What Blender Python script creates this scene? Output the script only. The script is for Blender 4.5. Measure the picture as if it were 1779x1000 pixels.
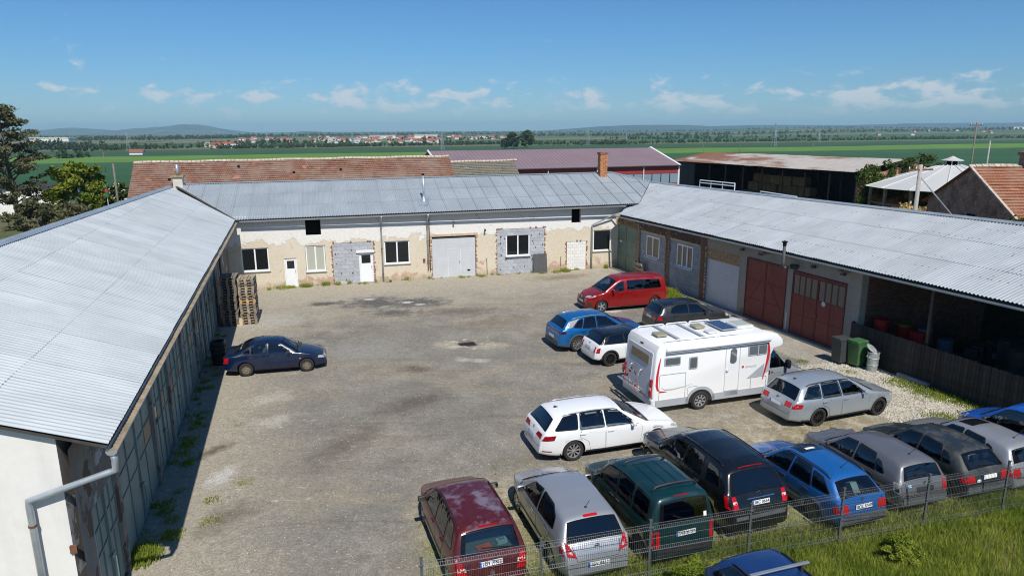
import bpy, bmesh, math, random
import numpy as np
from mathutils import Vector, Matrix
from mathutils.bvhtree import BVHTree

random.seed(7)
RNG = np.random.default_rng(7)
for _o in list(bpy.data.objects):
 bpy.data.objects.remove(_o)
SC = bpy.context.scene
COL = SC.collection
R = math.radians
PI = math.pi

# ------------------------------------------------------------------ camera
cam_d = bpy.data.cameras.new('camera')
cam = bpy.data.objects.new('camera', cam_d)
COL.objects.link(cam)
SC.camera = cam
cam_d.sensor_fit = 'HORIZONTAL'
cam_d.sensor_width = 36.0
cam_d.lens = 36.0 * 1186.0 / 1779.0
cam_d.clip_start = 0.1
cam_d.clip_end = 60000.0
PITCH = math.atan(274.0 / 1186.0)
_fw = Vector((0, math.cos(PITCH), -math.sin(PITCH)))
_q = _fw.to_track_quat('-Z', 'Y').to_matrix()
_roll = Matrix.Rotation(R(-0.3), 3, Vector((0, 0, 1)))
cam.matrix_world = Matrix.Translation((0, 0, 10.0)) @ (_q @ _roll).to_4x4()

# ------------------------------------------------------------------ world, sun
SUN_EL = 51.0
SUN_DIR = Vector((0.274 * math.cos(R(SUN_EL)), -0.962 * math.cos(R(SUN_EL)), math.sin(R(SUN_EL)))).normalized()
world = bpy.data.worlds.new('World')
SC.world = world
world.use_nodes = True
_nt = world.node_tree
for _n in list(_nt.nodes):
 _nt.nodes.remove(_n)
def wn(t, **kw):
 n = _nt.nodes.new(t)
 for k, v in kw.items():
  setattr(n, k, v)
 return n
sky = wn('ShaderNodeTexSky', sky_type='NISHITA', sun_disc=False, sun_elevation=R(SUN_EL),
            sun_rotation=math.atan2(SUN_DIR.x, SUN_DIR.y), altitude=200.0, air_density=1.0, dust_density=0.2, ozone_density=1.5)
bg = wn('ShaderNodeBackground')
bg.inputs[1].default_value = 0.084
out = wn('ShaderNodeOutputWorld')
# small fair weather cumulus in a belt above the whole horizon
tc = wn('ShaderNodeTexCoord')
sep = wn('ShaderNodeSeparateXYZ')
_nt.links.new(tc.outputs['Generated'], sep.inputs[0])
mp = wn('ShaderNodeMapping')
mp.inputs['Scale'].default_value = (1.0, 1.0, 2.1)
mp.inputs['Location'].default_value = (5.2, 1.3, 0.1)
_nt.links.new(tc.outputs['Generated'], mp.inputs[0])
nz = wn('ShaderNodeTexNoise')
nz.inputs['Scale'].default_value = 27.0
nz.inputs['Detail'].default_value = 9.0
nz.inputs['Roughness'].default_value = 0.55
nz.inputs['Distortion'].default_value = 0.15
_nt.links.new(mp.outputs[0], nz.inputs['Vector'])
nz2 = wn('ShaderNodeTexNoise')
nz2.inputs['Scale'].default_value = 3.4
nz2.inputs['Detail'].default_value = 2.0
_nt.links.new(mp.outputs[0], nz2.inputs['Vector'])
def wmath(op, a, b=None, clamp=False):
 n = wn('ShaderNodeMath', operation=op)
 n.use_clamp = clamp
 for i, v in enumerate((a, b)):
  if v is None:
   continue
  if isinstance(v, (int, float)):
   n.inputs[i].default_value = v
  else:
   _nt.links.new(v, n.inputs[i])
 return n.outputs[0]
def wramp(v, pts):
 n = wn('ShaderNodeValToRGB')
 e = n.color_ramp.elements
 e[0].position, e[0].color = pts[0][0], (pts[0][1],) * 3 + (1,)
 e[1].position, e[1].color = pts[-1][0], (pts[-1][1],) * 3 + (1,)
 for p, c in pts[1:-1]:
  x = e.new(p)
  x.color = (c, c, c, 1)
 _nt.links.new(v, n.inputs[0])
 return n.outputs[0]
belt = wramp(sep.outputs[2], [(0.0, 0.3), (0.028, 0.95), (0.046, 1.0), (0.060, 0.62), (0.09, 0.30), (0.15, 0.05)])
dens = wmath('ADD', wmath('MULTIPLY', nz.outputs[0], 0.72), wmath('MULTIPLY', nz2.outputs[0], 0.42))
dens = wmath('MULTIPLY', dens, wmath('ADD', wmath('MULTIPLY', belt, 0.30), 0.70))
cmask = wramp(dens, [(0.552, 0.0), (0.592, 0.28), (0.65, 1.0)])
cmask = wmath('MULTIPLY', cmask, wramp(sep.outputs[2], [(0.012, 0.0), (0.035, 0.75), (0.06, 0.9), (0.14, 0.6), (0.2, 0.0)]), True)
mixc = wn('ShaderNodeMixRGB')
mixc.inputs[2].default_value = (7.4, 8.0, 8.6, 1)
_nt.links.new(cmask, mixc.inputs[0])
tint = wn('ShaderNodeMixRGB', blend_type='MULTIPLY')
tint.inputs[0].default_value = 1.0
trmp = wn('ShaderNodeValToRGB')
for _i, (_p, _c) in enumerate(((0.0, (.50, .73, 1.06)), (0.12, (.44, .79, 1.14)), (1.0, (.46, .82, 1.1)))):
 _e = trmp.color_ramp.elements[_i] if _i < 2 else trmp.color_ramp.elements.new(_p)
 _e.position = _p
 _e.color = (*_c, 1)
_nt.links.new(sep.outputs[2], trmp.inputs[0])
_nt.links.new(trmp.outputs[0], tint.inputs[2])
_nt.links.new(sky.outputs[0], tint.inputs[1])
_nt.links.new(tint.outputs[0], mixc.inputs[1])
_nt.links.new(mixc.outputs[0], bg.inputs[0])
_nt.links.new(bg.outputs[0], out.inputs[0])

sun_d = bpy.data.lights.new('sun', 'SUN')
sun_d.energy = 5.0
sun_d.angle = R(0.55)
sun_d.color = (1.0, 0.95, 0.87)
sun = bpy.data.objects.new('sun', sun_d)
COL.objects.link(sun)
sun.rotation_euler = (-SUN_DIR).to_track_quat('-Z', 'Y').to_euler()

SC.view_settings.view_transform = 'Standard'
SC.view_settings.look = 'None'
SC.view_settings.exposure = 0.0
SC.view_settings.gamma = 1.0
SC.view_settings.use_curve_mapping = False
try:
 SC.cycles.use_denoising = True
 SC.cycles.max_bounces = 8
 SC.cycles.transparent_max_bounces = 12
 SC.cycles.volume_bounces = 0
 SC.cycles.caustics_reflective = False
 SC.cycles.caustics_refractive = False
 SC.cycles.use_adaptive_sampling = True
 SC.cycles.filter_width = 1.1
except Exception:
 pass

# ------------------------------------------------------------------ material helpers
class NT:
 def __init__(s, name):
  s.m = bpy.data.materials.new(name)
  s.m.use_nodes = True
  s.t = s.m.node_tree
  s.b = s.t.nodes['Principled BSDF']
  s.o = s.t.nodes['Material Output']
 def n(s, typ, **kw):
  x = s.t.nodes.new(typ)
  for k, v in kw.items():
   setattr(x, k, v)
  return x
 def l(s, a, b):
  s.t.links.new(a, b)
 def co(s, kind='Object'):
  return s.n('ShaderNodeTexCoord').outputs[kind]
 def world(s):
  return s.n('ShaderNodeNewGeometry').outputs['Position']
 def noise(s, vec, scale, detail=4.0, rough=0.55, dist=0.0):
  x = s.n('ShaderNodeTexNoise')
  x.inputs['Scale'].default_value = scale
  x.inputs['Detail'].default_value = detail
  x.inputs['Roughness'].default_value = rough
  x.inputs['Distortion'].default_value = dist
  s.l(vec, x.inputs['Vector'])
  return x.outputs[0]
 def math(s, op, a, b=None, c=None, clamp=False):
  x = s.n('ShaderNodeMath', operation=op)
  x.use_clamp = clamp
  for i, v in enumerate((a, b, c)):
   if v is None:
    continue
   if isinstance(v, (int, float)):
    x.inputs[i].default_value = v
   else:
    s.l(v, x.inputs[i])
  return x.outputs[0]
 def ramp(s, v, pts, interp='LINEAR'):
  x = s.n('ShaderNodeValToRGB')
  x.color_ramp.interpolation = interp
  e = x.color_ramp.elements
  def c4(c):
   return (c, c, c, 1) if isinstance(c, (int, float)) else tuple(c) + (1,)
  e[0].position, e[0].color = pts[0][0], c4(pts[0][1])
  e[1].position, e[1].color = pts[-1][0], c4(pts[-1][1])
  for p, c in pts[1:-1]:
   y = e.new(p)
   y.color = c4(c)
  s.l(v, x.inputs[0])
  return x.outputs[0]
 def mix(s, f, a, b, mode='MIX'):
  x = s.n('ShaderNodeMixRGB', blend_type=mode)
  for i, v in enumerate((f, a, b)):
   if isinstance(v, (int, float)):
    x.inputs[i].default_value = v if i == 0 else (v, v, v, 1)
   elif isinstance(v, (tuple, list)):
    x.inputs[i].default_value = tuple(v)[:3] + (1,)
   else:
    s.l(v, x.inputs[i])
  return x.outputs[0]
 def sepxyz(s, v):
  x = s.n('ShaderNodeSeparateXYZ')
  s.l(v, x.inputs[0])
  return x.outputs
 def mapping(s, v, scale=(1, 1, 1), rot=(0, 0, 0), loc=(0, 0, 0)):
  x = s.n('ShaderNodeMapping')
  x.inputs['Scale'].default_value = scale
  x.inputs['Rotation'].default_value = rot
  x.inputs['Location'].default_value = loc
  s.l(v, x.inputs[0])
  return x.outputs[0]
 def bump(s, h, strength=0.3, dist=0.02):
  x = s.n('ShaderNodeBump')
  x.inputs['Strength'].default_value = strength
  x.inputs['Distance'].default_value = dist
  s.l(h, x.inputs['Height'])
  s.l(x.outputs[0], s.b.inputs['Normal'])
 def fin(s, col, rough=0.7, metal=0.0, spec=0.5):
  if isinstance(col, (tuple, list)):
   s.b.inputs['Base Color'].default_value = tuple(col)[:3] + (1,)
  else:
   s.l(col, s.b.inputs['Base Color'])
  if isinstance(rough, (int, float)):
   s.b.inputs['Roughness'].default_value = rough
  else:
   s.l(rough, s.b.inputs['Roughness'])
  s.b.inputs['Metallic'].default_value = metal
  s.b.inputs['Specular IOR Level'].default_value = spec
  return s.m

def plain(name, col, rough=0.6, metal=0.0, var=0.18, scale=3.0, fine=0.0, fscale=60.0, bump=0.0, bdist=0.01, ov=0.0, spec=0.5, coat=0.0, dark=None):
 """principled material: base colour with soft blotches, fine speckle, per-object tone shift and fine relief"""
 t = NT(name)
 v = t.co()
 a = tuple(min(1, c * (1 + var)) for c in col)
 b = tuple(c * (1 - var) for c in col) if dark is None else dark
 c = t.mix(t.ramp(t.noise(v, scale, 5), [(0.3, 0.0), (0.7, 1.0)]), b, a)
 if fine:
  f = t.ramp(t.noise(v, fscale, 2), [(0.25, 1 - fine), (0.75, 1 + fine)])
  c = t.mix(1.0, c, f, 'MULTIPLY')
 if ov:
  oi = t.n('ShaderNodeObjectInfo')
  k = t.math('ADD', t.math('MULTIPLY', oi.outputs['Random'], 2 * ov), 1 - ov)
  c = t.mix(1.0, c, k, 'MULTIPLY')
 if bump:
  t.bump(t.noise(v, fscale * 0.6, 4), bump, bdist)
 m = t.fin(c, rough, metal, spec)
 if coat:
  t.b.inputs['Coat Weight'].default_value = coat
  t.b.inputs['Coat Roughness'].default_value = 0.04
 return m

# ------------------------------------------------------------------ mesh helpers
class MB:
 """collects shapes into one mesh"""
 def __init__(s):
  s.v, s.f, s.mi = [], [], []
 def add(s, vs, fs, mi=0):
  k = len(s.v)
  s.v += [tuple(p) for p in vs]
  s.f += [tuple(i + k for i in f) for f in fs]
  s.mi += [mi] * len(fs)
  return s
 def box(s, c, d, mi=0, rot=None, taper=1.0):
  x, y, z = d[0] / 2, d[1] / 2, d[2] / 2
  t = taper
  vs = [Vector(p) for p in ((-x, -y, -z), (x, -y, -z), (x, y, -z), (-x, y, -z), (-x * t, -y * t, z), (x * t, -y * t, z), (x * t, y * t, z), (-x * t, y * t, z))]
  if rot is not None:
   vs = [rot @ p for p in vs]
  return s.add([p + Vector(c) for p in vs], [(0, 3, 2, 1), (4, 5, 6, 7), (0, 1, 5, 4), (1, 2, 6, 5), (2, 3, 7, 6), (3, 0, 4, 7)], mi)
 def bx(s, x0, x1, y0, y1, z0, z1, mi=0):
  return s.box(((x0 + x1) / 2, (y0 + y1) / 2, (z0 + z1) / 2), (abs(x1 - x0), abs(y1 - y0), abs(z1 - z0)), mi)
 def rbox(s, c, d, r, mi=0, rot=None, seg=2):
  """box with rounded vertical-plane (xz) corners and slightly chamfered faces"""
  pts = rrect(d[0], d[2], r, seg)
  vs, n = [], len(pts)
  e = min(r * 0.4, d[1] * 0.3)
  rings = [(-d[1] / 2, 1 - e / max(d[0], d[2]) * 2), (-d[1] / 2 + e, 1), (d[1] / 2 - e, 1), (d[1] / 2, 1 - e / max(d[0], d[2]) * 2)]
  for y, k in rings:
   for (a, b) in pts:
    p = Vector((a * k, y, b * k))
    if rot is not None:
     p = rot @ p
    vs.append(p + Vector(c))
  fs = [tuple(range(n)), tuple(reversed(range(3 * n, 4 * n)))]
  for j in range(3):
   for i in range(n):
    fs.append((j * n + i, (j + 1) * n + i, (j + 1) * n + (i + 1) % n, j * n + (i + 1) % n))
  return s.add(vs, fs, mi)
 def tube(s, pts, r, n=8, mi=0, caps=True, r1=None):
  pts = [Vector(p) for p in pts]
  m = len(pts)
  rad = r if isinstance(r, (list, tuple)) else [r + (0 if r1 is None else (r1 - r) * i / max(1, m - 1)) for i in range(m)]
  vs = []
  prev = None
  for i, p in enumerate(pts):
   if i == 0:
    d = pts[1] - p
   elif i == m - 1:
    d = p - pts[i - 1]
   else:
    d = (pts[i + 1] - p).normalized() + (p - pts[i - 1]).normalized()
   d = d.normalized() if d.length > 1e-9 else Vector((0, 0, 1))
   if prev is None:
    a = d.cross(Vector((0, 0, 1)))
    if a.length < 0.05:
     a = d.cross(Vector((1, 0, 0)))
   else:
    a = prev - d * prev.dot(d)
   a.normalize()
   prev = a
   b = d.cross(a)
   for k in range(n):
    t = 2 * PI * k / n
    vs.append(p + (a * math.cos(t) + b * math.sin(t)) * rad[i])
  fs = []
  for i in range(m - 1):
   for k in range(n):
    fs.append((i * n + k, i * n + (k + 1) % n, (i + 1) * n + (k + 1) % n, (i + 1) * n + k))
  if caps:
   fs.append(tuple(reversed(range(n))))
   fs.append(tuple(range((m - 1) * n, m * n)))
  return s.add(vs, fs, mi)
 def lathe(s, prof, n=20, mi=0, axis='Z', c=(0, 0, 0), close=True):
  vs, m = [], len(prof)
  for k in range(n):
   t = 2 * PI * k / n
   for (r, h) in prof:
    if axis == 'Z':
     p = (r * math.cos(t), r * math.sin(t), h)
    else:
     p = (r * math.cos(t), h, r * math.sin(t))
    vs.append((p[0] + c[0], p[1] + c[1], p[2] + c[2]))
  fs = []
  for k in range(n):
   for i in range(m - 1):
    a, b = k * m + i, ((k + 1) % n) * m + i
    fs.append((a, b, b + 1, a + 1) if axis == 'Z' else (a, a + 1, b + 1, b))
  return s.add(vs, fs, mi)
 def prism(s, poly, y0, y1, mi=0):
  """polygon in (x,z) extruded along y"""
  n = len(poly)
  vs = [(x, y0, z) for x, z in poly] + [(x, y1, z) for x, z in poly]
  fs = [tuple(range(n)), tuple(reversed(range(n, 2 * n)))]
  fs += [(i, i + n, (i + 1) % n + n, (i + 1) % n) for i in range(n)]
  return s.add(vs, fs, mi)
 def mesh(s, name, mats, smooth=False, fix=False):
  me = bpy.data.meshes.new(name)
  me.from_pydata(s.v, [], s.f)
  for m in (mats if isinstance(mats, (list, tuple)) else [mats]):
   me.materials.append(m)
  if len(me.materials) > 1:
   me.polygons.foreach_set('material_index', s.mi)
  if smooth:
   me.polygons.foreach_set('use_smooth', [True] * len(me.polygons))
  if fix:
   bm = bmesh.new()
   bm.from_mesh(me)
   bmesh.ops.recalc_face_normals(bm, faces=bm.faces)
   bm.to_mesh(me)
   bm.free()
  me.update()
  return me
 def build(s, name, mats, parent=None, smooth=False, fix=True, loc=None, rot=None):
  return link(name, s.mesh(name, mats, smooth, fix), parent, loc, rot)

def link(name, me, parent=None, loc=None, rot=None):
 o = bpy.data.objects.new(name, me)
 COL.objects.link(o)
 if parent is not None:
  o.parent = parent
 if loc is not None:
  o.location = loc
 if rot is not None:
  o.rotation_euler = rot
 return o

def rrect(w, h, r, seg=3):
 r = min(r, w / 2 - 1e-4, h / 2 - 1e-4)
 pts = []
 for cx, cz, a0 in ((w / 2 - r, h / 2 - r, 0), (-w / 2 + r, h / 2 - r, 90), (-w / 2 + r, -h / 2 + r, 180), (w / 2 - r, -h / 2 + r, 270)):
  for k in range(seg + 1):
   t = R(a0 + 90 * k / seg)
   pts.append((cx + r * math.cos(t), cz + r * math.sin(t)))
 return pts

def tag(o, label, cat, group=None):
 o['label'] = label
 o['category'] = cat
 if group:
  o['group'] = group
 return o

def thing(name, label, cat, loc=(0, 0, 0), rz=0.0, group=None):
 o = bpy.data.objects.new(name, None)
 o.empty_display_size = 0.2
 COL.objects.link(o)
 o.location = loc
 o.rotation_euler = (0, 0, rz)
 return tag(o, label, cat, group)

def part(name, parent, loc=(0, 0, 0), rot=(0, 0, 0)):
 o = bpy.data.objects.new(name, None)
 o.empty_display_size = 0.1
 COL.objects.link(o)
 o.parent = parent
 o.location = loc
 o.rotation_euler = rot
 return o

def struct(o):
 o['kind'] = 'structure'
 return o

def stuff(o, label=None, cat=None):
 o['kind'] = 'stuff'
 if label:
  o['label'] = label
 if cat:
  o['category'] = cat
 return o

def copy_tree(o, parent=None):
 c = o.copy()
 COL.objects.link(c)
 if parent is not None:
  c.parent = parent
 for ch in o.children:
  copy_tree(ch, c)
 return c

def pydata(name, v, f, mats, smooth=False):
 me = bpy.data.meshes.new(name)
 v = np.asarray(v, np.float32)
 f = np.asarray(f, np.int32)
 k = f.shape[1]
 me.vertices.add(len(v))
 me.vertices.foreach_set('co', v.ravel())
 me.loops.add(f.size)
 me.loops.foreach_set('vertex_index', f.ravel())
 me.polygons.add(len(f))
 me.polygons.foreach_set('loop_start', np.arange(len(f), dtype=np.int32) * k)
 me.update(calc_edges=True)
 for m in (mats if isinstance(mats, (list, tuple)) else [mats]):
  me.materials.append(m)
 if smooth:
  me.polygons.foreach_set('use_smooth', np.ones(len(f), bool))
 me.update()
 me.validate()
 return me
# ================================================================== ground, yard, fields, hills
def sstep(a, b, x):
 t = np.clip((x - a) / (b - a), 0, 1)
 return t * t * (3 - 2 * t)

def terrain_z(x, y):
 q = -0.27 * x + 0.963 * y
 far = np.hypot(x, y)
 z = -0.035 - 10.0 * sstep(120, 420, np.maximum(q, far * 0.75))
 ang = np.arctan2(x, np.maximum(y, 1e-3))
 rise = sstep(1800, 4200, far)
 z = z + rise * sstep(-0.1, 0.75, ang) * 30 * (0.75 + 0.25 * np.sin(ang * 17 + 1.0))
 z = z + rise * 4 * np.sin(x * 0.0021) * np.cos(y * 0.0017)
 return z

def dot2(t, pos, a, b):
 x = t.n('ShaderNodeVectorMath', operation='DOT_PRODUCT')
 t.l(pos, x.inputs[0])
 x.inputs[1].default_value = (a, b, 0)
 return x.outputs['Value']

def field_material():
 t = NT('field_ground')
 pos = t.world()
 q = dot2(t, pos, -0.29, 0.957)
 p = dot2(t, pos, 0.957, 0.29)
 wob = t.math('MULTIPLY', t.math('SUBTRACT', t.noise(pos, 0.004, 2), 0.5), 60.0)
 q2 = t.math('ADD', q, wob)
 # rows of crops near, then strips of fields
 k = t.math('DIVIDE', q2, 1400.0)
 strips = t.ramp(k, [(0.0, (.075, .085, .035)), (0.083, (.07, .085, .035)), (0.089, (.030, .088, .034)), (0.30, (.036, .096, .038)), (0.375, (.042, .10, .042)),
      (0.382, (.105, .205, .035)), (0.470, (.115, .215, .038)), (0.476, (.036, .085, .036)), (0.62, (.048, .095, .042)), (0.63, (.13, .125, .075)), (0.74, (.09, .125, .06)), (1.0, (.08, .13, .06))])
 br = t.n('ShaderNodeTexBrick')
 br.offset = 0.35
 br.inputs['Color1'].default_value = (.055, .115, .040, 1)
 br.inputs['Color2'].default_value = (.22, .18, .125, 1)
 br.inputs['Mortar'].default_value = (.035, .05, .02, 1)
 br.inputs['Scale'].default_value = 1.0
 br.inputs['Mortar Size'].default_value = 0.02
 br.inputs['Brick Width'].default_value = 1.7
 br.inputs['Row Height'].default_value = 0.55
 br.inputs['Bias'].default_value = -0.25
 t.l(t.mapping(pos, scale=(0.0016, 0.0016, 1), rot=(0, 0, R(-14))), br.inputs['Vector'])
 far = t.ramp(t.math('DIVIDE', q2, 2200.0), [(0.40, 0.0), (0.44, 1.0)])
 c = t.mix(far, strips, br.outputs['Color'])
 # the rough land on the left beside the buildings
 n = t.ramp(t.noise(pos, 0.11, 5), [(0.35, 0.0), (0.65, 1.0)])
 rough = t.mix(n, (.075, .105, .03), (.19, .155, .09))
 near = t.ramp(t.math('DIVIDE', q2, 400.0), [(0.29, 1.0), (0.31, 0.0)])
 c = t.mix(near, c, rough)
 c = t.mix(1.0, c, t.ramp(t.noise(pos, 0.02, 5), [(0.3, 0.85), (0.7, 1.12)]), 'MULTIPLY')
 c = t.mix(1.0, c, t.ramp(t.noise(t.mapping(pos, scale=(0.35, 0.02, 1), rot=(0, 0, R(-16))), 1.0, 3), [(0.3, 0.9), (0.7, 1.08)]), 'MULTIPLY')
 c = t.mix(1.0, c, t.ramp(t.noise(pos, 1.5, 4), [(0.3, 0.8), (0.7, 1.2)]), 'MULTIPLY')
 return t.fin(c, 0.9, spec=0.15)

def make_ground():
 ys = np.unique(np.concatenate([np.linspace(-150, 140, 30), np.linspace(140, 480, 35), np.geomspace(480, 14000, 60)]))
 xs_half = np.unique(np.concatenate([np.linspace(0, 200, 21), np.geomspace(200, 14000, 45)]))
 xs = np.concatenate([-xs_half[:0:-1], xs_half])
 X, Y = np.meshgrid(xs, ys)
 Z = terrain_z(X, Y)
 v = np.stack([X.ravel(), Y.ravel(), Z.ravel()], 1)
 nx, ny = len(xs), len(ys)
 i = np.arange(ny - 1)[:, None] * nx + np.arange(nx - 1)[None, :]
 f = np.stack([i, i + 1, i + nx + 1, i + nx], -1).reshape(-1, 4)
 struct(link('ground', pydata('ground', v, f, field_material(), True)))
make_ground()

def yard_material():
 t = NT('yard_surface')
 pos = t.world()
 q = dot2(t, pos, -0.27, 0.963)
 p = dot2(t, pos, 0.963, 0.27)
 xyz = t.sepxyz(pos)
 n_big = t.noise(pos, 0.16, 4)
 n_mid = t.noise(pos, 0.75, 6, 0.6, 0.3)
 n_sm = t.noise(pos, 4.5, 5, 0.65)
 n_fine = t.noise(pos, 38.0, 3, 0.7)
 asph = t.mix(t.ramp(n_mid, [(0.34, 0.0), (0.66, 1.0)]), (.188, .173, .145), (.28, .256, .214))
 asph = t.mix(t.ramp(n_big, [(0.42, 0.0), (0.62, 0.8)]), asph, (.185, .176, .158))
 # dusty beige drifts
 dust = t.ramp(t.noise(t.mapping(pos, rot=(0, 0, R(-16)), scale=(0.5, 1.0, 1)), 0.33, 6, 0.62, 0.6), [(0.50, 0.0), (0.66, 0.85)])
 asph = t.mix(dust, asph, (.285, .245, .18))
 # long scuffs and tracks
 trk = t.ramp(t.noise(t.mapping(pos, rot=(0, 0, R(35)), scale=(0.22, 1.6, 1)), 0.8, 5, 0.6, 0.8), [(0.56, 0.0), (0.70, 0.55)])
 asph = t.mix(trk, asph, (.128, .108, .088))
 # worn light concrete showing towards the buildings
 edge_b = t.ramp(t.math('ADD', q, t.math('MULTIPLY', t.math('SUBTRACT', n_mid, 0.5), 5.0)), [(0.0, 0.0), (1.0, 1.0)])
 def band(v, a, b, wob=3.0, nn=None):
  x = t.math('ADD', v, t.math('MULTIPLY', t.math('SUBTRACT', nn if nn is not None else n_mid, 0.5), wob))
  return t.math('DIVIDE', t.math('SUBTRACT', x, a), b - a, clamp=True)
 c = asph
 c = t.mix(t.math('MULTIPLY', band(q, 34.0, 43.0, 8.0), 0.8), c, (.385, .345, .27))
 # left strip beside the gates
 ldist = dot2(t, pos, 0.954, 0.301)
 lw = -11.72 * 0.954 + 22.68 * 0.301
 c = t.mix(t.math('MULTIPLY', band(ldist, lw + 4.2, lw + 1.6, 2.6), 0.8), c, (.35, .315, .25))
 # concrete apron along the right wing
 rdist = dot2(t, pos, 0.941, 0.339)
 rw = 12.01 * 0.941 + 38.49 * 0.339
 apron = t.math('MULTIPLY', band(rdist, rw - 2.75, rw - 2.55, 0.5, n_sm), band(q, 22.0, 23.0, 1.0))
 c = t.mix(t.math('MULTIPLY', apron, 0.85), c, t.mix(t.ramp(n_mid, [(.3, 0.), (.7, 1.)]), (.30, .27, .22), (.40, .37, .31)))
 # dirt where the row of cars stands
 dirt_m = t.math('MULTIPLY', band(q, 18.4, 16.9, 2.2), band(p, 1.6, 2.6, 1.8))
 dirt = t.mix(t.ramp(n_mid, [(0.35, 0.0), (0.62, 1.0)]), (.30, .255, .175), (.40, .355, .26))
 n_cl = t.noise(pos, 2.3, 7, .7, .4)
 dirt = t.mix(t.ramp(n_cl, [(.42, .75), (.56, 0.)]), dirt, (.215, .18, .12))
 dirt = t.mix(t.ramp(n_cl, [(.58, 0.), (.66, .6)]), dirt, (.50, .455, .36))
 c = t.mix(dirt_m, c, dirt)
 # pale beige ground between the camper and the wagons
 c = t.mix(t.math('MULTIPLY', t.math('MULTIPLY', band(q, 21.5, 18.5, 3.0), band(p, 8.5, 11.0, 3.0)), 0.9), c, dirt)
 # crushed stone at the right
 grav_m = t.math('MULTIPLY', t.math('MULTIPLY', band(p, 18.2, 19.6, 1.6), band(q, 16.6, 17.8, 1.2)), band(q, 24.2, 23.0, 1.2))
 vo = t.n('ShaderNodeTexVoronoi')
 vo.inputs['Scale'].default_value = 16.0
 t.l(pos, vo.inputs['Vector'])
 grav = t.mix(t.ramp(vo.outputs['Distance'], [(0.0, 1.0), (0.7, 0.0)]), (.24, .215, .17), (.50, .465, .39))
 c = t.mix(grav_m, c, grav)
 # grass creeping in towards the fence and along edges
 gr_m = t.math('MULTIPLY', band(q, 16.6, 12.9, 5.0, n_sm), band(p, 1.4, 2.2, 1.4))
 c = t.mix(t.math('MULTIPLY', gr_m, 0.85), c, (.15, .17, .045))
 dry = t.math('MULTIPLY', t.ramp(t.noise(pos, 0.8, 6, .65), [(0.52, 0.0), (0.62, 0.8)]), t.math('MULTIPLY', band(q, 20.0, 17.2, 1.5), band(p, 4.0, 6.0, 2.0)))
 c = t.mix(dry, c, (.17, .15, .06))
 # individual stains and repairs: x, y, rx, ry, angle, colour, strength
 stains = [(-8.3, 39.6, 1.9, 1.5, 10, (.11, .105, .10), .8), (-5.6, 39.5, 1.9, 1.3, 12, (.11, .105, .10), .8), (-6.7, 37.2, 1.6, .8, 5, (.12, .11, .10), .7), (-11.2, 39.4, 1.1, .55, 8, (.10, .095, .085), .8),
                  (-3.0, 37.4, 2.6, 1.0, 8, (.15, .13, .11), .6), (-13.5, 35.5, 2.4, 1.6, 20, (.36, .34, .295), .85), (-6.8, 30.6, 2.3, 1.5, 10, (.25, .24, .215), .75), (-3.1, 31.2, .8, .6, 0, (.34, .305, .235), .9),
                  (-1.0, 31.0, .9, .5, 30, (.34, .305, .235), .85), (-2.2, 29.1, .5, .35, 0, (.36, .34, .30), .85), (-1.4, 28.9, .45, .3, 0, (.36, .34, .30), .85), (-8.7, 18.6, .7, .35, 70, (.44, .42, .39), .85),
                  (-9.3, 24.7, .9, .6, 40, (.37, .345, .29), .8), (-8.5, 22.5, .9, .5, 40, (.37, .345, .29), .8), (-3.7, 24.1, 1.8, .8, 40, (.115, .095, .08), .55), (-5.5, 20.7, 1.6, .7, 60, (.13, .105, .085), .5),
                  (-4.2, 27.9, .7, .5, 0, (.13, .10, .085), .6), (5.7, 37.3, .6, .35, 0, (.46, .44, .40), .9), (-8.7, 40.4, .35, .25, 0, (.46, .44, .40), .95), (-6.3, 39.6, .4, .25, 0, (.50, .48, .44), .95), (-5.4, 39.1, .35, .2, 0, (.46, .44, .40), .95),
                  (-9.6, 20.4, .7, .3, 60, (.14, .12, .09), .7), (3.4, 46.5, 2.2, .9, 20, (.21, .175, .125), .6), (-1.2, 35.1, 2.4, .8, 12, (.20, .165, .125), .55), (-11.7, 28.2, .8, .5, 20, (.38, .36, .32), .7), (-7.6, 16.4, 1.0, .6, 60, (.15, .125, .10), .5)]
 nz2 = t.math('MULTIPLY', t.math('SUBTRACT', t.noise(pos, 1.7, 6, 0.68), 0.5), 2.6)
 for (sx, sy, rx, ry, an, colr, st) in stains:
  a = R(an)
  mx = t.mapping(pos, loc=(0, 0, 0))
  u = t.math('DIVIDE', t.math('SUBTRACT', dot2(t, pos, math.cos(a), math.sin(a)), sx * math.cos(a) + sy * math.sin(a)), rx)
  w = t.math('DIVIDE', t.math('SUBTRACT', dot2(t, pos, -math.sin(a), math.cos(a)), -sx * math.sin(a) + sy * math.cos(a)), ry)
  d = t.math('ADD', t.math('SQRT', t.math('ADD', t.math('MULTIPLY', u, u), t.math('MULTIPLY', w, w))), nz2)
  m = t.math('MULTIPLY', t.math('SUBTRACT', 1.25, d, clamp=True), st * 1.5, clamp=True)
  c = t.mix(m, c, colr)
 # flakes of the old pale screed near the left and back walls
 fl = t.ramp(t.noise(t.mapping(pos, rot=(0, 0, R(-14)), scale=(.8, 1.9, 1)), 1.25, 8, .74, .3), [(.605, 0.), (.635, .75)])
 near = t.math('MAXIMUM', t.math('MULTIPLY', band(ldist, lw + 7.5, lw + 3.5, 3.0), .9), t.math('MULTIPLY', band(q, 38.0, 42.0, 4.0), .7))
 c = t.mix(t.math('MULTIPLY', fl, near), c, (.45, .425, .375))
 # worn speckle
 c = t.mix(1.0, c, t.ramp(t.noise(pos, 13.0, 4, .7), [(0.3, 0.72), (0.7, 1.28)]), 'MULTIPLY')
 c = t.mix(1.0, c, t.ramp(n_sm, [(0.25, 0.80), (0.75, 1.20)]), 'MULTIPLY')
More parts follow.
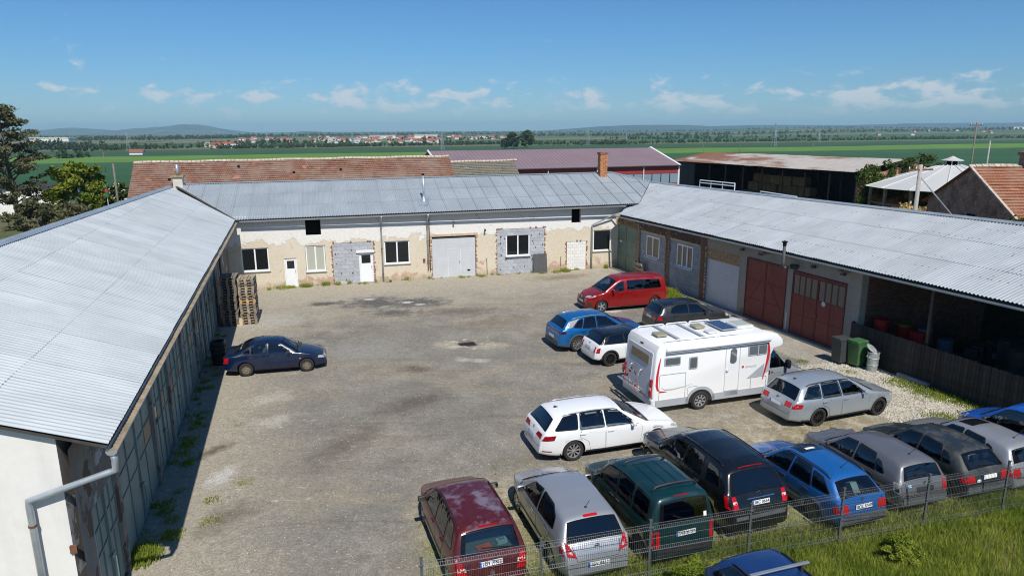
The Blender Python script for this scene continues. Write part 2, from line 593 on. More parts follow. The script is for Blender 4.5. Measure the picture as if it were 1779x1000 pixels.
 c = t.mix(1.0, c, t.ramp(n_fine, [(0.28, 0.55), (0.72, 1.45)]), 'MULTIPLY')
 vor = t.n('ShaderNodeTexVoronoi')
 vor.inputs['Scale'].default_value = 9.0
 t.l(pos, vor.inputs['Vector'])
 c = t.mix(t.ramp(vor.outputs['Distance'], [(0.03, 0.8), (0.085, 0.0)]), c, (.47, .44, .39))
 # a net of cracks in the old concrete near the walls
 vc = t.n('ShaderNodeTexVoronoi', feature='DISTANCE_TO_EDGE')
 vc.inputs['Scale'].default_value = 1.1
 t.l(t.mapping(pos, rot=(0, 0, R(14))), vc.inputs['Vector'])
 crack = t.math('MULTIPLY', t.ramp(t.math('ADD', vc.outputs['Distance'], t.math('MULTIPLY', n_sm, 0.02)), [(0.008, 0.45), (0.02, 0.0)]), t.ramp(n_big, [(0.45, 0.0), (0.55, 1.0)]))
 c = t.mix(crack, c, (.11, .10, .075))
 t.bump(t.math('ADD', t.math('MULTIPLY', n_fine, 0.5), n_sm), 0.55, 0.03)
 return t.fin(c, 0.92, spec=0.2)

def make_yard():
 # follows the three wings and runs out past the fence
 poly = [(-6.0, 4.0), (-8.3, 11.3), (-18.6, 44.0), (8.1, 51.6), (18.2, 24.0), (34.0, 27.6), (34.0, 4.0)]
 bm = bmesh.new()
 f = bm.faces.new([bm.verts.new((x, y, 0.0)) for x, y in poly])
 bmesh.ops.triangulate(bm, faces=[f])
 for _ in range(4):
  bmesh.ops.subdivide_edges(bm, edges=bm.edges[:], cuts=1, use_grid_fill=True)
 for v in bm.verts:
  x, y = v.co.x, v.co.y
  v.co.z = 0.012 * math.sin(x * 0.9 + y * 0.3) * math.sin(y * 0.7 - x * .2)
 me = bpy.data.meshes.new('yard')
 bm.to_mesh(me)
 bm.free()
 me.materials.append(yard_material())
 me.polygons.foreach_set('use_smooth', [True] * len(me.polygons))
 struct(link('paved_yard', me))
make_yard()

# distant hills: real ridges some kilometres off
def ridge(name, pts, depth, mat, seed=0, rough=6.0):
 """pts: (x, y, crest height) along the crest; falls away to both sides"""
 rng = np.random.default_rng(seed)
 P = np.array(pts, float)
 s = np.linspace(0, len(P) - 1, 140)
 k = np.arange(len(P))
 x, y, h = (np.interp(s, k, P[:, j]) for j in range(3))
 ker = np.hanning(9)
 ker /= ker.sum()
 h = np.convolve(np.pad(h, 4, 'edge'), ker, 'valid')
 h = h + rough * np.convolve(rng.normal(size=len(h) + 4), np.ones(5) / 5, 'valid') * (h / max(h.max(), 1))
 prof = [(-1.0, 0.0), (-.75, .12), (-.5, .36), (-.28, .68), (-.1, .94), (0, 1.0), (.2, .85), (.6, .4), (1, 0.0)]
 d = np.stack([np.gradient(x), np.gradient(y)], 1)
 d /= np.linalg.norm(d, axis=1)[:, None]
 nrm = np.stack([-d[:, 1], d[:, 0]], 1)
 v = []
 for (o, g) in prof:
  jit = rng.normal(size=len(s)) * 0.035 * h * (0 < g < 1)
  v.append(np.stack([x + nrm[:, 0] * o * depth, y + nrm[:, 1] * o * depth, -14 + (h + 14) * g + jit], 1))
 v = np.concatenate(v)
 n = len(s)
 i = np.arange(len(prof) - 1)[:, None] * n + np.arange(n - 1)[None, :]
 f = np.stack([i, i + 1, i + n + 1, i + n], -1).reshape(-1, 4)
 struct(link(name, pydata(name, v, f, mat, True)))

def hill_material(name, a, b, sc=0.004):
 t = NT(name)
 pos = t.world()
 c = t.mix(t.ramp(t.noise(pos, sc, 8, 0.65), [(0.40, 0.0), (0.60, 1.0)]), a, b)
 return t.fin(c, 0.95, spec=0.1)
M_HILL = hill_material('wooded_limestone_hill', (.040, .062, .030), (.13, .13, .085))
M_HILL2 = hill_material('far_wooded_hill', (.028, .048, .026), (.075, .082, .045), 0.006)
D = 9500.0
def hp(px, py, dist=D):
 """crest point of a hill seen dist metres off: bearing from the lens axis, height from the angle above the level"""
 hor = 226.0 + (889.5 - px) * 0.00524
 return ((px - 889.5) / 1186.0 * dist, dist, 10.0 + (hor - py) / 1186.0 * dist * 1.02)
ridge('hills', [hp(20, 238), hp(60, 233), hp(110, 226), hp(150, 222), hp(190, 225), hp(222, 229), hp(248, 224), hp(285, 222), hp(300, 221), hp(335, 217), hp(362, 218), hp(390, 224), hp(412, 231), hp(450, 238)], 1500, M_HILL, 3, 7)
ridge('hills', [hp(465, 237), hp(500, 232), hp(540, 228), hp(590, 230), hp(640, 236)], 1200, M_HILL2, 4, 4)
ridge('hills', [hp(880, 232), hp(960, 226), hp(1040, 220), hp(1100, 217.5), hp(1180, 217.5), hp(1230, 220), hp(1300, 218), hp(1380, 217.5), hp(1470, 218), hp(1560, 215), hp(1680, 214.5), hp(1790, 213.5), hp(1900, 215), hp(2000, 216)], 1300, M_HILL2, 5, 4)
# ================================================================== the three wings round the yard
# ---- materials
def corrugated_material(name, col, dirt, spots=False):
 t = NT(name)
 v = t.world()
 oi = t.n('ShaderNodeObjectInfo')
 c = t.mix(t.ramp(t.noise(v, 0.5, 5), [(0.35, 0.0), (0.7, 1.0)]), tuple(x * 0.92 for x in col), tuple(min(1, x * 1.06) for x in col))
 c = t.mix(1.0, c, t.math('ADD', t.math('MULTIPLY', oi.outputs['Random'], 0.10), 0.95), 'MULTIPLY')
 ob = t.co()
 st = t.ramp(t.noise(t.mapping(ob, scale=(7.0, 0.5, 1)), 1.0, 5, 0.65), [(0.52, 0.0), (0.75, 0.55)])
 c = t.mix(st, c, dirt)
 if spots:
  sp = t.ramp(t.noise(v, 3.2, 4, 0.7), [(0.66, 0.0), (0.70, 0.6)])
  c = t.mix(sp, c, tuple(x * 0.4 for x in dirt))
  # fixings: dark washers in rows on every other crest
  q = t.sepxyz(ob)
  fx = t.math('ABSOLUTE', t.math('SUBTRACT', t.math('FRACT', t.math('MULTIPLY', q[0], 3.3)), .5))
  fy = t.math('ABSOLUTE', t.math('SUBTRACT', t.math('FRACT', t.math('MULTIPLY', t.math('ADD', q[1], .28), .93)), .5))
  dot = t.math('MULTIPLY', t.math('LESS_THAN', fx, .10), t.math('LESS_THAN', fy, .035))
  dot = t.math('MULTIPLY', dot, t.ramp(t.noise(v, .8, 2), [(.5, 0.), (.55, .85)]))
  c = t.mix(dot, c, (.07, .07, .07))
 t.bump(t.noise(v, 30, 3), 0.08, 0.01)
 return t.fin(c, t.ramp(t.noise(v, 1.3, 3), [(0.3, 0.38), (0.7, 0.52)]), 0.25, 0.5)
M_SHEET = corrugated_material('aluminium_painted_sheet', (.50, .545, .57), (.36, .37, .36))
M_SHEET_R = corrugated_material('weathered_corrugated_sheet', (.405, .44, .47), (.30, .30, .29), True)
M_SHEET_B = corrugated_material('grey_corrugated_sheet', (.40, .445, .475), (.29, .31, .32))
M_FLASH = plain('zinc_flashing', (.33, .39, .43), 0.42, 0.35, 0.12, 1.2)
M_DECK = plain('shade_dark_roof_boards', (.050, .046, .042), 0.9, 0, 0.3, 4)  # coloured dark so the roof edge draws a shadow line under the sheets
M_DARK = plain('black_parts_and_shade', (.012, .011, .010), 0.95, 0, 0.3, 2, spec=0.1)  # near-black for small dark parts; behind openings it paints the unlit interior
M_ZINC = plain('galvanised_pipe', (.42, .47, .51), 0.36, 0.5, 0.15, 3)
M_GUTIN = plain('gutter_silt', (.30, .24, .16), 0.9, 0, 0.35, 3)
M_PVC = plain('white_plastic_frame', (.80, .81, .82), 0.35, 0, 0.03)
M_PVCG = plain('grey_white_plastic', (.60, .62, .64), 0.45, 0, 0.05)
M_STEELG = plain('light_grey_sectional_door', (.53, .55, .57), 0.45, 0.0, 0.05, 2)
M_WHITEGAP = plain('pale_trim', (.72, .74, .76), 0.5, 0, 0.05)
M_BLOCK = plain('grey_aerated_block', (.40, .42, .45), 0.9, 0, 0.14, 6, fine=.12, ov=0.10)
M_BLOCKD = plain('grey_concrete_block', (.30, .32, .35), 0.9, 0, 0.16, 6, fine=.15, ov=0.12)
M_BLOCKW = plain('white_aerated_block', (.72, .71, .68), 0.9, 0, 0.06, 6, ov=0.06)
M_MORTAR = plain('grey_mortar', (.24, .25, .26), 0.95, 0, 0.2, 8)
M_BRICK = plain('raw_red_brick', (.33, .16, .10), 0.9, 0, 0.35, 7, fine=.2, ov=0.2)
M_BRICKD = plain('dark_red_brick', (.19, .095, .065), 0.92, 0, 0.35, 7, fine=.2, ov=0.2)
M_WOODL = plain('pale_timber', (.50, .39, .25), 0.8, 0, 0.15, 5)
M_WOODW = plain('weathered_timber', (.26, .20, .145), 0.85, 0, 0.3, 5, fine=.2)
M_WOODD = plain('dark_weathered_plank', (.040, .033, .027), 0.9, 0, 0.4, 3, fine=.3, ov=0.3)
M_OSB = plain('chipboard', (.36, .24, .12), 0.8, 0, 0.55, 7, fine=.45, fscale=20)
M_CONC = plain('old_concrete', (.36, .345, .315), 0.92, 0, 0.22, 2.5, fine=.2, bump=.3)
M_BLACKBOARD = plain('dark_grey_panel', (.075, .075, .078), 0.7, 0, 0.15, 6)
M_RUST = plain('rusty_iron', (.16, .075, .04), 0.85, 0.1, 0.4, 8)

def glass_material(name, tint=(.05, .06, .06), rough=0.02):
 t = NT(name)
 m = t.fin(tint, rough, 0.0, 0.6)
 t.b.inputs['IOR'].default_value = 1.5
 return m
M_WGLASS = glass_material('dark_window_pane', (.012, .015, .017))
M_WGLASS_L = glass_material('pale_curtained_pane', (.42, .43, .36), 0.08)
M_WGLASS_W = glass_material('boarded_pane', (.16, .12, .075), 0.4)
M_PANE_DUST = glass_material('dusty_pane', (.20, .17, .125), .35)

def paint_chip_material(name, col, chip, amount=0.6, sc=2.0, rough=0.55):
 t = NT(name)
 v = t.world()
 c = t.mix(t.ramp(t.noise(v, 0.9, 5), [(0.3, 0.), (0.7, 1.)]), tuple(x * .78 for x in col), tuple(x * 1.2 for x in col))
 m = t.ramp(t.noise(v, sc, 8, 0.72), [(amount, 0.0), (amount + .03, 1.0)])
 c = t.mix(m, c, chip)
 st = t.ramp(t.noise(t.mapping(v, scale=(3, 3, .35)), 1.0, 4), [(.5, 0.), (.75, .5)])
 c = t.mix(st, c, tuple(x * .55 for x in col))
 return t.fin(c, rough)
M_GATE = paint_chip_material('faded_green_gate_paint', (.175, .255, .25), (.20, .15, .11), 0.70)
M_GATEF = paint_chip_material('dark_green_gate_frame', (.15, .225, .22), (.16, .10, .07), 0.68)
M_GATEG = paint_chip_material('moss_green_door_paint', (.15, .21, .165), (.20, .15, .10), 0.68)
M_REDDOOR = paint_chip_material('oxide_red_door_paint', (.215, .042, .032), (.16, .06, .045), 0.68)
M_REDFRAME = paint_chip_material('oxide_red_frame', (.17, .034, .027), (.13, .05, .04), 0.66)

def plaster_back():
 """white upper plaster flaked away over beige render, brick showing low down"""
 t = NT('flaking_plaster')
 v = t.co()
 x = t.sepxyz(v)
 n1 = t.noise(v, 0.85, 7, 0.62, 0.4)
 n2 = t.noise(v, 6.0, 5, 0.65)
 lvl = t.math('ADD', x[2], t.math('MULTIPLY', t.math('SUBTRACT', n1, 0.5), 2.4))
 white_m = t.ramp(t.math('SUBTRACT', lvl, 2.98), [(0.0, 0.0), (0.05, 1.0)])
 beige = t.mix(t.ramp(n2, [(.3, 0.), (.7, 1.)]), (.56, .485, .365), (.66, .59, .47))
 beige = t.mix(t.ramp(t.noise(v, 0.6, 4), [(.45, 0.), (.65, .7)]), beige, (.64, .585, .48))
 white = t.mix(t.ramp(n2, [(.3, 0.), (.7, 1.)]), (.66, .64, .60), (.78, .76, .72))
 c = t.mix(white_m, beige, white)
 # bare brick patches, mostly towards the foot and in blotches
 br = t.n('ShaderNodeTexBrick')
 br.inputs['Color1'].default_value = (.40, .17, .10, 1)
 br.inputs['Color2'].default_value = (.52, .27, .17, 1)
 br.inputs['Mortar'].default_value = (.50, .43, .33, 1)
 br.inputs['Scale'].default_value = 1.0
 br.inputs['Brick Width'].default_value = 0.29
 br.inputs['Row Height'].default_value = 0.085
 br.inputs['Mortar Size'].default_value = 0.013
 t.l(t.mapping(v, rot=(R(90), 0, 0)), br.inputs['Vector'])
 foot = t.math('MULTIPLY', t.math('SUBTRACT', 1.35, x[2], clamp=True), 0.16)
 bm_ = t.ramp(t.math('ADD', t.noise(v, 1.35, 6, .66, .5), foot), [(0.64, 0.0), (0.70, 0.75)])
 c = t.mix(bm_, c, br.outputs['Color'])
 grime = t.ramp(t.math('ADD', x[2], t.math('MULTIPLY', n1, .5)), [(0.25, .75), (0.7, 0.0)])
 c = t.mix(grime, c, (.33, .28, .20))
 t.bump(t.math('ADD', t.math('MULTIPLY', white_m, 0.8), t.math('MULTIPLY', n2, .5)), 0.5, 0.03)
 return t.fin(c, 0.93, spec=0.15)
M_PLB = plaster_back()

def plaster_plain(name, a, b, bare, amt=0.62, sc=0.8):
 t = NT(name)
 v = t.co()
 n2 = t.noise(v, 5.0, 6, .65)
 c = t.mix(t.ramp(n2, [(.3, 0.), (.7, 1.)]), a, b)
 m = t.ramp(t.noise(v, sc, 7, .66, .5), [(amt, 0.0), (amt + .025, 1.0)])
 c = t.mix(m, c, bare)
 c = t.mix(t.ramp(t.noise(t.mapping(v, scale=(2, 2, .3)), 1.0, 4), [(.5, 0), (.8, .45)]), c, tuple(x * .7 for x in a))
 t.bump(t.math('ADD', m, t.math('MULTIPLY', n2, .5)), 0.4, 0.02)
 return t.fin(c, 0.92, spec=.15)
M_PLL = plaster_plain('grey_worn_plaster', (.20, .195, .185), (.29, .28, .265), (.13, .10, .08), .56)
M_PLR = plaster_plain('beige_grey_plaster', (.33, .29, .235), (.40, .355, .29), (.25, .20, .15), .66)
M_PLW = plaster_plain('clean_white_render', (.70, .69, .655), (.75, .735, .70), (.66, .64, .60), .70, .4)
M_PLBLUE = plaster_plain('peeling_grey_plaster', (.16, .15, .14), (.225, .21, .195), (.40, .42, .44), .54, .7)

# ---- roofs of separate corrugated sheets
PITCHW = 0.152
def sheet_mesh(w, l, mat, name, nest=True):
 n = max(2, int(round(w / PITCHW)))
 lap = .03
 if nest:
  lap = w / n / 2
  n += 1
 seg = 6
 xs = np.linspace(-w / 2 - lap, w / 2 + lap, n * seg + 1)
 zs = 0.026 * np.cos(np.linspace(0, n * 2 * PI, n * seg + 1))
 xs = np.concatenate([[xs[0] - .002], xs, [xs[-1] + .002]])
 zs = np.concatenate([[zs[0] - .0009], zs, [zs[-1] - .0009]])
 ys = (0.0, l)
 v = [(x, y, z) for y in ys for x, z in zip(xs, zs)]
 m = len(xs)
 f = [(i, i + 1, m + i + 1, m + i) for i in range(m - 1)]
 me = bpy.data.meshes.new(name)
 me.from_pydata(v, [], f)
 me.materials.append(mat)
 me.polygons.foreach_set('use_smooth', [True] * len(f))
 return me

def sheet_roof(parent, e0, e1, up_pt, poly, w, l, mat, jitter=0.006, seed=1, overlap=0.12, nest=True):
 """lays sheets on the plane through eave e0-e1 and up_pt, clipped to the world polygon poly (counter-clockwise in u,v)"""
 rng = random.Random(seed)
 e0, e1, up_pt = Vector(e0), Vector(e1), Vector(up_pt)
 X = (e1 - e0).normalized()
 N = X.cross(up_pt - e0).normalized()
 Y = N.cross(X).normalized()
 if N.z < 0:
  N = -N
 uv = [((Vector(p) - e0).dot(X), (Vector(p) - e0).dot(Y)) for p in poly]
 area = sum(uv[i][0] * uv[(i + 1) % len(uv)][1] - uv[(i + 1) % len(uv)][0] * uv[i][1] for i in range(len(uv)))
 if area < 0:
  uv.reverse()
 umin, umax = min(p[0] for p in uv), max(p[0] for p in uv)
 vmin, vmax = min(p[1] for p in uv), max(p[1] for p in uv)
 inv = parent.matrix_world.inverted()
 base = Matrix((( X.x, Y.x, N.x, e0.x), (X.y, Y.y, N.y, e0.y), (X.z, Y.z, N.z, e0.z), (0, 0, 0, 1)))
 master = sheet_mesh(w, l + overlap, mat, 'roof_sheet', nest)
 # slab added under the sheets to keep light from passing through
 mb = MB()
 top = [base @ Vector((u, v, -0.05)) for u, v in uv]
 bot = [base @ Vector((u, v, -0.085)) for u, v in uv]
 n = len(uv)
 mb.add([inv @ p for p in top + bot], [tuple(range(n)), tuple(range(2 * n - 1, n - 1, -1))] + [(i, i + n, (i + 1) % n + n, (i + 1) % n) for i in range(n)])
 deck = mb.build('roof', M_DECK, parent)
 nrow = int(math.ceil((vmax - vmin) / l))
 ncol = int(math.ceil((umax - umin) / w)) + 1
 def inside(p):
  return all((uv[(i + 1) % n][0] - uv[i][0]) * (p[1] - uv[i][1]) - (uv[(i + 1) % n][1] - uv[i][1]) * (p[0] - uv[i][0]) > -1e-6 for i in range(n))
 for r_ in range(nrow):
  for c_ in range(ncol):
   u = umin + (c_ + 0.5) * w
   v = vmin + r_ * l
   cs = [(u - w / 2 - .03, v), (u + w / 2 + .03, v), (u + w / 2 + .03, v + l + overlap), (u - w / 2 - .03, v + l + overlap)]
   ins = [inside(p) for p in cs]
   mtx = base @ Matrix.Translation((u + rng.uniform(-jitter, jitter), v + rng.uniform(-jitter, jitter), 0.035 + 0.003 * (c_ % 2))) @ Matrix.Rotation(-0.013 / l + rng.uniform(-.0018, .0018), 4, 'X') @ Matrix.Rotation(rng.uniform(-.0025, .0025), 4, 'Z')
   if all(ins):
    o = link('roof_sheet', master, deck)
    o.matrix_local = inv @ mtx
    continue
   bm = bmesh.new()
   bm.from_mesh(master)
   bm.transform(Matrix.Translation((u, v, 0)))
   for i in range(n):
    a, b = Vector((*uv[i], 0)), Vector((*uv[(i + 1) % n], 0))
    d = b - a
    if d.length < 1e-6:
     continue
    nn = Vector((d.y, -d.x, 0))
    bmesh.ops.bisect_plane(bm, geom=bm.verts[:] + bm.edges[:] + bm.faces[:], plane_co=a, plane_no=nn, clear_outer=True)
    if not bm.faces:
     break
   ar = sum(f.calc_area() for f in bm.faces) if bm.faces else 0
   if ar > 0.02:
    bm.transform(Matrix.Translation((-u, -v, 0)))
    me = bpy.data.meshes.new('roof_sheet')
    bm.to_mesh(me)
    me.materials.append(mat)
    me.polygons.foreach_set('use_smooth', [True] * len(me.polygons))
    o = link('roof_sheet', me, deck)
    o.matrix_local = inv @ mtx
   bm.free()
 return deck, base

def cap_strip(parent, pts, w, mat, name='ridge_cap', lift=0.06, side=None):
 """folded metal strip along a polyline (world points)"""
 inv = parent.matrix_world.inverted()
 mb = MB()
 pts = [Vector(p) for p in pts]
 for a, b in zip(pts, pts[1:]):
  d = (b - a).normalized()
  s = d.cross(Vector((0, 0, 1))).normalized()
  for k, (p, q) in enumerate(((-w, 0), (0, w))):
   zz0 = lift - (0.28 * w if p else 0)
   zz1 = lift - (0.28 * w if q else 0)
   mb.add([inv @ (a + s * p + Vector((0, 0, zz0))), inv @ (b + s * p + Vector((0, 0, zz0))), inv @ (b + s * q + Vector((0, 0, zz1))), inv @ (a + s * q + Vector((0, 0, zz1)))], [(0, 1, 2, 3)])
 return mb.build(name, mat, parent)

def gutter(parent, a, b, r=0.085, name='gutter', mat=None, silt=True):
 """half round gutter between world points"""
 inv = parent.matrix_world.inverted()
 a, b = Vector(a), Vector(b)
 d = (b - a).normalized()
 s = d.cross(Vector((0, 0, 1))).normalized()
 mb = MB()
 L = (b - a).length
 k = 7
 ring = [(math.cos(PI + PI * i / k) * r, math.sin(PI + PI * i / k) * r) for i in range(k + 1)]
 vs = []
 for p in (a, b):
  for (u, z) in ring:
   vs.append(inv @ (p + s * u + Vector((0, 0, z))))
  for (u, z) in ring:
   vs.append(inv @ (p + s * u * .93 + Vector((0, 0, z * .93 + .001))))
 n = k + 1
 fs = [(i, i + 1, 2 * n + i + 1, 2 * n + i) for i in range(k)] + [(n + i, 2 * n + n + i, 2 * n + n + i + 1, n + i + 1) for i in range(k)]
 fs += [tuple(range(n)), tuple(range(2 * n, 3 * n))]
 fs += [(0, 2 * n, 3 * n, n), (n - 1, 2 * n - 1, 4 * n - 1, 3 * n - 1)]
 mb.add(vs, fs)
 o = mb.build(name, mat or M_ZINC, parent, fix=False)
 if silt:
  m2 = MB()
  q = 0.86 * r
  m2.add([inv @ (p + s * u + Vector((0, 0, -0.045))) for p in (a, b) for u in (-q * .84, q * .84)], [(0, 1, 3, 2)])
  m2.build('silt', M_GUTIN, o, fix=False)
 return o

# ---- walls with openings. local frame of a wing: x along the wall, yard at -y, z up
def wall_holes(name, parent, x0, x1, z0, z1, holes, mat, depth=0.28, y=0.0):
 xs = sorted({x0, x1, *[min(max(h[0], x0), x1) for h in holes], *[min(max(h[1], x0), x1) for h in holes]})
 zs = sorted({z0, z1, *[min(max(h[2], z0), z1) for h in holes], *[min(max(h[3], z0), z1) for h in holes]})
 mb = MB()
 def hole(cx, cz):
  return any(h[0] < cx < h[1] and h[2] < cz < h[3] for h in holes)
 for i in range(len(xs) - 1):
  for j in range(len(zs) - 1):
   if not hole((xs[i] + xs[i + 1]) / 2, (zs[j] + zs[j + 1]) / 2):
    mb.add([(xs[i], y, zs[j]), (xs[i + 1], y, zs[j]), (xs[i + 1], y, zs[j + 1]), (xs[i], y, zs[j + 1])], [(0, 1, 2, 3)])
 for (a, b, c, d) in holes:
  yy = y + depth
  mb.add([(a, y, c), (a, yy, c), (a, yy, d), (a, y, d)], [(0, 3, 2, 1)])
  mb.add([(b, y, c), (b, yy, c), (b, yy, d), (b, y, d)], [(0, 1, 2, 3)])
  mb.add([(a, y, d), (b, y, d), (b, yy, d), (a, yy, d)], [(0, 3, 2, 1)])
  mb.add([(a, y, c), (b, y, c), (b, yy, c), (a, yy, c)], [(0, 1, 2, 3)])
 return mb.build(name, mat, parent, fix=False)

def window(parent, x0, x1, z0, z1, y=0.06, cols=2, frame=0.075, glass=None, sill=True, mat=None, rail=0.0):
 mat = mat or M_PVC
 mb = MB()
 d = 0.07
 f = frame
 mb.bx(x0, x1, y, y + d, z0, z0 + f).bx(x0, x1, y, y + d, z1 - f, z1)
 mb.bx(x0, x0 + f, y + .001, y + d - .001, z0 + f, z1 - f).bx(x1 - f, x1, y + .001, y + d - .001, z0 + f, z1 - f)
 wpane = (x1 - x0 - 2 * f) / cols
 for k in range(1, cols):
  xm = x0 + f + wpane * k
  mb.bx(xm - f * .6, xm + f * .6, y - .006, y + d - .006, z0 + f, z1 - f)
 o = mb.build('window', mat, parent)
 for k in range(cols):
  a, b = x0 + f + wpane * k, x0 + f + wpane * (k + 1)
  MB().bx(a - .01, b + .01, y + .03, y + .05, z0 + f - .01, z1 - f + .01).build('pane', glass or M_WGLASS, o)
 if sill:
  MB().bx(x0 - .06, x1 + .06, y - .16, y + .02, z0 - .05, z0 - .004).build('sill', M_PVCG, o)
 return o

def white_door(parent, x0, x1, z0, z1, y=0.05):
 mb = MB()
 f = .06
 mb.bx(x0, x0 + f, y, y + .08, z0, z1).bx(x1 - f, x1, y, y + .08, z0, z1).bx(x0 + f, x1 - f, y + .001, y + .079, z1 - f, z1)
 mb.bx(x0 + f + .006, x1 - f - .006, y + .018, y + .07, z0 + .02, z0 + (z1 - z0) * .64)
 zz = z0 + (z1 - z0) * .64
 mb.bx(x0 + f + .006, x0 + f + .1, y + .018, y + .07, zz + .001, z1 - f - .006).bx(x1 - f - .1, x1 - f - .006, y + .018, y + .07, zz + .001, z1 - f - .006)
 mb.bx(x0 + f + .1, x1 - f - .1, y + .019, y + .069, z1 - f - .1, z1 - f - .006)
 o = mb.build('door', M_PVC, parent)
 MB().bx(x0 + f + .09, x1 - f - .09, y + .035, y + .05, zz - .002, z1 - f - .09).build('pane', M_WGLASS, o)
 MB().bx(x1 - f - .075, x1 - f - .04, y - .03, y + .02, z0 + .95, z0 + 1.12).build('handle', M_ZINC, o)
 MB().bx(x0 + .02, x1 - .02, y - .12, y + .1, z0 - .05, z0 + .018).build('threshold', M_CONC, o)
 return o

def block_infill(parent, x0, x1, z0, z1, holes, bw, bh, mat, y=0.02, name='infill', proud=.012, seed=3, mortar=None):
 rng = random.Random(seed)
 back = MB()
 bk = wall_holes(name, parent, x0, x1, z0, z1, holes, mortar or M_MORTAR, .16, y + proud)
 nrow = int(round((z1 - z0) / bh))
 bh = (z1 - z0) / nrow
 cache = {}
 for r_ in range(nrow):
  xx = x0 - (bw / 2 if r_ % 2 else 0)
  za, zb = z0 + r_ * bh, z0 + (r_ + 1) * bh
  while xx < x1 - 1e-4:
   a, b = max(xx, x0), min(xx + bw, x1)
   segs = [(a, b)]
   for (ha, hb, hc, hd) in holes:
    if hc < (za + zb) / 2 < hd:
     ns = []
     for (p, q) in segs:
      if hb <= p or ha >= q:
       ns.append((p, q))
      else:
       if p < ha:
        ns.append((p, ha))
       if q > hb:
        ns.append((hb, q))
     segs = ns
   for (p, q) in segs:
    if q - p < .04:
     continue
    key = round(q - p, 2)
    if key not in cache:
     cache[key] = MB().bx(-(q - p) / 2 + .006, (q - p) / 2 - .006, 0, .05, .005, bh - .005).mesh('block', mat, fix=True)
    o = link('block', cache[key], bk, ((p + q) / 2, y + rng.uniform(-.004, .006), za))
   xx += bw
 return bk

def brick_jamb(parent, x0, x1, z0, z1, y=0.0, seed=1, top=True, mat=None):
 """ragged bricks left standing where an opening was cut in the render"""
 rng = random.Random(seed)
 mb = MB()
 for side, x in ((-1, x0), (1, x1)):
  z = z0
  while z < z1:
   if rng.random() < .78:
    l = rng.choice((.04, .07, .09, .14))
    mb.box((x + side * l / 2, y - .004, z + .035), (l, .05 + rng.uniform(-.02, .02), .062), rot=Matrix.Rotation(rng.uniform(-.05, .05), 3, 'Y'))
   z += .078
 if top:
  x = x0
  while x < x1:
   if rng.random() < .28:
    mb.box((x + .07, y - .003, z1 + .04 + rng.uniform(-.01, .02)), (.12, .05, rng.choice((.06, .1))))
   x += .14
 return stuff(mb.build('brick_jamb', mat or M_BRICK, parent))

def downpipe(parent, x, z0, z1, y=-0.13, r=0.055, mat=None, offset_top=True, name='downspout', y_top=-.62):
 mb = MB()
 pts = [(x, y, z0), (x, y, z1 - .55)]
 if offset_top:
  pts += [(x, y, z1 - .42), (x, y_top, z1 - .08), (x, y_top, z1 + .04)]
 else:
  pts += [(x, y, z1)]
 mb.tube(pts, r, 10)
 o = mb.build(name, mat or M_ZINC, parent, smooth=True)
 for z in (z0 + .5, (z0 + z1) / 2, z1 - .9):
  MB().bx(x - r - .012, x + r + .012, y - r - .01, y + .13, z, z + .03).build('bracket', M_RUST, o)
 return o

# ============================ back wing
BW = thing('workshop_building', 'long workshop wing at the back with flaking beige plaster and white windows', 'building', (-5.37, 46.41, 0), math.atan2(.268, .963))
bpy.context.view_layer.update()
b_holes = [(-12.43, -10.76, 1.2, 2.7), (-9.84, -9.06, 0, 1.93), (-8.36, -7.4, 3.36, 4.7), (-8.48, -7.22, .98, 2.69), (-6.72, -4.12, 0, 2.78), (-3.36, -1.66, 1.19, 2.74), (-.12, 2.95, 0, 2.9), (4.5, 8.0, 0, 3.22), (10.06, 10.78, 3.45, 4.7), (9.73, 11.22, 0, 2.08), (11.78, 13.19, 1.3, 2.84)]
wall_holes('wall', BW, -14.2, 14.6, -.1, 4.75, b_holes, M_PLB)
MB().bx(-14.0, 14.4, .55, .6, -.1, 4.5).build('shade_backing', M_DARK, BW)  # near-black sheet behind the openings, painted as unlit rooms
window(BW, -12.43, -10.76, 1.2, 2.7)
window(BW, -8.46, -7.24, .98, 2.67, glass=M_WGLASS_L)
window(BW, -3.36, -1.66, 1.19, 2.74)
window(BW, 11.78, 13.19, 1.3, 2.84, cols=1)
white_door(BW, -9.84, -9.06, 0.02, 1.91)
# block filled gateway with the second white door
block_infill(BW, -6.72, -4.12, 0, 2.78, [(-5.06, -4.14, 0, 2.06)], .5, .25, M_BLOCK, name='block_wall', seed=4)
white_door(BW, -5.06, -4.14, .02, 2.04, y=.06)
MB().bx(-5.24, -4.04, -.09, .03, 2.06, 2.22).build('door_lintel', M_BLOCKW, BW)
brick_jamb(BW, -6.74, -4.10, 0, 2.78, seed=5)
# wide pale sectional garage door
g = part('garage_door', BW)
mb = MB()
nz_ = 13
for k in range(nz_):
 h = 2.78 / nz_
 mb.bx(-.10, 2.93, .10, .14, k * h + .005, (k + 1) * h - .005)
 mb.bx(-.10, 2.93, .105, .13, (k + 1) * h - .0055, (k + 1) * h + .0045)
mb.build('door_panel', M_STEELG, g)
mb = MB()
for (a, b, c, d) in ((.98, 1.0, .06, 2.0), (1.86, 1.88, .06, 2.0), (.98, 1.88, 1.98, 2.0)):
 mb.bx(a, b, .092, .101, c, d)
mb.build('wicket_frame', M_WHITEGAP, g)
MB().bx(1.78, 1.82, .06, .10, .98, 1.14).build('handle', M_ZINC, g)
MB().rbox((2.45, .098, .42), (.22, .02, .12), .03).build('vent_plate', M_DARK, g)
MB().bx(-.3, 3.1, -.05, .05, 2.9, 3.06).build('lintel_board', M_WOODL, BW)
brick_jamb(BW, -.12, 2.95, 0, 2.9, seed=6, top=False)
